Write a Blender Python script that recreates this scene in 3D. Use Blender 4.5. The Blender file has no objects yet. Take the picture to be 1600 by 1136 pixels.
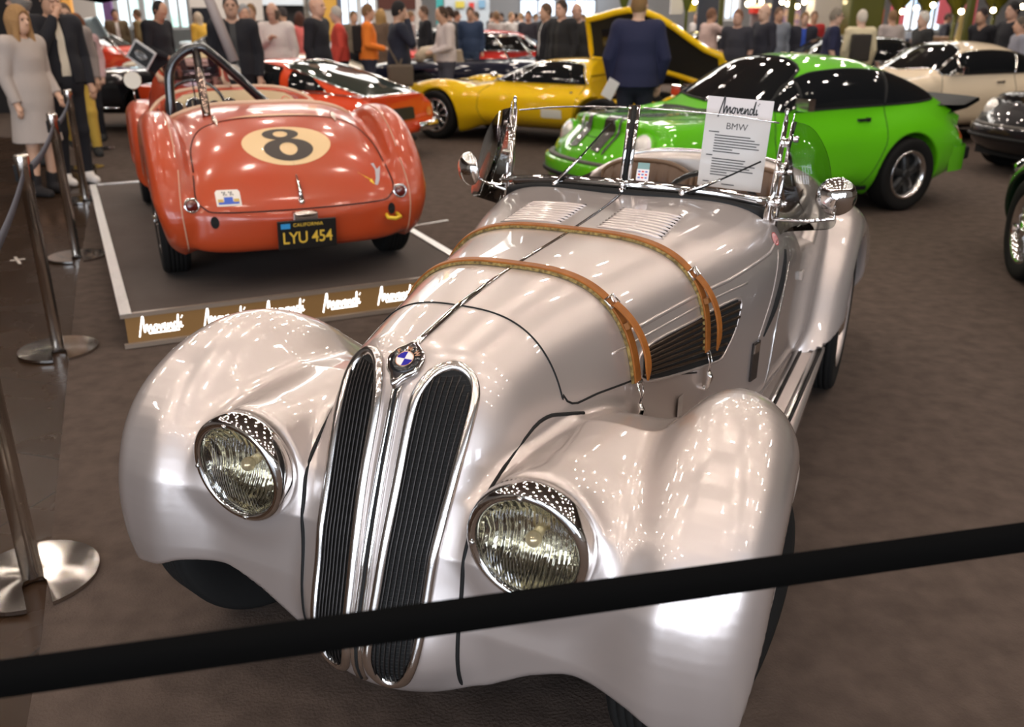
import bpy, bmesh, math, random
import numpy as np
from math import sin, cos, pi, radians, sqrt, atan2
from mathutils import Vector, Matrix
from mathutils.bvhtree import BVHTree

random.seed(7)
SC = bpy.context.scene
COL = SC.collection

# ------------------------------------------------------------------ camera
FPX, PITCH, ROLL, EYE = 1382.9, radians(21.35), radians(0.23), 1.60
cam_data = bpy.data.cameras.new('camera')
cam = bpy.data.objects.new('camera', cam_data)
COL.objects.link(cam)
cam_data.sensor_width = 36.0
cam_data.lens = FPX / 1600 * 36
cam.location = (0, 0, EYE)
cam.matrix_world = Matrix.Translation((0, 0, EYE)) @ Matrix.Rotation(pi/2 - PITCH, 4, 'X') @ Matrix.Rotation(ROLL, 4, 'Z')
cam_data.clip_start = 0.05
cam_data.clip_end = 200
cam_data.dof.use_dof = True
cam_data.dof.focus_distance = 2.1
cam_data.dof.aperture_fstop = 3.6
SC.camera = cam

# ------------------------------------------------------------------ light and exposure
SC.view_settings.view_transform = 'Standard'
SC.view_settings.look = 'None'
SC.view_settings.exposure = 0.0
SC.view_settings.gamma = 1.0
SC.cycles.max_bounces = 8
SC.cycles.diffuse_bounces = 3
SC.cycles.glossy_bounces = 4
SC.cycles.transmission_bounces = 6
SC.cycles.transparent_max_bounces = 12
SC.cycles.sample_clamp_indirect = 4.0
SC.cycles.use_denoising = True
world = bpy.data.worlds.new('hall_air')
SC.world = world
world.use_nodes = True
world.node_tree.nodes['Background'].inputs[0].default_value = (0.80, 0.72, 0.66, 1)
world.node_tree.nodes['Background'].inputs[1].default_value = 0.25

# ------------------------------------------------------------------ camera geometry helpers (metres)
_F = np.array([0, cos(PITCH), -sin(PITCH)]); _U = np.array([0, sin(PITCH), cos(PITCH)]); _R = np.array([1., 0, 0])
_R2 = _R*cos(ROLL) + _U*sin(ROLL); _U2 = -_R*sin(ROLL) + _U*cos(ROLL)
_C = np.array([0, 0, EYE])
def ray(px, py): return _F + _R2*(px-800)/FPX - _U2*(py-568)/FPX
def atz(px, py, z=0.0):
    r = ray(px, py); return _C + r*(z-EYE)/r[2]
def aty(px, py, y):
    r = ray(px, py); return _C + r*y/r[1]
def proj(P):
    d = np.asarray(P, float) - _C; z = d @ _F
    return (800 + FPX*(d @ _R2)/z, 568 - FPX*(d @ _U2)/z)

# ------------------------------------------------------------------ materials
MATS = {}
def mat(name, color=(.5, .5, .5), rough=.5, metal=0., coat=0., coat_rough=.03, emit=None, estr=1., trans=0., ior=1.45,
        alpha=1., bump=None, noise=None, spec=.5, flake=0.):
    if name in MATS: return MATS[name]
    m = bpy.data.materials.new(name); m.use_nodes = True
    nt = m.node_tree; b = nt.nodes['Principled BSDF']; I = b.inputs
    I['Base Color'].default_value = (*color, 1); I['Roughness'].default_value = rough; I['Metallic'].default_value = metal
    I['Coat Weight'].default_value = coat; I['Coat Roughness'].default_value = coat_rough
    I['Transmission Weight'].default_value = trans; I['IOR'].default_value = ior; I['Alpha'].default_value = alpha
    I['Specular IOR Level'].default_value = spec
    if emit: I['Emission Color'].default_value = (*emit, 1); I['Emission Strength'].default_value = estr
    tc = None
    if bump or noise or flake:
        tc = nt.nodes.new('ShaderNodeTexCoord')
    if noise:                       # (scale, other colour, lo, hi, detail)
        n = nt.nodes.new('ShaderNodeTexNoise'); n.inputs['Scale'].default_value = noise[0]
        n.inputs['Detail'].default_value = noise[4] if len(noise) > 4 else 6
        r = nt.nodes.new('ShaderNodeValToRGB'); r.color_ramp.elements[0].position = noise[2]; r.color_ramp.elements[1].position = noise[3]
        r.color_ramp.elements[0].color = (*color, 1); r.color_ramp.elements[1].color = (*noise[1], 1)
        nt.links.new(tc.outputs['Object'], n.inputs['Vector']); nt.links.new(n.outputs['Fac'], r.inputs['Fac'])
        nt.links.new(r.outputs['Color'], I['Base Color'])
    if bump:                        # (scale, strength, distance)
        n = nt.nodes.new('ShaderNodeTexNoise'); n.inputs['Scale'].default_value = bump[0]; n.inputs['Detail'].default_value = 5
        bp = nt.nodes.new('ShaderNodeBump'); bp.inputs['Strength'].default_value = bump[1]; bp.inputs['Distance'].default_value = bump[2]
        nt.links.new(tc.outputs['Object'], n.inputs['Vector']); nt.links.new(n.outputs['Fac'], bp.inputs['Height'])
        nt.links.new(bp.outputs['Normal'], I['Normal'])
    MATS[name] = m
    return m

def silver(name='silver paint', color=(.62, .55, .52)):
    m = mat(name, color, rough=.34, metal=.72, coat=1., coat_rough=.02)
    return m

# ------------------------------------------------------------------ object helpers
def tag(o, label, cat, group=None, kind=None):
    if label: o['label'] = label
    if cat: o['category'] = cat
    if group: o['group'] = group
    if kind: o['kind'] = kind
    return o
def thing(name, label, cat, loc=(0, 0, 0), rz=0., group=None, scale=1.):
    o = bpy.data.objects.new(name, None); COL.objects.link(o)
    o.location = tuple(float(v) for v in loc); o.rotation_euler = (0, 0, rz); o.empty_display_size = .1
    if scale != 1.: o.scale = (scale,)*3
    return tag(o, label, cat, group)
def obj(name, me, m=None, parent=None, label=None):
    o = bpy.data.objects.new(name, me); COL.objects.link(o)
    if m is not None:
        for x in (m if isinstance(m, (list, tuple)) else [m]): me.materials.append(x)
    if parent is not None: o.parent = parent
    if label: o['label'] = label
    return o
def copy_tree(o, parent=None):
    c = o.copy(); COL.objects.link(c)
    if parent is not None: c.parent = parent
    for ch in [x for x in list(COL.objects) if x.parent is o]: copy_tree(ch, c)
    return c

class MB:
    """collects shapes into one mesh"""
    def __init__(s): s.v = []; s.f = []; s.mi = []; s.sm = []
    def add(s, V, Fc, mi=0, smooth=True):
        n = len(s.v); s.v += [tuple(float(c) for c in v) for v in V]
        s.f += [tuple(i+n for i in f) for f in Fc]; s.mi += [mi]*len(Fc); s.sm += [smooth]*len(Fc); return s
    def box(s, c, d, rot=None, mi=0):
        V = [Vector(((i & 1)-.5, ((i >> 1) & 1)-.5, ((i >> 2) & 1)-.5)) for i in range(8)]
        V = [Vector((v.x*d[0], v.y*d[1], v.z*d[2])) for v in V]
        if rot is not None: V = [rot @ v for v in V]
        V = [v + Vector(c) for v in V]
        return s.add(V, [(0, 2, 3, 1), (4, 5, 7, 6), (0, 1, 5, 4), (2, 6, 7, 3), (0, 4, 6, 2), (1, 3, 7, 5)], mi, False)
    def tube(s, pts, r, n=10, mi=0, closed=False, caps=True, flat=None, up=None, twist=0.):
        """round (or elliptical: flat=(a,b)) tube along points; r number or list"""
        P = [Vector(tuple(float(c) for c in p)) for p in pts]; N = len(P)
        R = r if isinstance(r, (list, tuple)) else [r]*N
        T = []
        for i in range(N):
            a = P[(i-1) % N] if (closed or i > 0) else P[i]; b = P[(i+1) % N] if (closed or i < N-1) else P[i]
            t = (b-a); T.append(t.normalized() if t.length > 1e-9 else Vector((0, 0, 1)))
        V = []; ref = Vector(up) if up is not None else None
        u = None
        for i in range(N):
            t = T[i]
            if ref is not None: rr = ref(i) if callable(ref) else ref; u = rr - t*rr.dot(t)
            elif u is None:
                a = Vector((0, 0, 1)) if abs(t.z) < .9 else Vector((1, 0, 0)); u = a - t*a.dot(t)
            else: u = u - t*u.dot(t)
            if u.length < 1e-6: u = t.orthogonal()
            u.normalize(); w = t.cross(u)
            fa, fb = flat if flat else (1, 1)
            for k in range(n):
                a = 2*pi*k/n + twist; V.append(P[i] + (u*cos(a)*fa + w*sin(a)*fb)*R[i])
        Fc = []
        for i in range(N if closed else N-1):
            for k in range(n):
                a = i*n+k; b = i*n+(k+1) % n; j = (i+1) % N
                Fc.append((a, b, j*n+(k+1) % n, j*n+k))
        if caps and not closed:
            Fc.append(tuple(range(n))[::-1]); Fc.append(tuple((N-1)*n+k for k in range(n)))
        return s.add(V, Fc, mi)
    def ribbon(s, pts, nrm, w, t, mi=0, closed=False):
        """flat strap: pts centre line, nrm list of normals, w width, t thickness (w may be list)"""
        P = [Vector(tuple(p)) for p in pts]; N = len(P); V = []
        W = w if isinstance(w, (list, tuple)) else [w]*N
        for i in range(N):
            a = P[max(i-1, 0)]; b = P[min(i+1, N-1)]; tt = (b-a).normalized()
            n = Vector(tuple(nrm[i])); n = (n - tt*n.dot(tt)).normalized(); sd = tt.cross(n)
            h = W[i]/2; c = min(t*.35, h*.3)
            for (q, e) in ((-h, 0), (-h, t-c), (-h+c, t), (h-c, t), (h, t-c), (h, 0)): V.append(P[i] + sd*q + n*e)
        Fc = []
        for i in range(N-1):
            for k in range(6): a = i*6+k; b = i*6+(k+1) % 6; Fc.append((a, a+6, b+6, b))
        Fc.append(tuple(range(6))); Fc.append(tuple((N-1)*6+k for k in range(6))[::-1])
        return s.add(V, Fc, mi, False)
    def lathe(s, prof, c=(0, 0, 0), axis='z', n=32, mi=0, M=None, smooth=True, arc=None):
        """prof [(r, h)] revolved"""
        V = []; a0, a1 = arc if arc else (0, 2*pi)
        nn = n if not arc else n+1
        for (r, h) in prof:
            for k in range(nn):
                a = a0 + (a1-a0)*k/n
                if axis == 'z': p = Vector((r*cos(a), r*sin(a), h))
                elif axis == 'y': p = Vector((r*cos(a), h, -r*sin(a)))
                else: p = Vector((h, r*cos(a), r*sin(a)))
                if M is not None: p = M @ p
                V.append(p + Vector(c))
        Fc = []
        for i in range(len(prof)-1):
            for k in range(n):
                k2 = (k+1) % nn if not arc else k+1
                Fc.append((i*nn+k, i*nn+k2, (i+1)*nn+k2, (i+1)*nn+k))
        return s.add(V, Fc, mi, smooth)
    def sphere(s, c, r, n=16, mi=0, sc=(1, 1, 1), M=None):
        m_ = n//2; prof = []
        V = []; Fc = []
        for i in range(m_+1):
            a = pi*i/m_
            for k in range(n):
                b = 2*pi*k/n
                p = Vector((sin(a)*cos(b)*r*sc[0], sin(a)*sin(b)*r*sc[1], cos(a)*r*sc[2]))
                if M is not None: p = M @ p
                V.append(p + Vector(c))
        for i in range(m_):
            for k in range(n): Fc.append((i*n+k, (i+1)*n+k, (i+1)*n+(k+1) % n, i*n+(k+1) % n))
        return s.add(V, Fc, mi)
    def grid(s, G, mi=0, closed_u=False, closed_v=False, flip=False):
        """G: list of rows of points"""
        nu = len(G); nv = len(G[0]); V = [p for row in G for p in row]; Fc = []
        for i in range(nu if closed_u else nu-1):
            for j in range(nv if closed_v else nv-1):
                a = i*nv+j; b = i*nv+(j+1) % nv; c = ((i+1) % nu)*nv+(j+1) % nv; d = ((i+1) % nu)*nv+j
                Fc.append((a, d, c, b) if flip else (a, b, c, d))
        return s.add(V, Fc, mi)
    def prism(s, outline, vec, mi=0, smooth=False):
        """closed outline (3d points) extruded along vec"""
        n = len(outline); P = [Vector(tuple(p)) for p in outline]; v = Vector(vec)
        V = P + [p+v for p in P]
        Fc = [tuple(range(n))[::-1], tuple(n+k for k in range(n))] + [(k, (k+1) % n, n+(k+1) % n, n+k) for k in range(n)]
        return s.add(V, Fc, mi, smooth)
    def mesh(s, name='m', M=None, weld=False):
        me = bpy.data.meshes.new(name)
        V = s.v if M is None else [tuple(M @ Vector(v)) for v in s.v]
        me.from_pydata(V, [], s.f)
        me.polygons.foreach_set('material_index', s.mi); me.polygons.foreach_set('use_smooth', s.sm)
        me.update()
        bm = bmesh.new(); bm.from_mesh(me)
        if weld: bmesh.ops.remove_doubles(bm, verts=bm.verts, dist=1e-5)
        bmesh.ops.recalc_face_normals(bm, faces=bm.faces); bm.to_mesh(me); bm.free()
        return me
    def build(s, name, m, parent=None, label=None, M=None, bevel=0., subsurf=0, weld=False):
        o = obj(name, s.mesh(name, M, weld or subsurf > 0), m, parent, label)
        if bevel:
            b = o.modifiers.new('bevel', 'BEVEL'); b.width = bevel; b.segments = 2; b.limit_method = 'ANGLE'; b.angle_limit = radians(40)
        if subsurf:
            b = o.modifiers.new('sub', 'SUBSURF'); b.levels = subsurf; b.render_levels = subsurf
        return o

def crom(pts, n=8, closed=False):
    """Catmull-Rom through points"""
    P = [np.array(p, float) for p in pts]; N = len(P); out = []
    rng = range(N) if closed else range(N-1)
    for i in rng:
        p1 = P[i]; p2 = P[(i+1) % N]
        p0 = P[(i-1) % N] if (closed or i > 0) else 2*p1-p2
        p3 = P[(i+2) % N] if (closed or i+2 < N) else 2*p2-p1
        for k in range(n):
            t = k/n; out.append(.5*((2*p1)+(-p0+p2)*t+(2*p0-5*p1+4*p2-p3)*t*t+(-p0+3*p1-3*p2+p3)*t**3))
    if not closed: out.append(P[-1])
    return out
def resample(pts, step):
    P = [np.array(p, float) for p in pts]; d = [0.]
    for a, b in zip(P[:-1], P[1:]): d.append(d[-1]+np.linalg.norm(b-a))
    n = max(2, int(d[-1]/step)+1); t = np.linspace(0, d[-1], n); P = np.array(P)
    return [np.array([np.interp(x, d, P[:, k]) for k in range(P.shape[1])]) for x in t]

# ------------------------------------------------------------------ signed-field modelling
def smin(a, b, k):
    h = np.clip(.5+.5*(b-a)/k, 0, 1); return b+(a-b)*h - k*h*(1-h)
def smax(a, b, k): return -smin(-a, -b, k)
def pch(x, xs, ys):
    """smooth monotone interpolation, flat outside"""
    xs = np.asarray(xs, float); ys = np.asarray(ys, float); h = np.diff(xs); d = np.diff(ys)/h
    m = np.zeros(len(xs)); m[0] = d[0]; m[-1] = d[-1]
    for i in range(1, len(xs)-1):
        if d[i-1]*d[i] > 0:
            w1 = 2*h[i]+h[i-1]; w2 = h[i]+2*h[i-1]; m[i] = (w1+w2)/(w1/d[i-1]+w2/d[i])
    xc = np.clip(x, xs[0], xs[-1]); i = np.clip(np.searchsorted(xs, xc)-1, 0, len(xs)-2)
    t = (xc-xs[i])/h[i]; t2 = t*t; t3 = t2*t
    return (2*t3-3*t2+1)*ys[i]+(t3-2*t2+t)*h[i]*m[i]+(-2*t3+3*t2)*ys[i+1]+(t3-t2)*h[i]*m[i+1]
def polysd(x, z, pts):
    """signed distance to a closed polygon, negative inside"""
    x, z = np.broadcast_arrays(x, z); d = np.full(x.shape, 1e9); ins = np.zeros(x.shape, bool); n = len(pts)
    for i in range(n):
        ax, az = pts[i]; bx, bz = pts[(i+1) % n]; ex, ez = bx-ax, bz-az; L = ex*ex+ez*ez
        if L < 1e-12: continue
        t = np.clip(((x-ax)*ex+(z-az)*ez)/L, 0, 1)
        d = np.minimum(d, (x-ax-ex*t)**2+(z-az-ez*t)**2)
        if az != bz:
            c = ((az > z) != (bz > z)) & (x < (bx-ax)*(z-az)/(bz-az)+ax); ins ^= c
    d = np.sqrt(d); return np.where(ins, -d, d)
def rext(sd, q, r):
    """rounded extrusion of a 2d distance by |q| (already minus half width)"""
    a = sd+r; b = q+r
    return np.minimum(np.maximum(a, b), 0)+np.sqrt(np.maximum(a, 0)**2+np.maximum(b, 0)**2)-r
def sellip(y, z, w, zt, zb, zc, nt=2.5, nb=4.):
    zt, zb, zc, w = [np.asarray(a) for a in (zt, zb, zc, w)]
    w = np.maximum(w, 1e-3)
    up = np.maximum((z-zc)/np.maximum(zt-zc, 1e-3), 0); dn = np.maximum((zc-z)/np.maximum(zc-zb, 1e-3), 0)
    a = np.abs(y)/w+1e-6
    fu = (a**nt+up**nt)**(1/nt); fd = (a**nb+dn**nb)**(1/nb)
    f = np.where(z >= zc, fu, fd)-1
    return f*np.minimum(w, (zt-zb)/2)
def surfnet(field, lo, hi, h, mirror=True):
    """surface nets on a regular grid; field broadcasts; projected on the isosurface, with exact normals"""
    lo = list(lo)
    if mirror: lo[1] = -h
    ax = [np.arange(lo[k], hi[k]+h, h) for k in range(3)]
    X, Y, Z = ax[0][:, None, None], ax[1][None, :, None], ax[2][None, None, :]
    Fv = np.broadcast_to(field(X, Y, Z), (len(ax[0]), len(ax[1]), len(ax[2]))).astype(np.float32)
    Sg = Fv < 0
    nx, ny, nz = Sg.shape
    cnt = np.zeros((nx-1, ny-1, nz-1), np.int8)
    for i in (0, 1):
        for j in (0, 1):
            for k in (0, 1): cnt += Sg[i:nx-1+i, j:ny-1+j, k:nz-1+k]
    act = (cnt > 0) & (cnt < 8)
    idx = np.full(act.shape, -1, np.int64); cells = np.argwhere(act); idx[act] = np.arange(len(cells))
    acc = np.zeros((len(cells), 3)); num = np.zeros(len(cells)); c = cells
    cor = [(i, j, k) for i in (0, 1) for j in (0, 1) for k in (0, 1)]
    for a in cor:
        for d in range(3):
            if a[d]: continue
            b = list(a); b[d] = 1
            fa = Fv[c[:, 0]+a[0], c[:, 1]+a[1], c[:, 2]+a[2]]; fb = Fv[c[:, 0]+b[0], c[:, 1]+b[1], c[:, 2]+b[2]]
            s = (fa < 0) != (fb < 0); t = np.where(s, fa/np.where(s, fa-fb, 1), 0)
            p = np.array(a, float)[None, :].repeat(len(c), 0); p[:, d] += t
            acc[s] += p[s]; num[s] += 1
    P = (c+acc/num[:, None])*h+np.array(lo)[None, :]
    mid = c[:, 1] == 0
    if mirror: P[mid, 1] = 0
    quads = []
    for d in range(3):
        e = [(d+1) % 3, (d+2) % 3]
        s0 = [slice(None)]*3; s1 = [slice(None)]*3; s0[d] = slice(0, -1); s1[d] = slice(1, None)
        ch = Sg[tuple(s0)] != Sg[tuple(s1)]; E = np.argwhere(ch)
        ok = (E[:, e[0]] > 0) & (E[:, e[1]] > 0) & (E[:, e[0]] < act.shape[e[0]]) & (E[:, e[1]] < act.shape[e[1]]) & (E[:, d] < act.shape[d])
        E = E[ok]; ins = Sg[E[:, 0], E[:, 1], E[:, 2]]
        def cid(o0, o1):
            q = E.copy(); q[:, e[0]] -= o0; q[:, e[1]] -= o1; return idx[q[:, 0], q[:, 1], q[:, 2]]
        q = np.stack([cid(1, 1), cid(0, 1), cid(0, 0), cid(1, 0)], 1)
        q[~ins] = q[~ins][:, ::-1]; quads.append(q)
    Q = np.concatenate(quads); Q = Q[(Q >= 0).all(1)]
    fv = lambda p: field(p[:, 0], p[:, 1], p[:, 2])
    def grad(p, e=1e-3):
        g = np.zeros_like(p)
        for d in range(3):
            a = p.copy(); a[:, d] += e; b = p.copy(); b[:, d] -= e; g[:, d] = (fv(a)-fv(b))/(2*e)
        return g
    P0 = P.copy()
    for _ in range(3):
        g = grad(P); st = -(fv(P)/np.maximum((g*g).sum(1), .05))[:, None]*g
        L = np.linalg.norm(st, axis=1, keepdims=True); st *= np.minimum(1, h*.5/np.maximum(L, 1e-9)); P = P+st
    if mirror: P[mid, 1] = 0
    dd = P-P0; L = np.linalg.norm(dd, axis=1, keepdims=True); P = P0+dd*np.minimum(1, 1.2*h/np.maximum(L, 1e-9))
    Nn = grad(P, 2.5e-3); Nn /= np.maximum(np.linalg.norm(Nn, axis=1, keepdims=True), 1e-9)
    if mirror:
        Nn[mid, 1] = 0; Q = Q[~mid[Q].all(1)]
        n0 = len(P); P2 = P*[1, -1, 1]; N2 = Nn*[1, -1, 1]
        mp = np.arange(n0)+n0; mp = np.where(mid, np.arange(n0), mp)
        P = np.concatenate([P, P2]); Nn = np.concatenate([Nn, N2]); Q = np.concatenate([Q, mp[Q][:, ::-1]])
    return P, Nn, Q
def fieldmesh(name, P, Nn, Q, keep=None):
    """mesh from arrays with given normals; keep = boolean per quad"""
    if keep is not None: Q = Q[keep]
    used = np.unique(Q); mp = np.full(len(P), -1); mp[used] = np.arange(len(used))
    P = P[used]; Nn = Nn[used]; Q = mp[Q]
    me = bpy.data.meshes.new(name); me.from_pydata(P.tolist(), [], Q.tolist())
    me.polygons.foreach_set('use_smooth', [True]*len(me.polygons)); me.update()
    me.normals_split_custom_set_from_vertices(Nn.tolist())
    return me
def bvh_of(P, Q): return BVHTree.FromPolygons([tuple(p) for p in P.tolist()], Q.tolist())

class Drape:
    """lays flat outlines, lines and points on a surface; local frame"""
    def __init__(s, bvh): s.b = bvh
    def hit(s, o, d, dist=10.):
        r = s.b.ray_cast(Vector(o), Vector(d), dist)
        return (r[0], r[1]) if r[0] is not None else None
    def pt(s, a, b, side, off=0.):
        """side: 'L' +y looking -y (a=x,b=z); 'R'; 'T' top (a=x,b=y); 'F' front +x (a=y,b=z); 'B' back"""
        o, d = {'L': ((a, 3, b), (0, -1, 0)), 'R': ((a, -3, b), (0, 1, 0)), 'T': ((a, b, 3), (0, 0, -1)),
                'l': ((a, 0, b), (0, 1, 0)), 'r': ((a, 0, b), (0, -1, 0)),
                'F': ((6, a, b), (-1, 0, 0)), 'B': ((-6, a, b), (1, 0, 0))}[side]
        h = s.hit(o, d)
        if h is None: return None
        p, n = h
        if (n.dot(Vector(d)) > 0) != (side in 'lr'): n = -n
        return p+n*off, n
    def line(s, pts, side, off=0., step=.02):
        out = []
        for q in resample(pts, step):
            h = s.pt(q[0], q[1], side, off)
            if h: out.append(h)
        return out
    def seam(s, mb, pts, side, r=.003, off=0., step=.02, mi=0, n=6):
        L = s.line(pts, side, off, step)
        if len(L) > 1: mb.tube([p for p, _ in L], r, n=n, mi=mi)
        return L
    def panel(s, mb, outline, side, off=.003, step=.03, mi=0, thick=0.):
        """filled outline laid on the surface"""
        ol = [np.array(p, float) for p in outline]; per = sum(np.linalg.norm(a-b) for a, b in zip(ol, ol[1:]+ol[:1]))
        out = resample(ol+[ol[0]], step)[:-1] if per/step > 16 else ol
        bm = bmesh.new()
        vs = [bm.verts.new((p[0], p[1], 0)) for p in out]
        es = [bm.edges.new((vs[i], vs[(i+1) % len(vs)])) for i in range(len(vs))]
        bmesh.ops.triangle_fill(bm, edges=es, use_beauty=True)
        xs = [p[0] for p in out]; ys = [p[1] for p in out]
        for k, (a, b) in enumerate(((min(xs), max(xs)), (min(ys), max(ys)))):
            nn = int((b-a)/step)
            for i in range(1, nn+1):
                co = [0, 0, 0]; no = [0, 0, 0]; co[k] = a+(b-a)*i/(nn+1); no[k] = 1
                bmesh.ops.bisect_plane(bm, geom=bm.verts[:]+bm.edges[:]+bm.faces[:], plane_co=co, plane_no=no)
        V = []; ok = {}
        for v in bm.verts:
            h = s.pt(v.co.x, v.co.y, side, off); ok[v.index] = None
        bm.verts.ensure_lookup_table(); bm.verts.index_update()
        idx = {}
        for v in bm.verts:
            h = s.pt(v.co.x, v.co.y, side, off)
            if h: idx[v.index] = len(V); V.append(h[0])
        Fc = [tuple(idx[v.index] for v in f.verts) for f in bm.faces if all(v.index in idx for v in f.verts)]
        bm.free(); mb.add(V, Fc, mi, True)

FONTC = {}
def text_mesh(body, size=1., depth=0., shear=0., align='CENTER', offset=0., space=1.):
    cu = bpy.data.curves.new('t', 'FONT'); cu.body = body; cu.size = size; cu.extrude = depth; cu.shear = shear
    cu.align_x = align; cu.align_y = 'CENTER'; cu.offset = offset; cu.space_character = space
    o = bpy.data.objects.new('t', cu); COL.objects.link(o)
    dg = bpy.context.evaluated_depsgraph_get(); me = bpy.data.meshes.new_from_object(o.evaluated_get(dg))
    bpy.data.objects.remove(o); bpy.data.curves.remove(cu)
    return me
def add_text(mb, body, M, size=1., mi=0, **k):
    me = text_mesh(body, size, **k)
    mb.add([M @ v.co for v in me.vertices], [tuple(p.vertices) for p in me.polygons], mi, False)
    bpy.data.meshes.remove(me)

# ---- the hall's own light: rows of small spot lamps, a daylight front behind the visitor; plus an added far fill
def area(name, loc, size, energy, color, target=(0, 4, 0)):
    l = bpy.data.lights.new(name, 'AREA'); l.shape = 'RECTANGLE'; l.size, l.size_y = size; l.energy = energy; l.color = color
    o = bpy.data.objects.new(name, l); COL.objects.link(o); o.location = loc
    o.rotation_euler = (Vector(target)-Vector(loc)).to_track_quat('-Z', 'Y').to_euler(); return o
for k in range(6): area('daylight_front', (-8.2+2.9*k, -8.6, 2.4), (1.7, 3.8), 235, (.78, .87, 1.), (-8.2+2.9*k, 3, .8))
area('far_fill', (0, 27, 7.1), (26, 5), 3000, (1., .95, .88), (0, 27.01, 0))  # added fill panel that brightens the far walls, not a real skylight
M_BLK0 = mat('lamp housing', (.02, .02, .02), rough=.5)
lm = mat('lamp glow', (1, 1, 1), emit=(1., .87, .76), estr=190.)
lp = MB(); lp.lathe([(.123, -.001), (.0001, -.001)], n=12); lp.lathe([(.17, 0), (.19, .02), (.19, .14), (.0001, .16)], n=12, mi=1)
lp_me = lp.mesh('ceiling_spot')
rnd = random.Random(11)
for i in range(10):
    for j in range(12):
        o = bpy.data.objects.new('ceiling_spot', lp_me); COL.objects.link(o)
        if not lp_me.materials: lp_me.materials.append(lm); lp_me.materials.append(M_BLK0)
        o.location = (-10.5+2.35*i+rnd.uniform(-.4, .4), -5.5+2.6*j+rnd.uniform(-.4, .4), 7.04)
        tag(o, 'round ceiling spot lamp high above the parked cars', 'lamp', 'ceiling spot lamps over the hall')

# handwritten word used on the printed boards and the light boxes: strokes in a 0..5.2 by -0.6..2.2 frame
SCRIPT = [
 [(0, -.5), (.18, .3), (.42, 1.3), (.62, 2.1), (.66, 1.5), (.62, .6), (.66, .0), (.80, .5), (.98, .95), (1.05, .5), (1.06, .05), (1.22, .5), (1.42, .85), (1.46, .4), (1.50, .06)],
 [(1.50, .06), (1.72, .45), (1.95, .82), (2.10, .55), (1.98, .10), (1.78, .12), (1.72, .45), (1.90, .80), (2.22, .70)],
 [(2.22, .70), (2.36, .70), (2.44, .10), (2.60, .40), (2.72, .82)],
 [(2.72, .82), (2.84, .42), (3.04, .62), (3.00, .84), (2.84, .62), (2.90, .16), (3.16, .16), (3.34, .55)],
 [(3.34, .80), (3.36, .10), (3.50, .50), (3.68, .80), (3.74, .45), (3.76, .10), (3.92, .20)],
 [(4.34, .70), (4.12, .84), (3.98, .50), (4.06, .12), (4.28, .22), (4.44, .90), (4.58, 1.75), (4.50, .8), (4.50, .10), (4.66, .25)],
 [(4.80, .80), (4.80, .12), (5.0, .30)], [(4.90, 1.25), (4.93, 1.34)], [(5.02, 1.45), (5.06, 1.54)]]
def script_word(mb, M, width, r, mi=0, flat=.35):
    """handwritten word centred on M, lying in its xy plane"""
    k = width/5.2
    for st in SCRIPT:
        P = [M @ Vector(((p[0]-2.6)*k, (p[1]-.6)*k, r*.3)) for p in (crom([(a, b) for a, b in st], 4) if len(st) > 2 else [np.array(q) for q in st])]
        up = (M.to_3x3() @ Vector((0, 0, 1)))
        mb.tube(P, r, n=6, mi=mi, up=tuple(up), flat=(flat, 1))

# ================================================================== silver roadster (nose towards the camera)
HX, HY, HYAW = -0.46128, 1.23455, radians(25.47256)
# local frame: +x forward (towards camera), +y to the image right, z up; s = -x is the distance back from the datum
hero_rz = -HYAW - pi/2
class Fr:
    def __init__(s, x0, y0, yaw):
        s.o = np.array([x0, y0, 0.]); s.M = np.array([[-sin(yaw), -cos(yaw), 0], [cos(yaw), -sin(yaw), 0], [0, 0, 1.]])
    def l(s, W): return s.M @ (np.asarray(W)-s.o)
    def w(s, P): return s.o + np.asarray(P) @ s.M
    def plane(s, px, py, ax, val):
        r = s.M @ ray(px, py); c = s.l(_C); return c + r*(val-c[ax])/r[ax]
    def pj(s, P): return proj(s.w(P))
HF = Fr(HX, HY, HYAW)
hero_rz = atan2(HF.M[0][1], HF.M[0][0])

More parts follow.
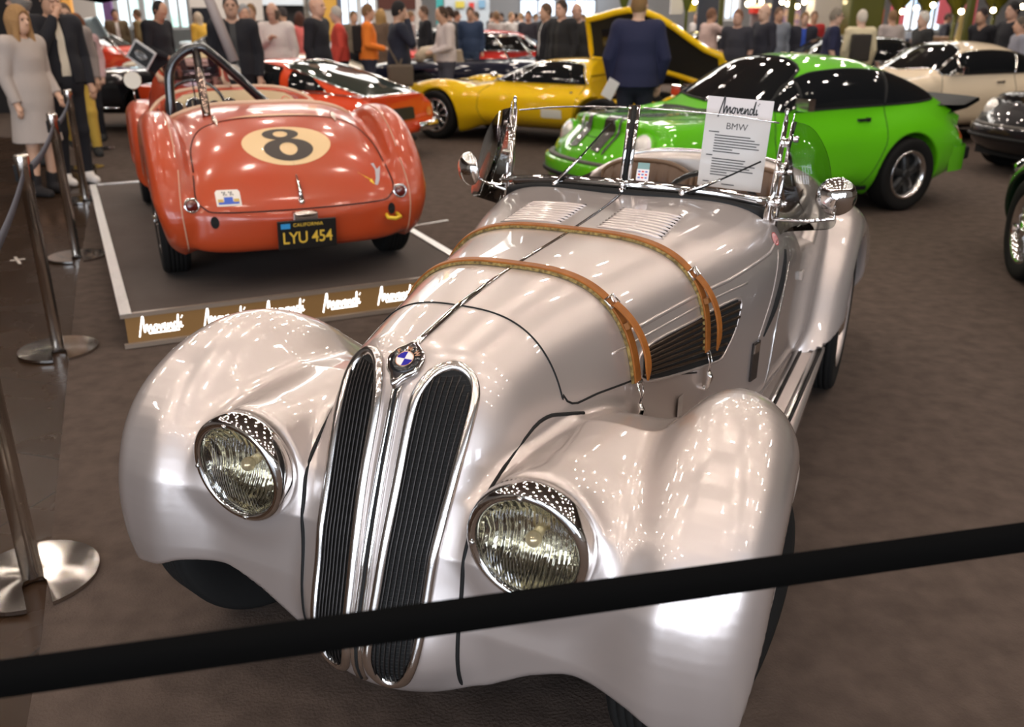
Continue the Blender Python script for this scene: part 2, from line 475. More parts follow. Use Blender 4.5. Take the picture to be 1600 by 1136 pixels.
FEN = [p for p in crom([(.405, .30), (.385, .40), (.386, .52), (.425, .65), (.505, .755), (.62, .825), (.76, .858), (.90, .845), (1.05, .775), (1.2, .655), (1.36, .54), (1.52, .44), (1.70, .38), (1.86, .365)], 5)] + [(1.86, .30), (1.5, .28), (1.0, .28)]
RFEN = [p for p in crom([(2.60, .34), (2.68, .46), (2.80, .66), (2.98, .79), (3.2, .835), (3.45, .80), (3.7, .70), (3.9, .52), (4.02, .33)], 5)]
PRZ = [.15, .20, .265, .324, .505, .596, .709, .834, .90, .95, 1.1]
PRS = [.42, .365, .334, .318, .366, .398, .444, .500, .528, .55, .60]
def hero_fields(x, y, z):
    s = -x; y = np.abs(y)
    w = pch(s, [.3, .5, .65, .82, 1.07, 1.43, 2.0, 2.6, 3.2, 3.8, 4.2], [.215, .24, .262, .288, .345, .418, .54, .565, .57, .50, .34])
    zt = pch(s, [.3, .6, .8, 1.07, 1.43, 1.8, 2.02, 2.3, 2.6, 3.0, 3.3, 3.7, 4.1, 4.3], [.93, .948, .978, 1.0, 1.012, 1.034, 1.055, 1.03, 1.02, 1.04, 1.0, .85, .60, .45])
    zb = pch(s, [.3, .8, 1.2], [.18, .24, .27])
    zc = pch(s, [.3, 1.0, 2.0, 3.0, 4.2], [.50, .58, .66, .62, .45])
    nt = pch(s, [.3, .8, 1.4, 2.0, 2.5], [2.3, 2.9, 3.4, 4.2, 3.2])
    hull = sellip(y, z, w, zt, zb, zc, nt, 5.)
    hull = hull + pch(s, [4.1, 4.35], [0, .3])
    prow = (pch(z, PRZ, PRS) + 1.7*y*y - s)*.9
    hull = smax(hull, prow, .07)
    # cockpit cut
    ck = rext(polysd(s, z, [(2.10, .62), (2.10, 1.3), (3.02, 1.3), (2.95, .62)]), y-pch(s, [2.1, 2.4, 2.8, 3.0], [.42, .46, .46, .38]), .08)
    hull = smax(hull, -ck, .03)
    dc = rext(polysd(s, z, [(2.16, 1.3), (2.20, 1.0), (2.32, .84), (2.6, .80), (2.82, .86), (2.95, 1.02), (2.98, 1.3)]), .5-y, .03)
    hull = smax(hull, -np.maximum(dc, .38-y), .02)
    # front fender bulge
    sd = polysd(s, z, FEN)
    yo = pch(s, [.38, .5, .8, 1.0, 1.2, 1.86], [.785, .797, .785, .742, .70, .64]); yi = pch(s, [.38, .9, 1.3, 1.86], [.55, .52, .48, .40])
    yc = (yo+yi)/2; hw = (yo-yi)/2
    fb = rext(sd, np.abs(y-yc)-hw, pch(s, [.40, .6, .85], [.085, .115, .13]))
    # plain apron between fender and nose
    AP = [(.428, .20), (.412, .40), (.428, .56), (.49, .64), (.62, .70), (.80, .725), (1.0, .67), (1.2, .56), (1.5, .42), (1.5, .24)]
    ap = rext(polysd(s, z, AP), y-.66, .06)
    # headlight pod
    t = np.clip((s-.42)/.55, 0, 1); pr = .128*(1-.45*t); pz = .660-.03*t; py = .352+.03*t
    d = np.sqrt((y-py)**2+(z-pz)**2)-pr
    pod = smax(d, .458-s, .02); pod = smax(pod, s-.97, .1)
    fen = smin(smin(fb, ap, .13), pod, .10)
    # open wheel well: keep a shell
    sh = np.sqrt((s-.80)**2+(z-.335)**2)-.352
    well = rext(sh, np.abs(y-.66)-.22+0*s, .05)
    lampc = np.maximum(np.sqrt((y-.354)**2+(z-.652)**2)-(.116-.5*(s-.41)), s-.505); fen = smax(fen, -lampc, .01)
    fen = smax(fen, -well, .025)
    zcut = pch(y, [.20, .24, .29, .36, .46, .56, .65, .73], [.25, .255, .285, .33, .365, .36, .325, .30])
    fen = smax(fen, np.where(s < 1.1, zcut, .2)-z, .02)
    inner = rext(polysd(s, z, [(.50, .1), (.50, .55), (.60, .66), (1.1, .66), (1.25, .1)]), np.abs(y-.45)-.17, .05)
    side = rext(np.sqrt((s-.86)**2+(z-.30)**2)-.40, .70-y, .02)
    fen = smax(fen, -side, .02)
    fen = smax(fen, -inner, .02)
    # rear fender
    rf = rext(polysd(s, z, RFEN), np.abs(y-.50)-.20, .14)
    rwell = rext(np.sqrt((s-3.17)**2+(z-.335)**2)-.37, np.abs(y-.60)-.16, .05)
    return hull, fen, rf, rwell
def hero_field(x, y, z):
    hull, fen, rf, rwell = hero_fields(x, y, z)
    return smax(smin(smin(hull, fen, .045), rf, .05), -rwell, .02)

def smooth(P, k=3):
    for _ in range(k): P = [P[0]]+[(P[i-1]+P[i]*2+P[i+1])/4 for i in range(1, len(P)-1)]+[P[-1]]
    return P
M_SIL = silver()
M_CHR = mat('chrome', (.86, .84, .82), rough=.06, metal=1.)
M_CHR2 = mat('satin chrome', (.72, .70, .68), rough=.22, metal=1.)
M_BLK = mat('black rubber', (.010, .010, .010), rough=.6, spec=.25)
M_BLKG = mat('black enamel', (.010, .010, .011), rough=.18, coat=.6)
M_TYRE = mat('tyre rubber', (.010, .0095, .009), rough=.8, bump=(60, .3, .002), spec=.2)
M_LEA = mat('tan leather', (.31, .105, .018), rough=.5, bump=(300, .25, .001), noise=(30, (.20, .065, .012), .3, .8), spec=.3)
M_FELT = mat('worn felt lining', (.10, .065, .022), rough=.95, bump=(220, .8, .004), noise=(90, (.40, .28, .09), .35, .75))
M_GLASS = mat('clear glass', (1, 1, 1), rough=.0, trans=1., ior=1.12, spec=.5)
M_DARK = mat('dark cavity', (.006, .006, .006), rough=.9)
def pane_mat(name='thin window pane', tint=(.93, .95, .94)):
    """thin pane: mostly clear with a fresnel gloss"""
    m = bpy.data.materials.new(name); m.use_nodes = True; nt = m.node_tree; nt.nodes.clear()
    o = nt.nodes.new('ShaderNodeOutputMaterial'); mx = nt.nodes.new('ShaderNodeMixShader'); t = nt.nodes.new('ShaderNodeBsdfTransparent')
    g = nt.nodes.new('ShaderNodeBsdfGlossy'); f = nt.nodes.new('ShaderNodeFresnel'); f.inputs['IOR'].default_value = 1.45
    t.inputs['Color'].default_value = (*tint, 1); g.inputs['Roughness'].default_value = .01
    nt.links.new(f.outputs[0], mx.inputs[0]); nt.links.new(t.outputs[0], mx.inputs[1]); nt.links.new(g.outputs[0], mx.inputs[2]); nt.links.new(mx.outputs[0], o.inputs[0])
    return m
M_PANE = pane_mat()
M_PANE2 = pane_mat('tinted deflector pane', (.78, .80, .79))

# ------------------------------------------------------------------ wheels
def wheel(parent, c, R, W, style='steel', side=1, steer=0., rimR=None, rimmat=None, name='tyre', tread=True):
    """axle along y; side=+1 outer face towards +y; parts: tyre > rim, hub"""
    rr = rimR or R*.62; w = W/2; S = side
    M = Matrix.Translation(Vector(c)) @ Matrix.Rotation(steer, 4, 'Z')
    m = MB()
    prof = [(rr, -w*.80), (rr+.012, -w*.92), (R*.86, -w*1.0), (R*.94, -w*.97), (R*.985, -w*.80)]
    k = 5 if tread else 1
    for i in range(k):
        a = -w*.74+1.48*w*i/k; b = -w*.74+1.48*w*(i+1)/k; g = (b-a)*.16
        prof += [(R*.985 if not tread else R-.008, a), (R, a+g), (R, b-g), (R-.008 if tread else R*.985, b)]
    prof += [(R*.985, w*.80), (R*.94, w*.97), (R*.86, w), (rr+.012, w*.92), (rr, w*.80)]
    m.lathe(prof, axis='y', n=64)
    t = m.build(name, M_TYRE, parent, M=M)
    t_in = MB(); rm = rimmat or M_CHR2
    o = S*w
    if style == 'steel':
        t_in.lathe([(rr+.012, o*.965), (rr+.004, o*.98), (rr-.006, o*.90), (rr-.014, o*.62), (rr-.02, o*.25), (rr*.80, o*.05), (rr*.62, o*.40), (rr*.45, o*.55), (rr*.40, o*.5)], axis='y', n=48)
        t_in.lathe([(rr*.42, o*.50), (rr*.38, o*.85), (rr*.25, o*1.02), (0.001, o*1.06)], axis='y', n=32, mi=1)
        rms = [rm, M_CHR]
    elif style == 'fuchs':
        t_in.lathe([(rr+.006, o*.90), (rr, o*.95), (rr-.012, o*.92), (rr-.03, o*.6), (rr-.035, o*.2), (rr-.04, 0)], axis='y', n=48)
        t_in.lathe([(rr-.035, o*.05), (.001, o*.05)], axis='y', n=24, mi=2)
        for i in range(5):
            a = 2*pi*i/5+.3; u = Vector((cos(a), 0, sin(a))); v = Vector((-sin(a), 0, cos(a)))
            G = [[u*r_+v*q*wd+Vector((0, h, 0)) for q, h in ((-1, o*.15), (-.8, hh), (0, hh+o*.05), (.8, hh), (1, o*.15))] for r_, wd, hh in ((rr-.04, .052, o*.35), (rr*.6, .036, o*.55), (rr*.3, .034, o*.62), (.03, .03, o*.64))]
            t_in.grid(G, mi=1)
        t_in.lathe([(rr*.22, o*.5), (rr*.22, o*.75), (rr*.15, o*.8), (.001, o*.8)], axis='y', n=24, mi=1)
        rms = [M_CHR2, mat('black rim petal', (.02, .02, .02), rough=.35), M_DARK]
    elif style == 'spoke':      # alloy spokes
        t_in.lathe([(rr+.006, o*.90), (rr, o*.95), (rr-.014, o*.90), (rr-.028, o*.5), (rr-.034, 0)], axis='y', n=48)
        t_in.lathe([(rr-.03, o*.0), (.001, o*.0)], axis='y', n=24, mi=1)
        n_ = 10
        for i in range(n_):
            a = 2*pi*i/n_; u = Vector((cos(a), 0, sin(a)))
            t_in.tube([u*(rr-.02)+Vector((0, o*.42, 0)), u*rr*.55+Vector((0, o*.52, 0)), u*.03+Vector((0, o*.6, 0))], [.016, .013, .012], n=8)
        t_in.lathe([(rr*.28, o*.35), (rr*.26, o*.7), (rr*.1, o*.85), (.001, o*.85)], axis='y', n=24)
        rms = [rm, M_DARK]
    else:                       # wire
        t_in.lathe([(rr+.006, o*.86), (rr, o*.92), (rr-.014, o*.82), (rr-.03, o*.3), (rr-.03, -o*.4)], axis='y', n=48)
        t_in.lathe([(rr-.03, -o*.3), (.001, -o*.3)], axis='y', n=24, mi=1)
        for i in range(36):
            a = 2*pi*i/36; b = a+(.35 if i % 2 else -.35)
            t_in.tube([Vector((cos(a)*(rr-.02), o*(.55 if i % 2 else .1), sin(a)*(rr-.02))), Vector((cos(b)*.05, o*(.8 if i % 4 < 2 else .2), sin(b)*.05))], .0028, n=5, caps=False)
        t_in.lathe([(.055, 0), (.05, o*.9), (.035, o*1.02), (.001, o*1.05)], axis='y', n=20)
        rms = [M_CHR, M_DARK]
    r_ = t_in.build('rim', rms, t, M=M)
    if style == 'wire':
        k_ = MB()
        for a in (0, pi): k_.tube([Vector((cos(a)*.02, o*1.0, sin(a)*.02)), Vector((cos(a)*.085, o*1.1, sin(a)*.085))], [.014, .008], n=8)
        k_.build('hub_spinner', M_CHR, t, M=M)
    return t

def frame_at(p, n, up=(0, 0, 1)):
    """matrix with z along n, y near up"""
    n = Vector(n).normalized(); u = Vector(up); u = (u-n*u.dot(n)).normalized(); x = u.cross(n)
    M = Matrix((x, u, n)).transposed().to_4x4(); M.translation = Vector(p); return M

# ------------------------------------------------------------------ build the roadster
hero = thing('silver_roadster', 'silver vintage two seat roadster with twin kidney grille and leather bonnet straps', 'car', (HX, HY, .006), hero_rz)
P_, N_, Q_ = surfnet(hero_field, (-4.3, -.03, .1), (-.25, .87, 1.12), .0105)
hb = bvh_of(P_, Q_); HD = Drape(hb)
qc = P_[Q_].mean(1); a_, b_, c_, _w = hero_fields(qc[:, 0], qc[:, 1], qc[:, 2])
kf = (b_ < a_) & (b_ < c_); kr = (c_ < a_) & ~kf; yl = qc[:, 1] > 0
obj('body', fieldmesh('body', P_, N_, Q_, ~kf & ~kr), M_SIL, hero)
for nm, kk in (('front_fender', kf & yl), ('front_fender', kf & ~yl), ('rear_fender', kr & yl), ('rear_fender', kr & ~yl)):
    obj(nm, fieldmesh(nm, P_, N_, Q_, kk), M_SIL, hero)
def hS(s, y, z): return Vector((-s, y, z))

# kidney grilles
KID = [(.036, .40), (.034, .335), (.048, .295), (.072, .283), (.102, .30), (.122, .35), (.130, .42), (.134, .52), (.141, .64), (.148, .74), (.152, .82), (.149, .87), (.132, .902), (.104, .918), (.074, .910), (.054, .875), (.047, .82), (.046, .70), (.041, .56)]
KID = [(a-.002, .283+(b-.283)*.985) for a, b in KID]
kidc = [tuple(p) for p in crom(KID, 5, True)]
cen = np.array(kidc).mean(0)
for sg in (1, -1):
    g = MB(); out = [(p[0]*sg, p[1]) for p in kidc]
    HD.panel(g, out, 'F', off=.004, step=.014)
    def spanx(z):
        xs = []
        n = len(kidc)
        for i in range(n):
            (x0, z0), (x1, z1) = kidc[i], kidc[(i+1) % n]
            if (z0 > z) != (z1 > z): xs.append(x0+(x1-x0)*(z-z0)/(z1-z0))
        return (min(xs), max(xs)) if len(xs) > 1 else None
    for k in range(1, 9):
        t = k/9; pts = []
        for z in np.linspace(.29, .912, 44):
            # straight blades that follow the side of the opening
            c0 = np.interp(z, [.28, .42, .64, .82, .92], [.034, .036, .044, .047, .050]); c1 = np.interp(z, [.28, .42, .64, .82, .92], [.122, .130, .141, .151, .154])
            x = c0+(c1-c0)*t; sp = spanx(z)
            if sp and sp[0]+.002 < x < sp[1]-.002: pts.append((x*sg, z))
        L = HD.line(pts, 'F', .0085, .02)
        if len(L) > 2: g.tube([p for p, n_ in L], .0016, n=4, mi=1, up=(0, 1, 0), flat=(1, 2.4))
    for z in np.arange(.295, .905, .0085):
        sp = spanx(z)
        if sp:
            L = HD.line([(sp[0]*sg, z), (sp[1]*sg, z)], 'F', .004, .02)
            if len(L) > 1: g.tube([p for p, n_ in L], .0012, n=4, mi=2, caps=False)
    go = g.build('kidney_grille', [mat('grille void', (.003, .003, .003), rough=.8), mat('grille blade', (.045, .04, .038), rough=.35, metal=.8), mat('radiator fin', (.008, .008, .008), rough=.6)], hero)
    fr = MB(); fo = [(cen[0]+(p[0]-cen[0])*1.085+0, cen[1]+(p[1]-cen[1])*1.018) for p in kidc]
    L = [HD.pt(p[0]*sg, p[1], 'F', .004) for p in fo]
    fr.tube([l[0] for l in L if l], .0125, n=12, closed=True, up=(1, 0, .3), flat=(.75, 1))
    fr.build('grille_frame', mat('polished aluminium', (.80, .76, .73), rough=.16, metal=1.), go)
# centre rib
rb = MB()
for yy in (-.0085, .0085):
    L = HD.line([(yy, .27), (yy*.9, .60), (yy*.6, .885)], 'F', .004, .02); rb.tube([p for p, _ in L], .0062, n=8)
rb.build('centre_rib', M_CHR, hero)
rb = MB(); L = HD.line([(0, .27), (0, .89)], 'F', .006, .02); rb.tube([p for p, _ in L], .004, n=8); rb.build('rib_gap', M_BLK, hero)

# emblem
ep, en = HD.pt(-.556, 0, 'T', .0); en = Vector((.52, 0, .85)).normalized()
EM = frame_at(ep+en*.006, en, (-.85, 0, .52))
em = MB()
sh_ = [(cos(a)*.0405*(1.0), sin(a)*.0405) for a in np.linspace(0, 2*pi, 40, endpoint=False)]
def embl(a):
    x, y = cos(a)*.041, sin(a)*.041
    t = max(0, abs(sin(a))-.80)/.20
    return (x*(1-.25*t), y*(1+(.34 if sin(a) > 0 else .55)*t*t))
oo = [embl(a) for a in np.linspace(0, 2*pi, 64, endpoint=False)]
em.grid([[EM @ Vector((x*k, y*k, h)) for x, y in oo] for k, h in ((1.06, -.012), (1.06, -.002), (1.0, .004), (.90, .005), (.80, .003))], closed_v=True)
em_o = em.build('bonnet_emblem', M_CHR, hero)
e2 = MB(); e2.lathe([(.034, .003), (.0335, .0055), (.020, .0062), (.0001, .0062)], M=EM, n=48); e2.build('black_ring', M_BLKG, em_o)
for k in range(4):
    q = MB(); n_ = 10; pts = [EM @ Vector((0, 0, .0072))]+[EM @ Vector((.0185*cos(pi/2*k+pi/2*i/n_), .0185*sin(pi/2*k+pi/2*i/n_), .0072)) for i in range(n_+1)]
    q.add(pts, [tuple(range(len(pts)))], 0, False)
    q.build('enamel_quarter', mat('blue enamel', (.035, .03, .30), rough=.12, coat=1) if k in (1, 3) else mat('white enamel', (.80, .76, .72), rough=.12, coat=1), em_o)
q = MB(); q.lathe([(.0185, .0070), (.0195, .0078), (.0205, .0070)], M=EM, n=40)
for ch, an in (('B', 50), ('M', 0), ('W', -50)):
    a = radians(an); T = EM @ Matrix.Translation((-sin(a)*.0272, cos(a)*.0272, .0072)) @ Matrix.Rotation(a, 4, 'Z')
    add_text(q, ch, T, size=.0145, offset=.0005)
q.build('emblem_lettering', mat('copper letters', (.62, .34, .22), rough=.3, metal=.8), em_o)

# hinge strip along the bonnet
st = MB(); L = HD.line([(-s_, 0) for s_ in np.linspace(.592, 1.93, 62)], 'T', .001, .02)
st.tube([p for p, _ in L], [.0095 if i < 8 else .0095-.0052*min(1, (i-8)/14) for i in range(len(L))], n=8, up=(0, 0, 1), flat=(.6, 1.0))
st.build('bonnet_hinge', M_CHR, hero)
sg_ = MB()
for yy in (-.0075, .0075):
    HD.seam(sg_, [(-s_, yy*(1 if s_ < .9 else .55)) for s_ in np.linspace(.64, 1.92, 50)], 'T', .0014)
# bonnet shut lines
def sec_line(s_, a0, a1, n=60, off=0., yz0=.62, ds=None):
    """points round the section at distance s between angles (deg from vertical, + to image right)"""
    out = []
    for i in range(n):
        a = radians(a0+(a1-a0)*i/(n-1)); ss = s_ if ds is None else s_+ds(abs(degrees_(a)))
        o = Vector((-ss, 0, yz0)); d = Vector((0, sin(a), cos(a)))
        r_ = hb.ray_cast(o, d, 1.)
        if r_[0] is None: continue
        n_ = r_[1]
        if n_.dot(d) < 0: n_ = -n_
        out.append((r_[0]+n_*off, n_))
    return out
def degrees_(a): return a*180/pi
for s2 in (1, -1):
    L = sec_line(.787, 0, 57*s2, 60, .0); pts = [p for p, _ in L]
    low = HD.line([(-.792, .80), (-.806, .775), (-.84, .765), (-.92, .762), (-1.10, .745), (-1.42, .655)], 'l' if s2 > 0 else 'r', 0., .02)
    sg_.tube(pts+[p for p, _ in low], .0028, n=6)
sg_.build('bonnet_shut_line', M_BLK, hero)
# welt between nose and fenders
for s2 in (1, -1):
    w_ = MB(); pts = [(.197*s2, .235), (.200*s2, .38), (.201*s2, .50), (.205*s2, .60), (.218*s2, .68), (.232*s2, .73)]
    L = HD.line([tuple(p) for p in crom(pts, 6)], 'F', .0, .015)
    L2 = HD.line([(-.66, .243*s2), (-.74, .258*s2), (-.80, .280*s2), (-.84, .295*s2)], 'T', .0, .015)
    w_.tube(smooth([p for p, _ in L]+[p for p, _ in L2]), .0046, n=8); w_.build('fender_welt', M_BLK, hero)

# headlights
def flute(nt, tc, scale, dirn, strength, dist):
    w1 = nt.nodes.new('ShaderNodeTexWave'); w1.bands_direction = dirn; w1.inputs['Scale'].default_value = scale; w1.inputs['Distortion'].default_value = 1.2; w1.inputs['Detail'].default_value = 1
    n = nt.nodes.new('ShaderNodeTexNoise'); n.inputs['Scale'].default_value = 22; mx = nt.nodes.new('ShaderNodeMath'); mx.operation = 'MULTIPLY_ADD'; mx.inputs[1].default_value = 1.5
    bp = nt.nodes.new('ShaderNodeBump'); bp.inputs['Strength'].default_value = strength; bp.inputs['Distance'].default_value = dist
    nt.links.new(tc.outputs['Object'], w1.inputs['Vector']); nt.links.new(tc.outputs['Object'], n.inputs['Vector']); nt.links.new(n.outputs['Fac'], mx.inputs[0]); nt.links.new(w1.outputs['Fac'], mx.inputs[2])
    nt.links.new(mx.outputs[0], bp.inputs['Height']); return bp
def lens_mat():
    m = pane_mat('fluted headlight glass', (.97, .96, .92)); nt = m.node_tree; tc = nt.nodes.new('ShaderNodeTexCoord')
    bp = flute(nt, tc, 42, 'Y', .55, .004)
    for nd in nt.nodes:
        if nd.type in ('BSDF_GLOSSY', 'FRESNEL'): nt.links.new(bp.outputs[0], nd.inputs['Normal'])
    return m
M_LENS = lens_mat()
def refl_mat():
    m = mat('headlight reflector', (.97, .93, .80), rough=.09, metal=1.); nt = m.node_tree; tc = nt.nodes.new('ShaderNodeTexCoord')
    bp = flute(nt, tc, 26, 'Y', .75, .010); nt.links.new(bp.outputs[0], nt.nodes['Principled BSDF'].inputs['Normal']); return m
M_REFL = refl_mat()
for s2 in (1, -1):
    A = Vector((.995, .03*s2, -.05)).normalized()
    HM = frame_at(hS(.405, .354*s2, .652), A, (0, 0, 1)) @ Matrix.Scale(.925, 4)
    h = MB(); h.lathe([(.115, -.055), (.137, -.045), (.142, -.022), (.1405, 0), (.136, .012), (.127, .0175), (.119, .016), (.1145, .010), (.113, .002)], M=HM, n=64)
    ho = h.build('headlight', M_CHR, hero)
    h = MB(); h.lathe([(.1145, .006), (.110, .012), (.09, .022), (.06, .031), (.03, .036), (.0001, .038)], M=HM, n=64); h.build('lens', M_LENS, ho)
    h = MB(); h.lathe([(.114, .000), (.11, -.015), (.09, -.045), (.06, -.068), (.03, -.078), (.0001, -.08)], M=HM, n=48); h.build('reflector', M_REFL, ho)
    h = MB(); h.sphere(HM @ Vector((0, 0, -.03)), .017, 14); h.tube([HM @ Vector((0, 0, -.08)), HM @ Vector((0, 0, -.03))], .012); h.build('bulb', mat('bulb glass', (.75, .62, .40), rough=.1, metal=.5), ho)
    h = MB()
    for a in (95, 185, 275):
        c = HM @ Vector((cos(radians(a))*.1225, sin(radians(a))*.1225, .017)); h.lathe([(.0055, -.002), (.0055, .003), (.003, .0045), (.0001, .0045)], M=HM.to_3x3()*1.08, c=c, n=14)
    h.build('rim_screw', M_CHR2, ho)

# ---- leather bonnet straps
def strap(s0, side_z, buckle_a, tail_a, R_end):
    """strap across the bonnet at distance s0; angles from vertical, + to image right"""
    L = sec_line(s0, R_end, 0, 60) + sec_line(s0, 0, 118, 90)[1:]
    L = [(p, n) for p, n in L if not (p.y > 0 and p.z < side_z)]
    # even spacing and smooth normals
    pts = [p for p, n in L]; nr = [n for p, n in L]
    so = []
    for i in range(len(nr)):
        v = Vector((0, 0, 0))
        for k in range(-3, 4): v += nr[min(max(i+k, 0), len(nr)-1)]
        so.append(v.normalized())
    f = MB(); f.ribbon([p+n*.001 for p, n in zip(pts, so)], so, .036, .007)
    fo = None
    t = MB(); t.ribbon([p+n*.008 for p, n in zip(pts, so)], so, .027, .0045)
    so_ = t.build('bonnet_strap', M_LEA, hero)
    f.build('strap_lining', M_FELT, so_)
    ang = lambda p: degrees_(atan2(p.y, p.z-.62))
    # buckle
    i = min(range(len(pts)), key=lambda k: abs(ang(pts[k])-buckle_a))
    tn = (pts[i+1]-pts[i-1]).normalized(); sd = tn.cross(so[i])
    c = pts[i]+so[i]*.015
    b = MB(); b.tube([c+sd*.021+tn*.013, c-sd*.021+tn*.013, c-sd*.021-tn*.013, c+sd*.021-tn*.013], .0030, n=8, closed=True)
    b.tube([c+tn*.013+so[i]*.001, c-tn*.015+so[i]*.004], .0022, n=6)
    b.build('buckle', M_CHR, so_)
    # tail standing off the body, with keeper loop
    T = []; TN = []
    for k in range(i+1, len(pts)):
        a = ang(pts[k]); u = (a-buckle_a)/(tail_a-buckle_a)
        if u > 1: break
        T.append(pts[k]+so[k]*(.014+.030*sin(min(1, u)*pi*.75))); TN.append(so[k])
    tl = MB(); n_ = len(T); tl.ribbon(T, TN, [.025]*(n_-4)+[.023, .018, .011, .004] if n_ > 6 else .025, .0045); tl.build('strap_tail', M_LEA, so_)
    k = i+7; c = pts[k]+so[k]*.018; tn = (pts[k+1]-pts[k-1]).normalized()
    kp = MB(); kp.ribbon([c+tn*.0+tn.cross(so[k])*q for q in (-.018, -.006, .006, .018)], [so[k]]*4, .016, .014); kp.build('keeper', mat('dark strap leather', (.22, .085, .02), rough=.45), so_)
    # wire catch
    e = pts[-1]; n = so[-1]; dn = Vector((-.0, n.y*.0, -1)); ax = Vector((1, 0, 0))
    c = e+n*.014
    w = MB()
    w.tube([c+ax*.016, c-ax*.016], .0045, n=8)
    w.tube([c+ax*.015, c+n*.010-Vector((0, 0, .03))+ax*.012, c+n*.004-Vector((0, 0, .060))+ax*.002, c+n*.012-Vector((0, 0, .09))], .0024, n=6)
    w.tube([c-ax*.015, c+n*.010-Vector((0, 0, .03))-ax*.012, c+n*.004-Vector((0, 0, .060))-ax*.002], .0024, n=6)
    w.tube([c-Vector((0, 0, .055))+n*.004, c-Vector((0, 0, .075))+n*.012, c-Vector((0, 0, .10))+n*.006, c-Vector((0, 0, .115))+n*.002], [.006, .009, .007, .005], n=8)
    w.tube([c-Vector((0, 0, .112))+n*.0-ax*.0, c-Vector((0, 0, .116))-n*.02], .006, n=8)
    w.sphere(c-Vector((0, 0, .112))-ax*.014+n*.0, .009, 10)
    w.build('strap_catch', M_CHR, so_)
strap(1.075, .735, 40, 70, -85)
strap(1.46, .70, 50, 78, -85)

# ---- bonnet louvres
for s2 in (1, -1):
    lv = MB(); dk = MB()
    for i in range(9):
        s_ = 1.535+i*.0262
        L = HD.line([(-s_, y*s2) for y in (.055, .15, .262)], 'T', .001, .02)
        n_ = len(L); lv.tube([p for p, _ in L], [.001]+[.0085]*(n_-2)+[.001] if n_ > 2 else .008, n=8, up=(0, 0, 1), flat=(.75, 1))
        L = HD.line([(-s_-.0100, y*s2) for y in (.062, .15, .255)], 'T', .0012, .02); dk.tube([p for p, _ in L], .0026, n=5)
    lo = lv.build('bonnet_louvre', M_SIL, hero); dk.build('louvre_slot', M_DARK, lo)

# ---- side vents, creases, door gaps
VENT = [(1.13, .810), (1.40, .815), (1.66, .818), (1.665, .78), (1.64, .72), (1.585, .665), (1.54, .652), (1.30, .69), (1.11, .735)]
for s2, sd in ((1, 'l'), (-1, 'r')):
    v = MB(); HD.panel(v, [(-a, b) for a, b in VENT], sd, off=.003, step=.03)
    vo = v.build('side_vent', M_DARK, hero)
    v = MB()
    for k in range(7):
        u = (k+.5)/7
        a = (1.115+.02*(1-u), .812-.072*u); b = (1.66-.10*max(0, u-.35)/.65, .815-.155*u)
        HD.seam(v, [(-a[0], a[1]), (-b[0], b[1])], sd, .0052, off=.004, mi=0, n=6)
    v.build('vent_slat', mat('vent slat', (.055, .035, .022), rough=.3, metal=.6), vo)
    v = MB(); L = HD.line([(-a, b) for a, b in crom(VENT, 4, True)], sd, .002, .03); v.tube([p for p, _ in L], .0042, n=6, closed=True); v.build('vent_lip', M_SIL, vo)
    c = MB()
    HD.seam(c, [(-1.10, .865), (-1.62, .878), (-1.90, .905), (-1.98, .93)], sd, .0065, off=-.002, n=8)
    HD.seam(c, [(-1.00, .835), (-1.12, .838), (-1.72, .850)], sd, .0045, off=-.002, n=8)
    HD.seam(c, [(-1.97, .90), (-1.90, .76), (-1.82, .64)], sd, .0045, off=-.002, n=8)
    c.build('body_crease', M_SIL, hero)
    c = MB(); L = HD.line([(-2.045, .885), (-1.99, .80), (-1.93, .715), (-1.86, .64)], sd, .0, .02); n_ = len(L)
    c.tube([p for p, _ in L], [.011*sin(pi*(.12+.84*i/(n_-1)))+.002 for i in range(n_)], n=8, flat=(1, 1)); c.build('cowl_slot', M_DARK, hero)
    c = MB(); HD.seam(c, [(-2.14, .90), (-2.06, .78), (-1.98, .62), (-1.95, .45)], sd, .0035, n=6); c.build('door_shut_line', M_CHR2, hero)
    bd = HD.pt(-1.80, .575, sd, .004)
    c = MB(); bM = frame_at(bd[0], bd[1]); c.box((0, 0, 0), (.05, .13, .006), mi=0); c.box((0, .045, .004), (.04, .03, .003), mi=1)
    c.build('maker_badge', [M_BLKG, M_CHR2], hero, M=bM)

# ---- windscreen
WB = [(-.46, 2.022, 1.030), (-.30, 1.985, 1.050), (-.15, 1.958, 1.060), (0, 1.945, 1.064), (.15, 1.958, 1.060), (.30, 1.985, 1.050), (.46, 2.022, 1.030)]
TOPZ = .252; LEAN = .072
fr = MB(); wb = [hS(s_, y, z) for y, s_, z in WB]; wb = [Vector(tuple(p)) for p in crom(wb, 5)]
fr.tube([p+Vector((0, 0, .008)) for p in wb], .013, n=10, up=(0, 0, 1), flat=(1.5, .75))
fr.build('windscreen_rail', M_CHR, hero)
gk = MB()
for p0, p1 in zip(wb[:-1], wb[1:]): pass
G = []
for p in wb:
    h = HD.pt(p.x+.03, p.y, 'T', .0) or (p-Vector((0, 0, .06)), None)
    G.append([p+Vector((.010, 0, -.004)), p*.5+h[0]*.5+Vector((.016, 0, .008)), h[0]+Vector((.012, 0, -.004))])
gk.grid(G); gko = gk.build('scuttle_gasket', M_BLK, hero)
so = gko.modifiers.new('solid', 'SOLIDIFY'); so.thickness = .008
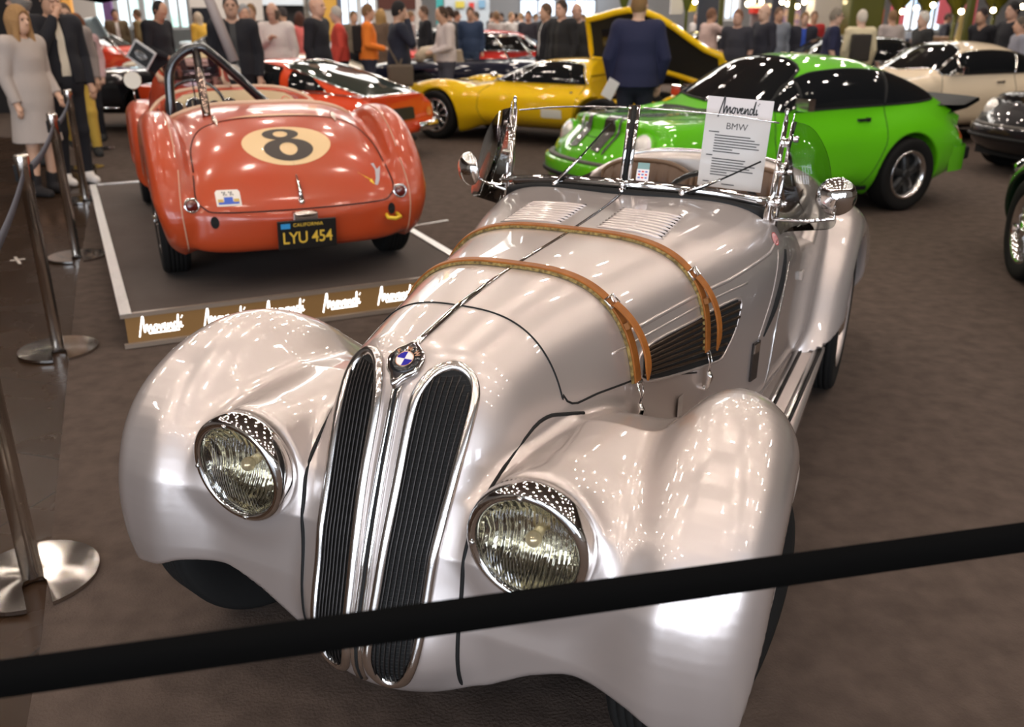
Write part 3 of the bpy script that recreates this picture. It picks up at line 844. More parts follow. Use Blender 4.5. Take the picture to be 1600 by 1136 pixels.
for s2 in (1, -1):
    gl = MB(); seg = [p for p in wb if p.y*s2 >= .018]
    if s2 < 0: seg = seg[::-1]
    gl.grid([[p+Vector((-.002, 0, .012)), p+Vector((-LEAN, 0, TOPZ))] for p in seg])
    gl.build('windscreen_pane', M_PANE, hero)
    ed = MB(); ed.tube([p+Vector((-LEAN, 0, TOPZ)) for p in seg], .0028, n=6); ed.build('pane_edge', M_CHR2, hero)
    # side post
    b = hS(2.026, .470*s2, .97); t = hS(2.098, .480*s2, 1.285)
    po = MB(); po.tube([b, b+(t-b)*.3, t], [.017, .013, .0095], n=10, flat=(1.2, .8)); po.tube([t, t+Vector((0, 0, .022)), t+Vector((0, 0, .036)), t+Vector((0, 0, .045))], [.008, .005, .008, .002], n=10)
    for u in (.22, .52, .80):
        c = b+(t-b)*u; po.lathe([(.0001, .024), (.012, .024), (.014, .018), (.014, -.006)] if u != .22 else [(.0001, .03), (.017, .03), (.02, .02), (.02, -.01)], axis='y', c=c+Vector((0, .0*s2, 0)), n=14, M=None if s2 > 0 else Matrix.Scale(-1, 3, (0, 1, 0)))
    po.tube([b+Vector((0, 0, -.02)), b+Vector((.03, 0, -.07)), b+Vector((.05, .0, -.12))], [.017, .014, .008], n=8)
    poo = po.build('windscreen_post', M_CHR, hero)
    # side wind deflector: hinged pane turned outwards
    d0 = b+Vector((-.012, .020*s2, .005)); ax = (t-b); out = Vector((-.80, .42*s2, 0)) if s2 > 0 else Vector((-.55, -.30, 0))
    out = Vector((-.07, .175*s2, 0))
    pf = []
    for u, v in crom([(0, -.15), (.0, .4), (.0, .93), (.10, .98), (.4, .90), (.72, .62), (.95, .15), (1.03, .02), (.95, -.06), (.6, -.08), (.2, -.10)], 5, True):
        pf.append(d0+ax*v+out*u)
    wd = MB(); n_ = len(pf); nn = ax.cross(out).normalized()*.0025
    wd.add([p-nn for p in pf]+[p+nn for p in pf], [tuple(range(n_)), tuple(range(n_, 2*n_))[::-1]]+[(k, (k+1) % n_, n_+(k+1) % n_, n_+k) for k in range(n_)])
    wd.build('wind_deflector', M_PANE2, hero)
    cl = MB(); cl.tube([d0+ax*-.2, d0+ax*.98], .0048, n=8); cl.tube([d0+ax*.98, d0+ax*1.07], [.003, .0015], n=6)
    for v in (.18, .5, .82): cl.tube([b+ax*v, d0+ax*v+out*.09], .0055, n=8); cl.lathe([(.0001, .012), (.011, .010), (.011, -.004)], axis='y', c=d0+ax*v+out*.09, n=12, M=None if s2 > 0 else Matrix.Scale(-1, 3, (0, 1, 0)))
    cl.build('deflector_clamp', M_CHR, hero)
cp = MB(); c0 = wb[len(wb)//2]; c1 = c0+Vector((-LEAN-.006, 0, TOPZ+.008))
for yy in (-.0125, .0125): cp.tube([c0+Vector((.006, yy, -.01)), c1+Vector((.006, yy, 0))], .0095, n=8, up=(1, 0, 0), flat=(.8, .85))
cpo = cp.build('centre_post', M_CHR, hero)
cp = MB(); cp.tube([c0+Vector((.010, 0, 0)), c1+Vector((.010, 0, 0))], .0065, n=6); cp.build('post_rubber', M_BLK, cpo)
cp = MB(); cp.sphere(c0+Vector((.018, 0, .012)), .013, 14, sc=(1, 1, 1.1)); cp.sphere(c0+Vector((.022, 0, -.010)), .015, 14); cp.build('post_finial', M_CHR, cpo)
# wipers
def on_glass(y, v):
    seg = [p for p in wb]
    ys = [p.y for p in seg]; i = min(range(len(seg)), key=lambda k: abs(ys[k]-y)); p = seg[i]
    return Vector((p.x, y, p.z))+Vector((-LEAN*v, 0, TOPZ*v))+Vector((.014, 0, 0))
for (y0, y1, y2, v1, v2) in ((-.255, -.17, -.075, .36, .80), (.20, .31, .425, .22, .52)):
    w = MB(); a = on_glass(y0, .02)+Vector((.012, 0, 0)); m_ = on_glass(y1, v1)+Vector((.006, 0, 0)); e = on_glass(y2, v2)
    w.tube([a, a.lerp(m_, .5)+Vector((.004, 0, 0)), m_], [.0075, .006, .0035], n=8, flat=(1, 1)); w.lathe([(.012, -.01), (.012, .008), (.007, .014), (.0001, .014)], axis='x', c=a, n=14)
    w.sphere(m_, .006, 10)
    wo = w.build('wiper_arm', M_CHR, hero)
    w = MB(); q = m_+(e-m_)*-.75; w.tube([q, e], .003, n=6); w.build('wiper_blade', M_BLK, wo)
# mirrors
for s2, c, arm in ((-1, (2.06, -.655, 1.062), [(2.035, -.475, 1.0), (2.05, -.56, 1.015), (2.06, -.625, 1.035)]), (1, (2.075, .665, 1.065), [(2.03, .47, .985), (2.03, .60, .99), (2.045, .668, 1.0), (2.055, .668, 1.04)])):
    m = MB(); M = frame_at(hS(*c), Vector((.93, .12*s2 if s2 > 0 else -.52, -.05)))
    m.lathe([(.0001, .035), (.02, .032), (.045, .020), (.060, .004), (.063, -.006), (.060, -.010)], M=M, n=40)
    mo = m.build('door_mirror', M_CHR if s2 < 0 else M_CHR, hero)
    m = MB(); m.lathe([(.0585, -.010), (.0001, -.010)], M=M, n=32); m.build('mirror_glass', mat('mirror glass', (.9, .9, .9), rough=.01, metal=1.), mo)
    m = MB(); m.tube([hS(*a) for a in arm]+[hS(*c)], .0062, n=8); m.sphere(hS(*arm[-1]), .010, 10); m.build('mirror_arm', M_CHR, mo)

# ---- cockpit
ck = MB(); ck.grid([[hS(s_, y, z) for y, z in ((-.46, .95), (-.45, .42), (.45, .42), (.46, .95))] for s_ in (2.08, 3.02)]); ck.build('cockpit_lining', mat('brown trim', (.05, .030, .018), rough=.7), hero)
for yy in (-.215, .215):
    sb = MB(); W = .40; n_ = 8; G = []
    for j in range(0, 25):
        u = j/24; a = []
        for k in range(0, n_*6+1):
            v = k/(n_*6); y = yy-W/2+W*v; pl = abs(sin(v*n_*pi))**.5*.016
            e = max(0, abs(v-.5)*2-.86)/.14; rnd = sqrt(max(0, 1-e*e)); zt_ = 1.015-.055*(abs(v-.5)*2)**3.2
            z = .50+(zt_-.50)*u; th = (.03+pl)*rnd*min(1, (1-u)*8+.0)**.5
            a.append(hS(2.80+.10*u-th, y, z))
        G.append(a)
    sb.grid(G)
    sb.grid([[hS(2.87+.10*u, yy-W/2+W*v, .5+(1.0-.05*(abs(v-.5)*2)**3.2-.5)*u) for v in np.linspace(0, 1, 9)] for u in (0, .5, 1)])
    sob = sb.build('seat_back', mat('brown pleated leather', (.115, .062, .036), rough=.42), hero)
    s3 = MB(); s3.grid([[hS(s_, yy-W/2+W*v, .50+.05*sin(pi*v)) for v in np.linspace(0, 1, 12)] for s_ in (2.42, 2.6, 2.82)]); s3.build('seat_cushion', mat('brown pleated leather'), hero)
    tr = MB(); pts = [hS(2.895, yy-W/2+W*v, 1.012-.055*(abs(v-.5)*2)**3.2) for v in np.linspace(0, 1, 21)]
    tr.tube([hS(2.83, yy-W/2, .65)]+pts+[hS(2.83, yy+W/2, .65)], .011, n=8); tr.build('seat_piping', mat('brown piping', (.16, .09, .05), rough=.4), hero)
sw = MB(); SM = frame_at(hS(2.36, .21, .915), (-.80, 0, .42)); sw.tube([SM @ Vector((cos(a)*.185, sin(a)*.185, 0)) for a in np.linspace(0, 2*pi, 48, endpoint=False)], .011, n=8, closed=True)
swo = sw.build('steering_wheel', M_BLKG, hero)
sw = MB()
for a in (0, 2.1, 4.2): sw.tube([SM @ Vector((0, 0, -.02)), SM @ Vector((cos(a)*.18, sin(a)*.18, 0))], .004, n=6)
sw.tube([SM @ Vector((0, 0, 0)), SM @ Vector((0, 0, -.35))], .016, n=8); sw.build('wheel_spoke', M_CHR2, swo)
db = MB(); db.grid([[hS(2.16, y, z) for y in np.linspace(-.45, .45, 9)] for z in (.62, .98)]); db.build('dashboard', mat('dash silver', (.40, .36, .33), rough=.4), hero)
# cockpit rim padding
rm = MB(); pr = [(2.96, -.35), (3.03, -.25), (3.05, 0), (3.03, .25), (2.96, .35)]
L = HD.line([(-a, b) for a, b in crom([(3.00, -.36), (3.055, -.2), (3.06, 0), (3.055, .2), (3.00, .36)], 5)], 'T', .004, .03)
rm.tube([p for p, _ in L], .012, n=8); rm.build('cockpit_rim', M_CHR2, hero)

# ---- running boards
for s2 in (1, -1):
    r_ = MB(); G = []
    for s_ in np.linspace(1.55, 2.72, 12):
        yo = np.interp(s_, [1.55, 2.72], [.665, .64]); yi = .43
        G.append([hS(s_, yi*s2, .34), hS(s_, (yo-.02)*s2, .345), hS(s_, yo*s2, .335), hS(s_, yo*s2, .30), hS(s_, (yo-.02)*s2, .29), hS(s_, yi*s2, .29)])
    r_.grid(G); ro = r_.build('running_board', M_SIL, hero)
    for f_ in (.47, .545, .615):
        q = MB(); q.tube([hS(1.62, f_*s2, .346), hS(2.66, f_*s2, .346)], .012, n=8, up=(0, 0, 1), flat=(.6, 1)); q.build('tread_strip', M_CHR2, ro)
        q = MB(); q.tube([hS(1.62, (f_+.016)*s2, .346), hS(2.66, (f_+.016)*s2, .346)], .005, n=6); q.build('strip_rubber', M_BLK, ro)
# ---- sill panel
for s2 in (1, -1):
    q = MB(); q.grid([[hS(1.3, .40*s2, .62), hS(1.3, .40*s2, .24)], [hS(2.7, .44*s2, .5), hS(2.7, .44*s2, .24)]]); q.build('sill', mat('sill silver', (.5, .45, .42), rough=.4, metal=.6), hero)
# underside
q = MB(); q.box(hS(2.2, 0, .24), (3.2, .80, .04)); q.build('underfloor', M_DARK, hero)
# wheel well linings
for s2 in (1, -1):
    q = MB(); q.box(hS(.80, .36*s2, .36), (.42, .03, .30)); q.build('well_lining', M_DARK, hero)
for s2 in (1, -1):
    q = MB(); L = HD.line([(-.86+.412*cos(radians(a)), .30+.412*sin(radians(a))) for a in range(2, 122, 4)], 'L' if s2 > 0 else 'R', .0, .02)
    if len(L) > 3: q.tube(smooth([p for p, _ in L]), .0055, n=8); q.build('fender_lip', M_SIL, hero)
# fender edge bead, side lamp and rear lamp
for s2 in (1, -1):
    q = MB(); c = hS(.56, .775*s2, .47)
    hh = HD.pt(-.56, .43, 'L' if s2 > 0 else 'R', 0.)
    if hh:
        c = hh[0]
        q.tube([c+Vector((.045, 0, -.05)), c+Vector((.02, .012*s2, -.02)), c+Vector((-.0, .018*s2, .01)), c+Vector((-.02, .010*s2, .05)), c+Vector((-.03, 0, .06))], [.005, .014, .023, .019, .006], n=12)
    q.build('side_lamp', M_CHR, hero)
    hh = HD.pt(-2.95, .55, 'L' if s2 > 0 else 'R', 0.)
    if hh: q = MB(); q.sphere(hh[0], .03, 12, sc=(1.2, .7, 1)); q.build('rear_lamp', M_CHR, hero)
# filler cap flap line on rear fender and handle
h = HD.pt(-2.30, .74, 'L', .0)
# door handle bracket
if h: q = MB(); q.box(h[0]+Vector((0, .006, 0)), (.035, .012, .03)); q.build('door_hinge', M_CHR2, hero)
# stickers
h = HD.pt(-1.965, .935, 'l', .001)
if h:
    q = MB(); M = frame_at(h[0]+h[1]*.002, h[1]); q.lathe([(.022, 0), (.0001, 0)], M=M, n=28); q.lathe([(.022, .0004), (.019, .0004)], M=M, n=28, mi=1)
    for k in range(3): q.lathe([(.015-.005*k, .0006), (.013-.005*k, .0006)], M=M, n=20, mi=1)
    q.build('round_sticker', [mat('sticker white', (.75, .70, .68), rough=.5), mat('sticker red', (.65, .03, .03), rough=.5)], hero)
st_ = on_glass(.058, .17)-Vector((.010, 0, 0)); M = frame_at(st_, (1, 0, .28))
q = MB(); q.box((0, 0, 0), (.042, .040, .0015), mi=0); q.box((0, -.0235, 0), (.042, .008, .0016), mi=1); q.box((0, .030, -.001), (.040, .022, .0012), mi=2)
for i in range(3):
    for k in range(3): q.box((-.012+.012*k, .012-.010*i, .001), (.008, .0045, .0008), mi=1 if (i+k) % 2 else 3)
q.build('windscreen_sticker', [mat('sticker white'), mat('sticker red'), mat('sticker teal', (.20, .32, .30), rough=.5), mat('sticker blue', (.10, .15, .45), rough=.5)], hero, M=M)
# wheels
ste = radians(14)
for s2 in (1, -1):
    for s_, ang in ((.79, ste), (3.17, 0)):
        wheel(hero, hS(s_, (.632 if s_ < 1 else .60)*s2, .336), .336, .14, 'steel', s2, steer=-ang, rimR=.215, rimmat=M_SIL)
# information board standing behind the windscreen
bd = thing('information_board', 'white printed dealer data sheet standing behind the roadster windscreen', 'sign', (0, 0, 0))
pa, pb, pc, pd = HF.plane(1108, 150, 0, -2.14), HF.plane(1208, 158, 0, -2.14), HF.plane(1190, 302, 0, -2.14), HF.plane(1088, 288, 0, -2.14)
A, B_, Cc, D_ = [Vector(HF.w(p)) for p in (pa, pb, pc, pd)]
xd = ((B_-A)+(Cc-D_)).normalized(); yd = ((A-D_)+(B_-Cc)); yd = (yd-xd*yd.dot(xd)).normalized(); zd = xd.cross(yd)
BW = ((B_-A).length+(Cc-D_).length)/2; BH = ((A-D_).length+(B_-Cc).length)/2
BM = Matrix((xd, yd, zd)).transposed().to_4x4(); BM.translation = (A+B_+Cc+D_)/4
q = MB(); q.box((0, 0, -.0015), (BW, BH, .003)); q.build('sheet', mat('white card', (.66, .60, .58), rough=.35, coat=.5), bd, M=BM)
q = MB(); script_word(q, Matrix.Translation((0, BH*.38, .0005)), BW*.62, .0022); q.build('heading', mat('print black', (.02, .02, .02), rough=.5), bd, M=BM)
q = MB(); add_text(q, 'BMW', Matrix.Translation((0, BH*.19, .001)), size=BW*.14)
def lines(x0, y, ws, hh):
    for i, w_ in enumerate(ws): q.box((x0+w_*BW/2, y-i*hh, .0012), (w_*BW, hh*.40, .0004))
lines(-BW*.42, BH*.12, [.16], BH*.03); lines(-BW*.32, BH*.085, [.55, .62, .70, .66, .70, .30, .42], BH*.030)
lines(-BW*.42, -BH*.14, [.10], BH*.03); lines(-BW*.32, -BH*.175, [.52, .50, .68, .60, .66, .26, .30], BH*.030)
lines(-BW*.42, -BH*.44, [.10], BH*.03); lines(-BW*.12, -BH*.455, [.20], BH*.03)
q.build('printed_text', mat('print grey', (.10, .09, .09), rough=.6), bd, M=BM)

# ================================================================== other cars: local frame x forward from the rear axle, y left, z up
def paint(name, color, rough=.45, flake=0.): return mat(name, color, rough=rough, coat=1., coat_rough=.02, spec=.12)
M_WIN = mat('dark car glass', (.008, .009, .010), rough=.04, coat=.3)
M_RED = paint('worn red paint', (.58, .085, .022), rough=.35)
def car(name, label, X, Y, head, field, lo, hi, h, m, z0=0., group=None, hide=()):
    t = thing(name, label, 'car', (X, Y, max(z0, .006)), radians(head), group)
    P, Nn, Q = surfnet(field, lo, hi, h)
    obj('body', fieldmesh('body', P, Nn, Q), m, t)
    return t, Drape(bvh_of(P, Q))
def part(mb, name, m, t, **k): return mb.build(name, m, t, **k)

# ------------------------------------------------------------------ red race roadster on the platform
HEX, HEY, HEH, HEZ = -1.402, 5.362, 114.07, .192
RFEND = [tuple(p) for p in crom([(-.50, .21), (-.60, .30), (-.63, .44), (-.56, .60), (-.42, .75), (-.22, .86), (.02, .905), (.28, .885), (.50, .80), (.62, .62), (.68, .34), (.66, .2)], 5)]
FFEND = [tuple(p) for p in crom([(1.72, .2), (1.70, .45), (1.80, .62), (2.05, .74), (2.35, .79), (2.65, .76), (2.9, .66), (3.02, .50), (3.0, .34), (2.9, .2)], 5)]
def healey_field(x, y, z):
    y = np.abs(y)
    w = pch(x, [-.75, -.6, -.3, .2, .9, 1.6, 2.4, 3.0], [.50, .60, .645, .66, .66, .66, .60, .45])
    zt = pch(x, [-.70, -.62, -.5, -.35, -.2, 0, .2, .45, 1.2, 1.75, 2.3, 2.8, 3.1], [.38, .50, .635, .745, .815, .87, .895, .905, .90, .915, .86, .74, .5])
    zb = pch(x, [-.7, -.5, 0], [.24, .20, .17])
    hull = sellip(y, z, w, zt, zb, pch(x, [-.7, -.4, 0, 3.1], [.36, .42, .46, .40]), pch(x, [-.7, -.2, .3], [3.6, 3.0, 3.4]), 4.5)
    hull = smax(hull, (-.675+.10*(z-.36)**2*3+.12*y*y)-x, .05)
    tp = np.clip((.50-z)/.28, 0, 1); rf = rext(polysd(x, z, RFEND), np.abs(y-.645+.03*tp)-.098+.035*tp, .085)
    ff = rext(polysd(x, z, FFEND), np.abs(y-.62)-.13, .11)
    b = smin(smin(hull, rf, .05), ff, .06)
    b = smax(b, x-3.08+.3*y*y, .06)
    for xc in (0., 2.29): b = smax(b, -rext(np.sqrt((x-xc)**2+(z-.32)**2)-.355, .50-y, .03), .015)
    ck = rext(polysd(x, z, [(.50, .52), (.46, 1.3), (1.66, 1.3), (1.66, .52)]), y-pch(x, [.4, .6, 1.2, 1.7], [.50, .56, .55, .50]), .10)
    dr = rext(polysd(x, z, [(.72, 1.3), (.72, .78), (.85, .70), (1.35, .70), (1.5, .78), (1.55, 1.3)]), np.abs(y-.6)-.25, .05)
    b = smax(b, -ck, .03)
    return smax(b, -dr, .03)
m_hr = mat('faded racing red', (.43, .048, .010), rough=.32, coat=.5, coat_rough=.10, noise=(2.2, (.40, .062, .018), .35, .75, 8))
hl, hd = car('race_roadster', 'faded orange red open race car with number eight roundel on its boot', HEX, HEY, HEH, healey_field, (-.85, -.03, .1), (3.2, .82, 1.0), .014, m_hr, HEZ)
for xc in (0., 2.29):
    for s2 in (1, -1): wheel(hl, (xc, .648*s2, .32), .32, .155, 'wire', s2, rimR=.205)
# boot lid line
c = MB(); BL = [(-.655, -.28), (-.60, -.47), (-.45, -.53), (-.2, -.51), (-.06, -.44), (-.02, -.25), (-.01, 0), (-.02, .25), (-.06, .44), (-.2, .51), (-.45, .53), (-.60, .47), (-.655, .28), (-.66, 0)]
BLz = [(-.44, .42), (-.52, .56)]
lid = []
top = [(-.44, .52), (-.25, .505), (-.10, .45), (-.05, .36), (-.035, .2), (-.03, 0), (-.035, -.2), (-.05, -.36), (-.10, -.45), (-.25, -.505), (-.44, -.52)]
L1 = hd.line(crom(top, 5), 'T', .0005, .02)
bot = [(-.525, .62), (-.535, .52), (-.50, .47), (-.42, .448), (0, .44), (.42, .448), (.50, .47), (.535, .52), (.525, .62)]
L2 = hd.line(crom(bot, 5), 'B', .0005, .02)
c.tube([p for p, _ in L1], .0038, n=6); c.tube([p for p, _ in L2], .0038, n=6); part(c, 'boot_shut_line', M_BLK, hl)
# beads on the fenders
for s2 in (1, -1):
    c = MB(); L = hd.line(crom([(.42, .585*s2), (.1, .60*s2), (-.25, .60*s2), (-.45, .60*s2)], 4), 'T', .001, .03)
    Lb = hd.line(crom([(.60*s2, .66), (.615*s2, .5), (.61*s2, .36), (.60*s2, .24)], 4), 'B', .001, .03)
    c.tube([p for p, _ in L], .004, n=6); c.tube([p for p, _ in Lb], .004, n=6)
    part(c, 'fender_bead', mat('pale bead', (.55, .30, .20), rough=.4), hl)
# roundel and the figure eight
def ell(cx, cy, rx, ry, n=40, a0=0): return [(cx+rx*cos(2*pi*i/n), cy+ry*sin(2*pi*i/n)) for i in range(n)]
RX, RY = -.335, .0
c = MB(); hd.panel(c, ell(RX, RY, .150, .245), 'T', .0015, .025); ro = part(c, 'number_roundel', mat('cream roundel', (.72, .50, .26), rough=.4, coat=.4), hl)
c = MB()
def ring(cx, cy, ax, ay, bx, by, off):
    n = 36; O = ell(cx, cy, ax, ay, n); I = ell(cx, cy, bx, by, n); V = []
    for q in O+I:
        h = hd.pt(q[0], q[1], 'T', off); V.append(h[0])
    return V, [(i, (i+1) % n, n+(i+1) % n, n+i) for i in range(n)]
for a in ((RX+.072, RY+.02, .052, .100, .028, .040, .003), (RX-.048, RY+.0, .078, .135, .044, .048, .0032)):
    V, Fc = ring(*a); c.add(V, Fc)
part(c, 'racing_number', mat('faded black paint', (.045, .033, .025), rough=.5), ro)
c = MB(); hd.panel(c, [(-.012, .28), (.02, .1), (.022, -.05), (-.004, -.30), (-.012, -.1), (-.014, .1)], 'T', .0015, .03); part(c, 'pale_flash', mat('pale flash', (.66, .40, .20), rough=.4), hl)
# hinges, handle, lamp, plate
for s2 in (1, -1):
    h = hd.pt(.0, .34*s2, 'T', .004); c = MB(); c.tube([h[0]+Vector((.03, .0, .004)), h[0]+Vector((0, 0, .012)), hd.pt(-.05, .338*s2, 'T', .006)[0], hd.pt(-.10, .336*s2, 'T', .003)[0]], [.006, .012, .014, .003], n=8)
    part(c, 'boot_hinge', mat('worn chrome', (.66, .56, .50), rough=.25, metal=1), hl)
h0, h1, h2 = hd.pt(0, .60, 'B', .006), hd.pt(0, .53, 'B', .02), hd.pt(0, .485, 'B', .008)
c = MB(); c.tube([h0[0], h1[0], h2[0]], [.006, .011, .016], n=10); c.sphere(h2[0]+Vector((0, 0, -.012)), .02, 12); part(c, 'boot_handle', M_CHR, hl)
for s2 in (1, -1):
    h = hd.pt(.563*s2, .49, 'B', 0); M = frame_at(h[0], h[1].lerp(Vector((-1, 0, 0)), .6))
    c = MB(); c.lathe([(.040, -.01), (.041, .012), (.036, .018), (.032, .016)], M=M, n=32); lo_ = part(c, 'tail_lamp', M_CHR, hl)
    c = MB(); c.lathe([(.033, .014), (.028, .024), (.014, .031), (.0001, .033)], M=M, n=28); part(c, 'lamp_lens', mat('dark red lens', (.10, .008, .006), rough=.12, coat=1), lo_)
for e_ in (.46, -.50): c = MB(); hd.panel(c, ell(e_, .40, .022, .032, 20), 'B', .002, .02); part(c, 'bumper_bolt_hole', M_DARK, hl)
h = hd.pt(-.50, .37, 'B', 0)[0]
c = MB(); c.tube([h+Vector((.0, .03, 0)), h+Vector((-.05, .035, -.01)), h+Vector((-.075, 0, -.012)), h+Vector((-.05, -.035, -.01)), h+Vector((0, -.03, 0))], .011, n=8); part(c, 'tow_hook', mat('yellow tow loop', (.75, .50, .03), rough=.4), hl)
h = hd.pt(0, .41, 'B', 0)[0]
c = MB(); c.box(h+Vector((-.025, 0, .0)), (.06, .13, .045)); c.sphere(h+Vector((-.04, 0, .015)), .03, 14, sc=(1, 2.1, .6)); part(c, 'plate_lamp', mat('worn chrome'), hl, bevel=.006)
PM = Matrix.Translation((h.x-.055, 0, .318)) @ Matrix.Rotation(-pi/2, 4, 'Z') @ Matrix.Rotation(pi/2+.12, 4, 'X')
c = MB(); c.box((0, 0, 0), (.315, .160, .012)); po_ = part(c, 'number_plate', mat('plate black', (.012, .011, .010), rough=.4), hl, M=PM, bevel=.003)
c = MB(); add_text(c, 'LYU 454', Matrix.Translation((0, -.018, .0072)) @ Matrix.Scale(.86, 4, (1, 0, 0)), size=.092, offset=.0008, space=.95); add_text(c, 'CALIFORNIA', Matrix.Translation((.005, .055, .0072)), size=.026, offset=.0003, space=1.1); part(c, 'plate_lettering', mat('plate yellow', (.80, .52, .06), rough=.5), po_, M=PM)
c = MB(); c.box((-.115, .052, .0068), (.050, .028, .001)); part(c, 'plate_sticker', mat('plate blue', (.04, .30, .62), rough=.5), po_, M=PM)
# stickers on the lid
def decal(d, side, cx, cy, w, hgt, name, m, parent, off=.0025, step=.02, rot=0):
    q = MB(); pts = [(-w/2, -hgt/2), (w/2, -hgt/2), (w/2, hgt/2), (-w/2, hgt/2)]; ca, sa = cos(rot), sin(rot)
    d.panel(q, [(cx+a*ca-b*sa, cy+a*sa+b*ca) for a, b in pts], side, off, step); return part(q, name, m, parent)
so_ = decal(hd, 'B', .375, .515, .125, .075, 'flag_sticker', mat('sticker cream', (.74, .68, .60), rough=.4), hl)
decal(hd, 'B', .375, .508, .045, .022, 'sticker_panel', mat('sticker blue bar', (.04, .10, .45), rough=.4), so_, .0035)
decal(hd, 'B', .375, .492, .105, .012, 'sticker_panel', mat('sticker blue bar'), so_, .0035)
decal(hd, 'B', .335, .503, .028, .014, 'sticker_panel', mat('sticker ochre', (.55, .36, .08), rough=.4), so_, .0038)
decal(hd, 'B', .415, .503, .028, .014, 'sticker_panel', mat('sticker ochre'), so_, .0038)
c = MB()
for cx in (.392, .358):
    for i in range(3):
        for j in range(3):
            if (i+j) % 2 == 0: hd.panel(c, [(cx+(i-1.5)*.006+(j-1.5)*.003, .535+(j-1.5)*.006), (cx+(i-.5)*.006+(j-1.5)*.003, .535+(j-1.5)*.006), (cx+(i-.5)*.006+(j-.5)*.003, .535+(j-.5)*.006), (cx+(i-1.5)*.006+(j-.5)*.003, .535+(j-.5)*.006)], 'B', .0036, .02)
part(c, 'checkered_flags', mat('print black', (.02, .02, .02), rough=.5), so_)
c = MB(); hd.panel(c, [(-.350, .590), (-.342, .597), (-.405, .552), (-.398, .548), (-.425, .530), (-.415, .560), (-.410, .556)], 'B', .003, .02); part(c, 'yellow_arrow', mat('sticker yellow', (.85, .55, .04), rough=.4), hl)
c = MB(); hd.panel(c, [(-.435, .63), (-.455, .63), (-.46, .60), (-.49, .615), (-.47, .575), (-.46, .55), (-.44, .525), (-.425, .53), (-.44, .56), (-.45, .60)], 'B', .003, .02); part(c, 'torn_sticker', mat('sticker grey', (.42, .40, .42), rough=.4), hl)
# cockpit: cream rim, dash, wheel, roll bar, screen
m_cr = mat('cream trim', (.66, .52, .30), rough=.45)
c = MB(); L = []
for q in crom([(.72, .635), (.54, .60), (.445, .47), (.425, .2), (.42, 0), (.425, -.2), (.445, -.47), (.54, -.60), (.72, -.635), (1.2, -.645), (1.55, -.61), (1.685, -.45), (1.70, 0), (1.685, .45), (1.55, .61), (1.2, .645), (.72, .635)], 5):
    h = hd.pt(q[0], q[1], 'T', .004)
    if h: L.append(h[0])
c.tube(L, .016, n=8); part(c, 'cockpit_beading', mat('cream leather beading', (.62, .42, .28), rough=.5), hl)
c = MB(); c.grid([[Vector((1.62+.03*abs(y)/.5, y, z)) for y in np.linspace(-.53, .53, 14)] for z in (.50, .70, .80)]); c.grid([[Vector((1.62+.03*abs(y)/.5+.02*k, y, .80+(.098-.10*(abs(y)/.56)**3)*k)) for y in np.linspace(-.53, .53, 14)] for k in (0, .5, 1)]); do_ = part(c, 'dashboard', m_cr, hl)
for y_, z_, r_ in ((.42, .79, .045), (.30, .80, .060), (.16, .79, .045), (.05, .79, .060), (-.36, .82, .030)):
    c = MB(); c.lathe([(r_, 0), (r_, .014), (r_*.88, .016)], axis='x', c=(1.60, y_, z_), n=28, M=Matrix.Scale(-1, 3, (1, 0, 0))); g_ = part(c, 'gauge', M_CHR if y_ > -.2 else mat('sticker red'), do_)
    if y_ > -.2:
        c = MB(); c.lathe([(r_*.9, .008), (.0001, .008)], axis='x', c=(1.60, y_, z_), n=24, M=Matrix.Scale(-1, 3, (1, 0, 0))); c.box((1.588, y_+.01, z_+.01), (.002, .004, r_*.9), mi=1); part(c, 'gauge_face', [mat('gauge black', (.03, .03, .028), rough=.3), mat('gauge needle', (.7, .6, .4), rough=.5)], g_)
c = MB(); SM = frame_at((1.42, .30, .80), (-.9, 0, .40)); c.tube([SM @ Vector((cos(a)*.20, sin(a)*.20, 0)) for a in np.linspace(0, 2*pi, 40, endpoint=False)], .012, n=8, closed=True)
for a in (pi/2, pi/2+2.1, pi/2+4.2): c.tube([SM @ Vector((0, 0, 0)), SM @ Vector((cos(a)*.2, sin(a)*.2, 0))], .006, n=6)
c.tube([SM @ Vector((0, 0, 0)), SM @ Vector((0, 0, -.3))], .02, n=8); part(c, 'steering_wheel', M_BLKG, hl)
c = MB(); c.grid([[Vector((x, y, z)) for x in (.45, .8, 1.2, 1.65)] for y, z in ((.56, .8), (.55, .3), (-.55, .3), (-.56, .8))]); c.grid([[Vector((.50, y, z)) for y in (-.52, .52)] for z in (.3, .76)]); part(c, 'cockpit_lining', mat('dark cockpit', (.02, .015, .012), rough=.8), hl)
c = MB(); c.grid([[Vector((.62+.12*u, .30+.22*v, .76-.45*u*u)) for v in np.linspace(-1, 1, 9)] for u in np.linspace(0, 1, 6)]); part(c, 'driver_seat', mat('black seat', (.015, .015, .015), rough=.6), hl)
c = MB(); RB = [(.66, .52, .5), (.66, .52, .80), (.67, .50, 1.08), (.68, .42, 1.19), (.68, .32, 1.225), (.68, .24, 1.19), (.72, -.02, .93), (.74, -.14, .80), (.74, -.16, .5)]
c.tube([tuple(p) for p in crom(RB, 5)], .029, n=12); rb_ = part(c, 'roll_bar', mat('black roll bar', (.012, .012, .014), rough=.2, coat=.8), hl)
c = MB(); c.tube([(.68, .33, 1.215), (.36, .35, 1.03), (.10, .365, hd.pt(.10, .365, 'T')[0].z)], .025, n=12); part(c, 'roll_bar_brace', mat('dark chrome tube', (.30, .22, .18), rough=.12, metal=1), rb_)
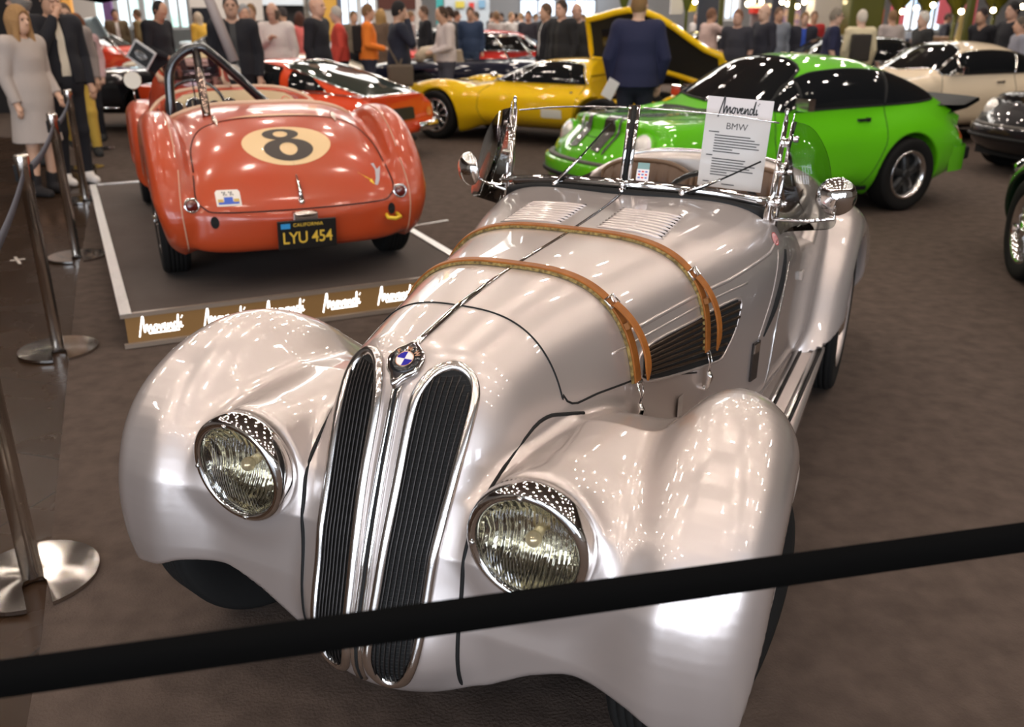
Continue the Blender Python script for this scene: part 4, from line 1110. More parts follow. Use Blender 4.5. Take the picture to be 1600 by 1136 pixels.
# low tinted screen
c = MB(); G = []
for v in np.linspace(0, 1, 6):
    row = []
    for a in np.linspace(-1, 1, 25):
        y_ = .32+.30*a; b = hd.pt(1.80-.10*a*a, y_, 'T') or (Vector((1.8, y_, .9)),); row.append(Vector((b[0].x-.10*v, y_, b[0].z+v*.22*sqrt(max(0, 1-a**4)))))
    G.append(row)
c.grid(G); part(c, 'aero_screen', pane_mat('violet tinted screen', (.52, .38, .44)), hl)
for y_, x_, z_ in ((.70, 1.35, 1.0), (-.02, 1.75, 1.02)):
    c = MB(); M = frame_at((x_, y_, z_), (-1, 0, .1)); c.lathe([(.0001, -.035), (.03, -.03), (.055, -.012), (.060, .002), (.056, .006)], M=M, n=28); c.tube([(x_+.01, y_, z_-.05), (x_+.02, y_, z_-.14)], .007, n=6); mo_ = part(c, 'race_mirror', M_BLKG if y_ < 0 else mat('worn chrome'), hl)
    c = MB(); c.lathe([(.055, .006), (.0001, .006)], M=M, n=24); part(c, 'mirror_glass', mat('frosted mirror', (.36, .30, .23), rough=.35, metal=.6), mo_)

# ------------------------------------------------------------------ rear engined coupes
def coupe_field(wr=.835, flare=0.):
    def f(x, y, z):
        y = np.abs(y)
        w = pch(x, [-1.0, -.8, -.3, .3, 1.2, 2.0, 2.6, 2.85, 3.02], [.56, .68, .765, .785, .79, .775, .715, .64, .50])
        zt = pch(x, [-1.0, -.85, -.6, -.2, .3, 1.2, 1.7, 2.1, 2.5, 2.8, 3.0], [.52, .66, .80, .90, .93, .92, .86, .77, .665, .56, .42])
        zb = pch(x, [-1.0, -.6, 0, 2.4, 3.0], [.30, .22, .20, .20, .26])
        hull = sellip(y, z, w, zt, zb, pch(x, [-1, 0, 3], [.48, .52, .42]), 3.0, 4.5)
        # front wings running back from the lamps
        t = np.clip((2.66-x)/1.0, 0, 1); d = np.sqrt((y-(.575+.05*t))**2+((z-(.60+.15*t))*1.0)**2)-(.165-.03*t)
        wing = smax(smax(d, x-2.68-.35*(z-.66)*-1, .03), 1.5-x, .2)
        # rear haunch
        q = np.sqrt(((x-.02)/.72)**2+((y-.60)/(.235+flare))**2+((z-.50)/.40)**2); hn = (q-1)*.235
        fw = np.sqrt(((x-2.27)/.60)**2+((y-.58)/(.215))**2+((z-.44)/.36)**2); fn = (fw-1)*.215
        gz = pch(x, [-1.05, -.7, -.35, 0, .4, .75, 1.05, 1.35, 1.75], [.64, .90, 1.08, 1.20, 1.295, 1.315, 1.285, 1.13, .86])
        gw = pch(x, [-1.05, -.5, .2, 1.1, 1.8], [.50, .63, .70, .705, .66])
        gh = sellip(y, z, gw, gz, .4, .76, 2.7, 3.)
        b = smin(smin(hull, wing, .07), smin(hn, fn, .02), .05)
        b = smin(b, gh, .05)
        b = smax(b, (x-pch(z, [.15, .42, .56, .75], [2.84, 2.93, 2.88, 2.70])+.32*y*y)*.9, .07)
        b = smax(b, (-.93+.25*y*y-.12*(z-.5))-x, .05)
        for xc, rr in ((0., .365), (2.27, .345)): b = smax(b, -rext(np.sqrt((x-xc)**2+(z-.31)**2)-rr, .50-y, .02), .02)
        return b
    return f
SIDEGL = [(1.50, .925), (1.30, 1.075), (1.12, 1.155), (.95, 1.185), (.6, 1.20), (.2, 1.17), (-.05, 1.115), (-.26, 1.04), (-.38, .98), (-.40, .95), (-.38, .93), (0, .915), (.8, .905), (1.40, .895)]
def coupe(name, label, X, Y, head, m, h=.02, wheelst='fuchs', stripes=False, chrome=False, spoiler=False, board=False, sides=(1, -1)):
    t, d = car(name, label, X, Y, head, coupe_field(), (-1.1, -.03, .12), (3.1, .88, 1.36), h, m)
    for s2, sd in ((1, 'L'), (-1, 'R')):
        if s2 not in sides: continue
        c = MB(); d.panel(c, crom(SIDEGL, 3, True), sd, .007, .05); part(c, 'side_window', M_WIN, t)
        c = MB(); L = d.line(crom(SIDEGL+[SIDEGL[0]], 3), sd, .004, .05); c.tube([p for p, _ in L], .009, n=6); part(c, 'window_trim', M_CHR if chrome else M_BLK, t)
        for a in ([(.30, .91), (.27, 1.0), (.20, 1.165)], [(1.22, .90), (1.20, 1.10)]): c = MB(); L = d.line(a, sd, .008, .05); c.tube([p for p, _ in L], .014, n=6); part(c, 'window_pillar', M_CHR if chrome else M_BLK, t)
        c = MB(); d.seam(c, [(1.46, .90), (1.52, .70), (1.50, .45), (1.42, .27), (.50, .25), (.42, .40), (.32, .62), (.30, .90)], sd, .004, step=.05); part(c, 'door_shut_line', M_BLK, t)
        c = MB(); h_ = d.pt(.56, .80, sd, .01)[0]; c.box(h_, (.11, .03, .025)); c.box(h_+Vector((-.06, 0, 0)), (.03, .04, .035)); part(c, 'door_handle', M_CHR if chrome else M_BLKG, t, bevel=.004)
        c = MB(); L = d.line([(.42, .235), (1.85, .225)], sd, .008, .1); c.tube([p for p, _ in L], .022, n=8, flat=(1, .7)); part(c, 'sill_trim', M_BLK, t)
        h_ = d.pt(1.32, .90, sd, .0)[0]; c = MB(); c.tube([h_, h_+Vector((.0, .07*s2, .02)), h_+Vector((0, .10*s2, .04))], [.016, .012, .02], n=8); c.box(h_+Vector((-.0, .155*s2, .06)), (.07, .15, .095)); part(c, 'door_mirror', M_CHR, t, bevel=.02)
        A = Vector((.93, .12*s2, .32)).normalized(); HM = frame_at((2.665, .575*s2, .665), A)
        c = MB(); c.lathe([(.12, -.06), (.124, -.01), (.118, .006), (.106, .008)], M=HM, n=36); ho_ = part(c, 'headlight', M_CHR if chrome else m, t)
        c = MB(); c.lathe([(.107, .006), (.09, .026), (.05, .042), (.0001, .048)], M=HM, n=32); part(c, 'lens', mat('milky headlight lens', (.75, .72, .66), rough=.12, metal=.3, coat=1), ho_)
        c = MB(); h_ = d.pt(-.80, .62, sd, .0)[0]; d.panel(c, [(-.86, .58), (-.70, .58), (-.74, .68), (-.84, .68)], sd, .006, .05); part(c, 'side_marker', mat('amber lens', (.75, .16, .01), rough=.2, coat=1), t)
        c = MB(); c.box((-.90, .60*s2, .44), (.09, .12, .12)); part(c, 'bumper_bellows', M_BLK, t, bevel=.02)
    c = MB(); d.panel(c, crom([(1.64, .0), (1.60, .30), (1.50, .56), (1.44, .585), (1.14, .50), (1.06, .40), (1.02, 0), (1.06, -.40), (1.14, -.50), (1.44, -.585), (1.50, -.56), (1.60, -.30)], 3, True), 'T', .004, .06); part(c, 'windscreen', M_WIN, t)
    c = MB(); L = d.line(crom([(1.64, .0), (1.60, .30), (1.50, .56), (1.44, .585), (1.14, .50), (1.06, .40), (1.02, 0), (1.06, -.40), (1.14, -.50), (1.44, -.585), (1.50, -.56), (1.60, -.30), (1.64, 0)], 3), 'T', .005, .06); c.tube([p for p, _ in L], .010, n=6); part(c, 'windscreen_seal', M_CHR if chrome else M_BLK, t)
    c = MB(); d.panel(c, [(.0, .45), (.03, 0), (.0, -.45), (-.45, -.47), (-.52, 0), (-.45, .47)], 'T', .004, .06); part(c, 'rear_window', M_WIN, t)
    c = MB(); d.seam(c, [(1.68, .52), (2.2, .44), (2.6, .36), (2.74, .2), (2.76, 0), (2.74, -.2), (2.6, -.36), (2.2, -.44), (1.68, -.52)], 'T', .004, step=.05); part(c, 'bonnet_shut_line', M_BLK, t)
    # front bumper
    c = MB(); BP = [(2.42, .80), (2.62, .765), (2.80, .68), (2.92, .50), (2.985, .25), (3.0, 0)]; BP = BP+[(a, -b) for a, b in BP[-2::-1]]
    P = [tuple(p) for p in crom(BP, 4)]
    c.grid([[Vector((x-dx*(1 if x > 2.5 else .3), y*(1-dy), z)) for x, y in P] for dx, dy, z in ((.10, .06, .52), (.01, .0, .515), (.0, 0, .50), (.0, 0, .40), (.03, .01, .33), (.12, .03, .26))])
    bo = part(c, 'front_bumper', m, t)
    c = MB(); c.tube([Vector((x*1.003, y*1.004, .405)) for x, y in P], .020, n=8, flat=(1, .6)); part(c, 'bumper_strip', M_BLK, bo)
    c = MB(); c.tube([Vector((x-.055, y*.955, .525)) for x, y in P], .030, n=8, flat=(.6, 1)); part(c, 'bumper_gasket', mat('grey rubber', (.08, .07, .06), rough=.6), bo)
    c = MB(); BP = [(-.55, .76), (-.75, .72), (-.90, .62), (-.96, .3), (-.97, 0)]; BP = BP+[(a, -b) for a, b in BP[-2::-1]]
    P = [tuple(p) for p in crom(BP, 4)]; c.grid([[Vector((x, y, z)) for x, y in P] for z in (.52, .5, .36, .30)]); part(c, 'rear_bumper', m, t)
    if stripes:
        ms = mat('black brown stripe', (.022, .016, .010), rough=.3, coat=1)
        for a, b in ((.10, .235), (.27, .30), (-.235, -.10), (-.30, -.27)):
            for x0, x1 in ((1.78, 2.10), (2.13, 2.44), (2.48, 2.84)):
                c = MB(); d.panel(c, [(x0, a), (x1, a*.98), (x1, b*.98), (x0, b)], 'T', .007, .03); part(c, 'bonnet_stripe', ms, t)
        c = MB(); d.panel(c, [(1.70, -.50), (1.76, -.50), (1.79, 0), (1.76, .50), (1.70, .50), (1.73, 0)], 'T', .004, .05); part(c, 'scuttle_grille', M_BLK, t)
    if spoiler:
        c = MB(); G = []
        for y in np.linspace(-.62, .62, 15):
            e = (abs(y)/.62)**3
            G.append([Vector((-.45, y, .93-.05*e)), Vector((-.80, y, .90-.03*e)), Vector((-1.08+.10*e, y, .93)), Vector((-1.10+.1*e, y, .90)), Vector((-.95+.1*e, y, .84)), Vector((-.6, y, .80))])
        c.grid(G); part(c, 'rear_spoiler', M_BLK, t)
    c = MB(); c.tube([(-.9, .25, .22), (-1.02, .25, .22)], .03, n=10); part(c, 'exhaust_tip', M_CHR, t)
    for xc, R_, W_, yy in ((0., .318, .21, .715), (2.27, .312, .18, .685)):
        for s2 in (1, -1): wheel(t, (xc, yy*s2, R_), R_, W_, wheelst, s2, rimR=.205, tread=False)
    c = MB(); c.box((1.1, 0, .24), (3.4, 1.1, .1)); part(c, 'underfloor', M_DARK, t)
    return t, d
m_gr = paint('vivid green paint', (.11, .48, .006), rough=.4)
gc, gd = coupe('green_coupe', 'vivid green rear engined coupe with black bonnet stripes behind the silver roadster', 3.12, 8.58, 206.2, m_gr, .018, 'fuchs', True, False, True)
m_cm = paint('cream paint', (.70, .58, .42), rough=.4)
cc_, cd = coupe('cream_coupe', 'cream coupe with wire style rear wheel behind the green coupe', 6.95, 13.5, 197, m_cm, .028, 'wire', chrome=True, spoiler=False)
m_bk = paint('gloss black paint', (.008, .008, .010), rough=.3)
bc, bd2 = coupe('black_coupe', 'gloss black coupe nose with round headlight at the right edge', 8.12, 10.45, 194, m_bk, .028, 'fuchs')

# ------------------------------------------------------------------ yellow mid engined coupe, engine lids raised
m_ye = paint('bright yellow paint', (.80, .50, .005), rough=.4)
def wedge_field(x, y, z):
    y = np.abs(y)
    w = pch(x, [-1.0, -.6, 0, 1.2, 2.2, 2.8, 3.2], [.80, .87, .90, .87, .86, .80, .66])
    zt = pch(x, [-1.0, -.5, 0, .5, 1.2, 1.8, 2.4, 2.9, 3.25], [.66, .76, .80, .78, .78, .77, .72, .62, .50])
    hull = sellip(y, z, w, zt, pch(x, [-1, 0, 2.5, 3.2], [.28, .18, .18, .28]), .50, 3.4, 3.2)
    fw = np.sqrt(((x-2.45)/.75)**2+((y-.66)/.20)**2+((z-.44)/.36)**2); fn = (fw-1)*.2
    gz = pch(x, [.05, .3, .6, 1.0, 1.75, 1.95], [1.06, 1.09, 1.10, 1.08, .80, .72]); gw = pch(x, [.1, 1.2, 1.9], [.72, .72, .70])
    gh = sellip(y, z, gw, gz, .4, .72, 2.7, 3.); gh = smax(gh, (.16+(z-.8)*.45)-x, .03)
    b = smin(smin(hull, fn, .05), gh, .04)
    b = smax(b, x-3.22+.25*y*y, .06); b = smax(b, -.98-x, .05)
    bay = rext(polysd(x, z, [(.12, .52), (.22, .84), (-.80, .84), (-.75, .52)]), y-.74, .03); b = smax(b, -bay, .02)
    bay = rext(polysd(x, z, [(.12, .62), (.22, .90), (-.80, .90), (-.75, .62)]), y-.95, .03); b = smax(b, -np.maximum(bay, .64-z), .02)
    for xc in (0., 2.5): b = smax(b, -rext(np.sqrt((x-xc)**2+(z-.32)**2)-.36, .55-y, .02), .02)
    return b
yc_, yd = car('yellow_coupe', 'yellow mid engined coupe with its black lined rear engine covers raised', 1.50, 12.25, 150.5, wedge_field, (-1.1, -.03, .1), (3.3, .95, 1.18), .024, m_ye)
for s2, sd in ((1, 'L'), (-1, 'R')):
    c = MB(); yd.panel(c, [(1.66, .80), (1.05, 1.035), (.60, 1.05), (.36, 1.02), (.24, .80)], sd, .014, .05); part(c, 'side_window', M_WIN, yc_)
    c = MB(); L = yd.line([(1.68, .795), (1.05, 1.045), (.60, 1.06), (.35, 1.03), (.22, .79)], sd, .005, .06); c.tube([p for p, _ in L], .010, n=6); part(c, 'window_trim', M_CHR, yc_)
    c = MB(); L = yd.line([(1.30, .80), (.98, 1.04)], sd, .007, .06); c.tube([p for p, _ in L], .009, n=6); L = yd.line([(.44, .80), (.56, 1.04)], sd, .007, .06); c.tube([p for p, _ in L], .009, n=6); part(c, 'quarter_bar', M_CHR, yc_)
    c = MB(); yd.seam(c, [(1.62, .80), (1.78, .66), (1.80, .45), (1.70, .22)], sd, .004, step=.05); yd.seam(c, [(.26, .80), (.34, .5), (.40, .22)], sd, .004, step=.05); part(c, 'door_shut_line', M_BLK, yc_)
    c = MB(); h_ = yd.pt(.42, .70, sd, .004); c.lathe([(.0001, .014), (.018, .012), (.02, 0)], M=frame_at(h_[0], h_[1]), n=14); part(c, 'door_button', M_CHR, yc_)
    h_ = yd.pt(1.62, .82, sd, 0)[0]; c = MB(); c.tube([h_, h_+Vector((0, .08*s2, .04))], .012, n=8); c.sphere(h_+Vector((0, .13*s2, .06)), .055, 14, sc=(.9, 1, .8)); part(c, 'door_mirror', M_CHR, yc_)
h_ = yd.pt(.66, .44, 'L', .004)
decal(yd, 'L', .66, .44, .30, .11, 'paper_label', mat('paper label', (.72, .70, .60), rough=.6), yc_, .006, .05)
c = MB(); yd.panel(c, crom([(1.86, 0), (1.80, .5), (1.66, .62), (1.12, .53), (1.08, 0), (1.12, -.53), (1.66, -.62), (1.80, -.5)], 3, True), 'T', .012, .06); part(c, 'windscreen', M_WIN, yc_)
c = MB(); yd.seam(c, [(1.86, .66), (2.6, .60), (3.0, .5), (3.08, 0), (3.0, -.5), (2.6, -.60), (1.86, -.66)], 'T', .004, step=.06); part(c, 'bonnet_shut_line', M_BLK, yc_)
for xc in (0., 2.5):
    for s2 in (1, -1): wheel(yc_, (xc, .765*s2, .325), .325, .22, 'spoke', s2, rimR=.22, rimmat=M_CHR2, tread=False)
c = MB(); c.box((-.35, 0, .50), (.8, 1.4, .10)); c.tube([(-.6, .3, .62), (.1, .25, .66)], .05, n=8); c.tube([(-.6, -.3, .62), (.1, -.25, .66)], .05, n=8); part(c, 'engine', M_DARK, yc_)
# two lids, hinged along the spine, standing up like wings
for s2 in (1, -1):
    outer = MB(); inner = MB(); fr_ = MB()
    def lidp(u, v, off=0.):
        """u along the car from roof to tail, v from hinge to lower edge"""
        x = .50-1.80*u; zr = 1.09-.34*u**1.6
        a = radians(72 if s2 > 0 else 40); ln = (.66+.30*sin(pi*min(1, u*1.1))**1.5-.10*u)*v; bend = -.22*v*v
        yy = .03+ln*cos(a); zz = zr+ln*sin(a)+bend*ln
        return Vector((x, s2*(yy-off*sin(a)), zz+off*cos(a)))
    U = np.linspace(0, 1, 10); V_ = np.linspace(0, 1, 8)
    outer.grid([[lidp(u, v, .035) for v in V_] for u in U]); inner.grid([[lidp(u, v, 0.) for v in V_] for u in U])
    rim = [lidp(0, v, .0175) for v in V_]+[lidp(u, 1, .0175) for u in U[1:]]+[lidp(1, v, .0175) for v in V_[::-1][1:]]+[lidp(u, 0, .0175) for u in U[::-1][1:-1]]
    outer.tube(rim, .042, n=8, closed=True)
    lo_ = part(outer, 'engine_cover', m_ye, yc_); part(inner, 'cover_lining', mat('black lid lining', (.006, .006, .006), rough=.7), lo_)
    wn = MB(); wn.grid([[lidp(u, v, -.004) for v in (.25, .6)] for u in (.1, .4)]); part(wn, 'cover_window', M_WIN, lo_)
    c = MB(); c.tube([Vector((-.2, .66*s2, .78)), lidp(.35, .75)], .010, n=6); part(c, 'gas_strut', mat('ochre strut', (.45, .22, .02), rough=.4), yc_)

# ------------------------------------------------------------------ red fastback seen from behind
m_rd = paint('orange red paint', (.62, .055, .010), rough=.4)
def fast_field(x, y, z):
    y = np.abs(y)
    w = pch(x, [-.85, -.5, 0, 1.2, 2.2, 3.0], [.70, .78, .82, .82, .80, .62])
    zt = pch(x, [-.85, -.6, -.2, .4, 1.2, 1.8, 2.4, 3.0], [.68, .74, .79, .80, .78, .78, .72, .48])
    hull = sellip(y, z, w, zt, pch(x, [-.9, 0, 3], [.30, .18, .22]), .52, 3.2, 3.4)
    gz = pch(x, [-.75, -.4, 0, .5, .9, 1.2, 1.85], [.70, .85, .98, 1.09, 1.12, 1.09, .78]); gh = sellip(y, z, pch(x, [-.8, .4, 1.8], [.56, .66, .64]), gz, .4, .74, 2.8, 3.)
    b = smin(hull, gh, .04); b = smax(b, -.80+.12*(z-.5)-x, .04); b = smax(b, x-3.0+.25*y*y, .06)
    for xc in (0., 2.3): b = smax(b, -rext(np.sqrt((x-xc)**2+(z-.31)**2)-.35, .5-y, .02), .02)
    return b
rc, rd_ = car('red_fastback', 'orange red fastback coupe with glass hatch seen from its tail behind the race car', -2.02, 11.15, 152, fast_field, (-.95, -.03, .1), (3.1, .9, 1.2), .024, m_rd)
HG = crom([(.52, 0), (.50, .38), (.40, .48), (-.40, .52), (-.66, .44), (-.70, 0), (-.66, -.44), (-.40, -.52), (.40, -.48), (.50, -.38)], 3, True)
c = MB(); rd_.panel(c, HG, 'T', .005, .06); part(c, 'rear_hatch_glass', mat('green grey hatch glass', (.035, .045, .038), rough=.05, coat=.5), rc)
c = MB(); L = rd_.line(HG+[HG[0]], 'T', .006, .06); c.tube([p for p, _ in L], .016, n=6); part(c, 'hatch_trim', M_CHR, rc)
for s2, sd in ((1, 'L'), (-1, 'R')):
    c = MB(); rd_.panel(c, [(1.70, .80), (1.20, 1.03), (.85, 1.07), (.50, 1.03), (.42, .80)], sd, .014, .05); part(c, 'side_window', M_WIN, rc)
    c = MB(); rd_.panel(c, [(.30, .80), (.36, 1.00), (.05, .93), (-.22, .80)], sd, .014, .05); part(c, 'quarter_window', M_WIN, rc)
    c = MB(); L = rd_.line([(-.72, .74), (-.2, .775), (.4, .79), (1.75, .79)], sd, .004, .08); c.tube([p for p, _ in L], .010, n=6); part(c, 'waist_trim', M_CHR, rc)
    c = MB(); rd_.panel(c, ell(.58*s2, .52, .06, .055, 16), 'B', .01, .05); part(c, 'tail_lamp', mat('amber tail lens', (.60, .15, .03), rough=.2, coat=1), rc)
    c = MB(); c.tube([(-.60, .83*s2, .37), (-.78, .78*s2, .37), (-.87, .62*s2, .37), (-.89, .34*s2, .37), (-.86, .28*s2, .37)], .045, n=10, flat=(1.2, .7)); part(c, 'rear_bumper', M_CHR, rc)
c = MB(); rd_.panel(c, [(-.26, .46), (.26, .46), (.26, .60), (-.26, .60)], 'B', .012, .06); part(c, 'number_plate', mat('plate dark', (.02, .022, .018), rough=.4), rc)
c = MB(); rd_.panel(c, crom([(1.85, 0), (1.76, .52), (1.22, .47), (1.18, 0), (1.22, -.47), (1.76, -.52)], 3, True), 'T', .012, .06); part(c, 'windscreen', M_WIN, rc)
c = MB(); c.tube([(-.86, .2, .28), (-.98, .2, .28)], .03, n=10); c.tube([(-.86, .3, .28), (-.98, .3, .28)], .03, n=10); part(c, 'exhaust_tips', M_CHR, rc)
for xc in (0., 2.3):
    for s2 in (1, -1): wheel(rc, (xc, .70*s2, .315), .315, .18, 'spoke', s2, rimR=.20, tread=False)

# ------------------------------------------------------------------ dark car at the right edge, seen along its flank
m_dg = paint('very dark green paint', (.006, .018, .008), rough=.3)
def flank_field(x, y, z):
    y = np.abs(y)
    w = pch(x, [-1.0, -.5, 0, 1.2, 2.2, 3.0], [.62, .74, .80, .76, .76, .5]); zt = pch(x, [-1.0, -.6, 0, .6, 1.2, 1.8, 3.0], [.55, .70, .80, .86, .90, .92, .55])
    hull = sellip(y, z, w, zt, .20, .52, 3., 3.2)
    q = np.sqrt(((x-.02)/.62)**2+((y-.62)/.23)**2+((z-.48)/.36)**2); b = smin(hull, (q-1)*.23, .05)
    b = smax(b, -.98-x, .05); b = smax(b, x-3.0+.25*y*y, .06)
    ck = rext(polysd(x, z, [(.7, .5), (.7, 1.3), (1.9, 1.3), (1.9, .5)]), y-.55, .1); b = smax(b, -ck, .03)
    for xc in (0., 2.3): b = smax(b, -rext(np.sqrt((x-xc)**2+(z-.33)**2)-.375, .5-y, .02), .02)
    return b
fc, fd = car('dark_roadster', 'very dark green sports car cut off by the right edge of the photo', 4.07, 5.50, 258, flank_field, (-1.1, -.03, .1), (3.1, .9, 1.0), .024, m_dg)
for xc in (0., 2.3):
    for s2 in (1, -1): wheel(fc, (xc, .70*s2, .335), .335, .19, 'wire', s2, rimR=.225, tread=False)
c = MB(); fd.seam(c, [(-.3, .62), (1.2, .52), (2.0, .50)], 'R', .008, step=.1); part(c, 'side_trim', M_CHR, fc)
for s2 in (1, -1):
    c = MB(); c.lathe([(.0001, .05), (.05, .04), (.075, .0), (.07, -.03)], axis='x', c=(-.93, .55*s2, .58), n=20, M=Matrix.Scale(-1, 3, (1, 0, 0))); part(c, 'tail_lamp', M_CHR, fc)

# ------------------------------------------------------------------ black open car behind the rope line
def open_field(x, y, z):
    y = np.abs(y)
    w = pch(x, [-1.2, -.7, 0, 1.2, 2.4, 3.3], [.66, .80, .86, .86, .84, .68]); zt = pch(x, [-1.2, -.6, .2, 1.6, 2.6, 3.3], [.78, .88, .90, .94, .90, .70])
    b = sellip(y, z, w, zt, .24, .58, 4., 4.); b = smax(b, -1.15-x, .07); b = smax(b, x-3.3+.2*y*y, .08)
    ck = rext(polysd(x, z, [(.0, .6), (.0, 1.3), (1.55, 1.3), (1.55, .6)]), y-.68, .1); b = smax(b, -ck, .03)
    for xc in (0., 2.6): b = smax(b, -rext(np.sqrt((x-xc)**2+(z-.34)**2)-.385, .6-y, .02), .02)
    return b
def open_car(name, label, X, Y, head, m, inner=(.02, .02, .02), h=.035, cover=None):
    t, d = car(name, label, X, Y, head, open_field, (-1.25, -.03, .15), (3.4, .95, 1.05), h, m)
    c = MB()
    G = [[Vector((1.62-.28*v, y*(1-.12*v), .93+.36*v)) for y in np.linspace(-.66, .66, 9)] for v in (0, .5, 1)]; c.grid(G); part(c, 'windscreen', M_PANE2, t)
    c = MB(); c.tube([G[0][0], G[2][0], G[2][4], G[2][8], G[0][8], G[0][4]], .020, n=8, closed=True); part(c, 'windscreen_frame', M_CHR, t)
    for s2 in (1, -1):
        c = MB(); L = d.line([(-1.1, .36), (3.1, .36)], 'L' if s2 > 0 else 'R', .004, .2); c.tube([p for p, _ in L], .016, n=6); part(c, 'flank_trim', M_CHR, t)
        c = MB(); L = d.line([(.4, .80), (.56, .80)], 'L' if s2 > 0 else 'R', .012, .05); c.tube([p for p, _ in L], .012, n=6); part(c, 'door_handle', M_CHR, t)
        c = MB(); c.lathe([(.0001, .06), (.06, .045), (.09, .0), (.1, -.03)], axis='x', c=(3.22, .58*s2, .60), n=18); part(c, 'headlight', mat('milky headlight lens'), t)
        for xc in (0., 2.6): wheel(t, (xc, .72*s2, .34), .34, .17, 'steel', s2, rimmat=M_CHR2, tread=False)
        c = MB(); 
        for k in range(7): c.box((.25+.0*k, .33*s2+(k-3)*.075, .82), (.12, .07, .42), Matrix.Rotation(-.2, 3, 'Y'))
        part(c, 'seat_back', mat('seat '+name, inner, rough=.5), t, bevel=.02)
    if cover:
        c = MB(); c.tube([(-.05, -.70, .93), (-.10, -.4, .99), (-.12, 0, 1.0), (-.10, .4, .99), (-.05, .70, .93)], .11, n=12, flat=(1, .8)); part(c, 'folded_hood', mat('beige tonneau', cover, rough=.7), t)
    c = MB(); c.tube([(3.28, -.78, .42), (3.38, -.4, .42), (3.40, 0, .42), (3.38, .4, .42), (3.28, .78, .42)], .04, n=8); c.tube([(-1.12, -.78, .45), (-1.22, 0, .45), (-1.12, .78, .45)], .04, n=8); part(c, 'bumper', M_CHR, t)
    return t
oc = open_car('black_convertible', 'long black open car parked behind the rope posts at the left', -5.35, 14.1, 10, m_bk)
m_nv = paint('dark navy paint', (.006, .008, .022), rough=.3)
nc = open_car('navy_convertible', 'dark navy convertible with beige folded hood beyond the yellow coupe', -1.4, 17.2, -18, m_nv, (.35, .27, .18), cover=(.42, .34, .24))
iv = open_car('ivory_convertible', 'ivory open car with cream seats behind the bald man', -6.2, 18.0, 6, paint('ivory paint', (.72, .64, .50)), (.62, .50, .30))

# ------------------------------------------------------------------ far cars: two shapes, repeated in other colours
def saloon_field(x, y, z):
    y = np.abs(y)
    w = pch(x, [-1.1, -.6, 0, 1.2, 2.4, 3.1], [.62, .76, .80, .80, .78, .62]); zt = pch(x, [-1.1, -.5, .2, 1.6, 2.4, 3.1], [.74, .88, .92, .92, .88, .66])
    b = sellip(y, z, w, zt, .22, .55, 3., 3.4)
    gz = pch(x, [-.7, -.3, .1, .8, 1.25, 1.8], [.88, 1.12, 1.30, 1.34, 1.28, .90]); gh = sellip(y, z, .70, gz, .4, .8, 3., 3.); b = smin(b, gh, .05)
    b = smax(b, -1.05-x, .08); b = smax(b, x-3.1+.25*y*y, .08)
    for xc in (0., 2.4): b = smax(b, -rext(np.sqrt((x-xc)**2+(z-.33)**2)-.37, .55-y, .02), .02)
    return b
def far_car(name, label, X, Y, head, m, group=None):
    t, d = car(name, label, X, Y, head, saloon_field, (-1.2, -.03, .12), (3.2, .92, 1.4), .05, m, group=group)
    for s2, sd in ((1, 'L'), (-1, 'R')):
        c = MB(); d.panel(c, [(1.52, .93), (1.15, 1.20), (.8, 1.26), (.1, 1.24), (-.25, 1.10), (-.42, .93)], sd, .018, .09); part(c, 'side_window', M_WIN, t)
        c = MB(); L = d.line([(1.58, .92), (1.15, 1.22), (.8, 1.28), (.1, 1.26), (-.27, 1.12), (-.48, .92), (1.58, .92)], sd, .008, .12); c.tube([p for p, _ in L], .014, n=6); part(c, 'window_trim', M_CHR, t)
        c = MB(); c.lathe([(.0001, .05), (.07, .035), (.10, 0), (.11, -.05)], axis='x', c=(3.0, .56*s2, .60), n=16); part(c, 'headlight', mat('milky headlight lens'), t)
        for xc in (0., 2.4): wheel(t, (xc, .68*s2, .33), .33, .17, 'steel', s2, rimmat=M_CHR2, tread=False)
    for a in ([(1.66, 0), (1.60, .56), (1.32, .50), (1.28, 0), (1.32, -.50), (1.60, -.56)], [(-.14, 0), (-.12, .50), (-.50, .54), (-.56, 0), (-.50, -.54), (-.12, -.50)]):
        c = MB(); d.panel(c, crom(a, 3, True), 'T', .018, .09); part(c, 'windscreen' if a[0][0] > 0 else 'rear_window', M_WIN, t)
    c = MB(); c.tube([(3.05, -.7, .42), (3.2, 0, .42), (3.05, .7, .42)], .045, n=8); c.tube([(-1.0, -.7, .45), (-1.12, 0, .45), (-1.0, .7, .45)], .045, n=8); part(c, 'bumper', M_CHR, t)
    return t
FP = far_car('saloon_car', 'white coupe in the far row behind the teal blue coupe', -5.35, 24.6, 178, paint('far white', (.62, .60, .58)))
def far_copy(label, X, Y, head, pname, pcol, group=None):
    c = copy_tree(FP); c.location = (X, Y, .006); c.rotation_euler = (0, 0, radians(head)); c['label'] = label
    if group: c['group'] = group
    m = paint(pname, pcol)
    for ch in list(COL.objects):
        if ch.parent is c and ch.name.startswith('body'): ch.material_slots[0].link = 'OBJECT'; ch.material_slots[0].material = m
    return c
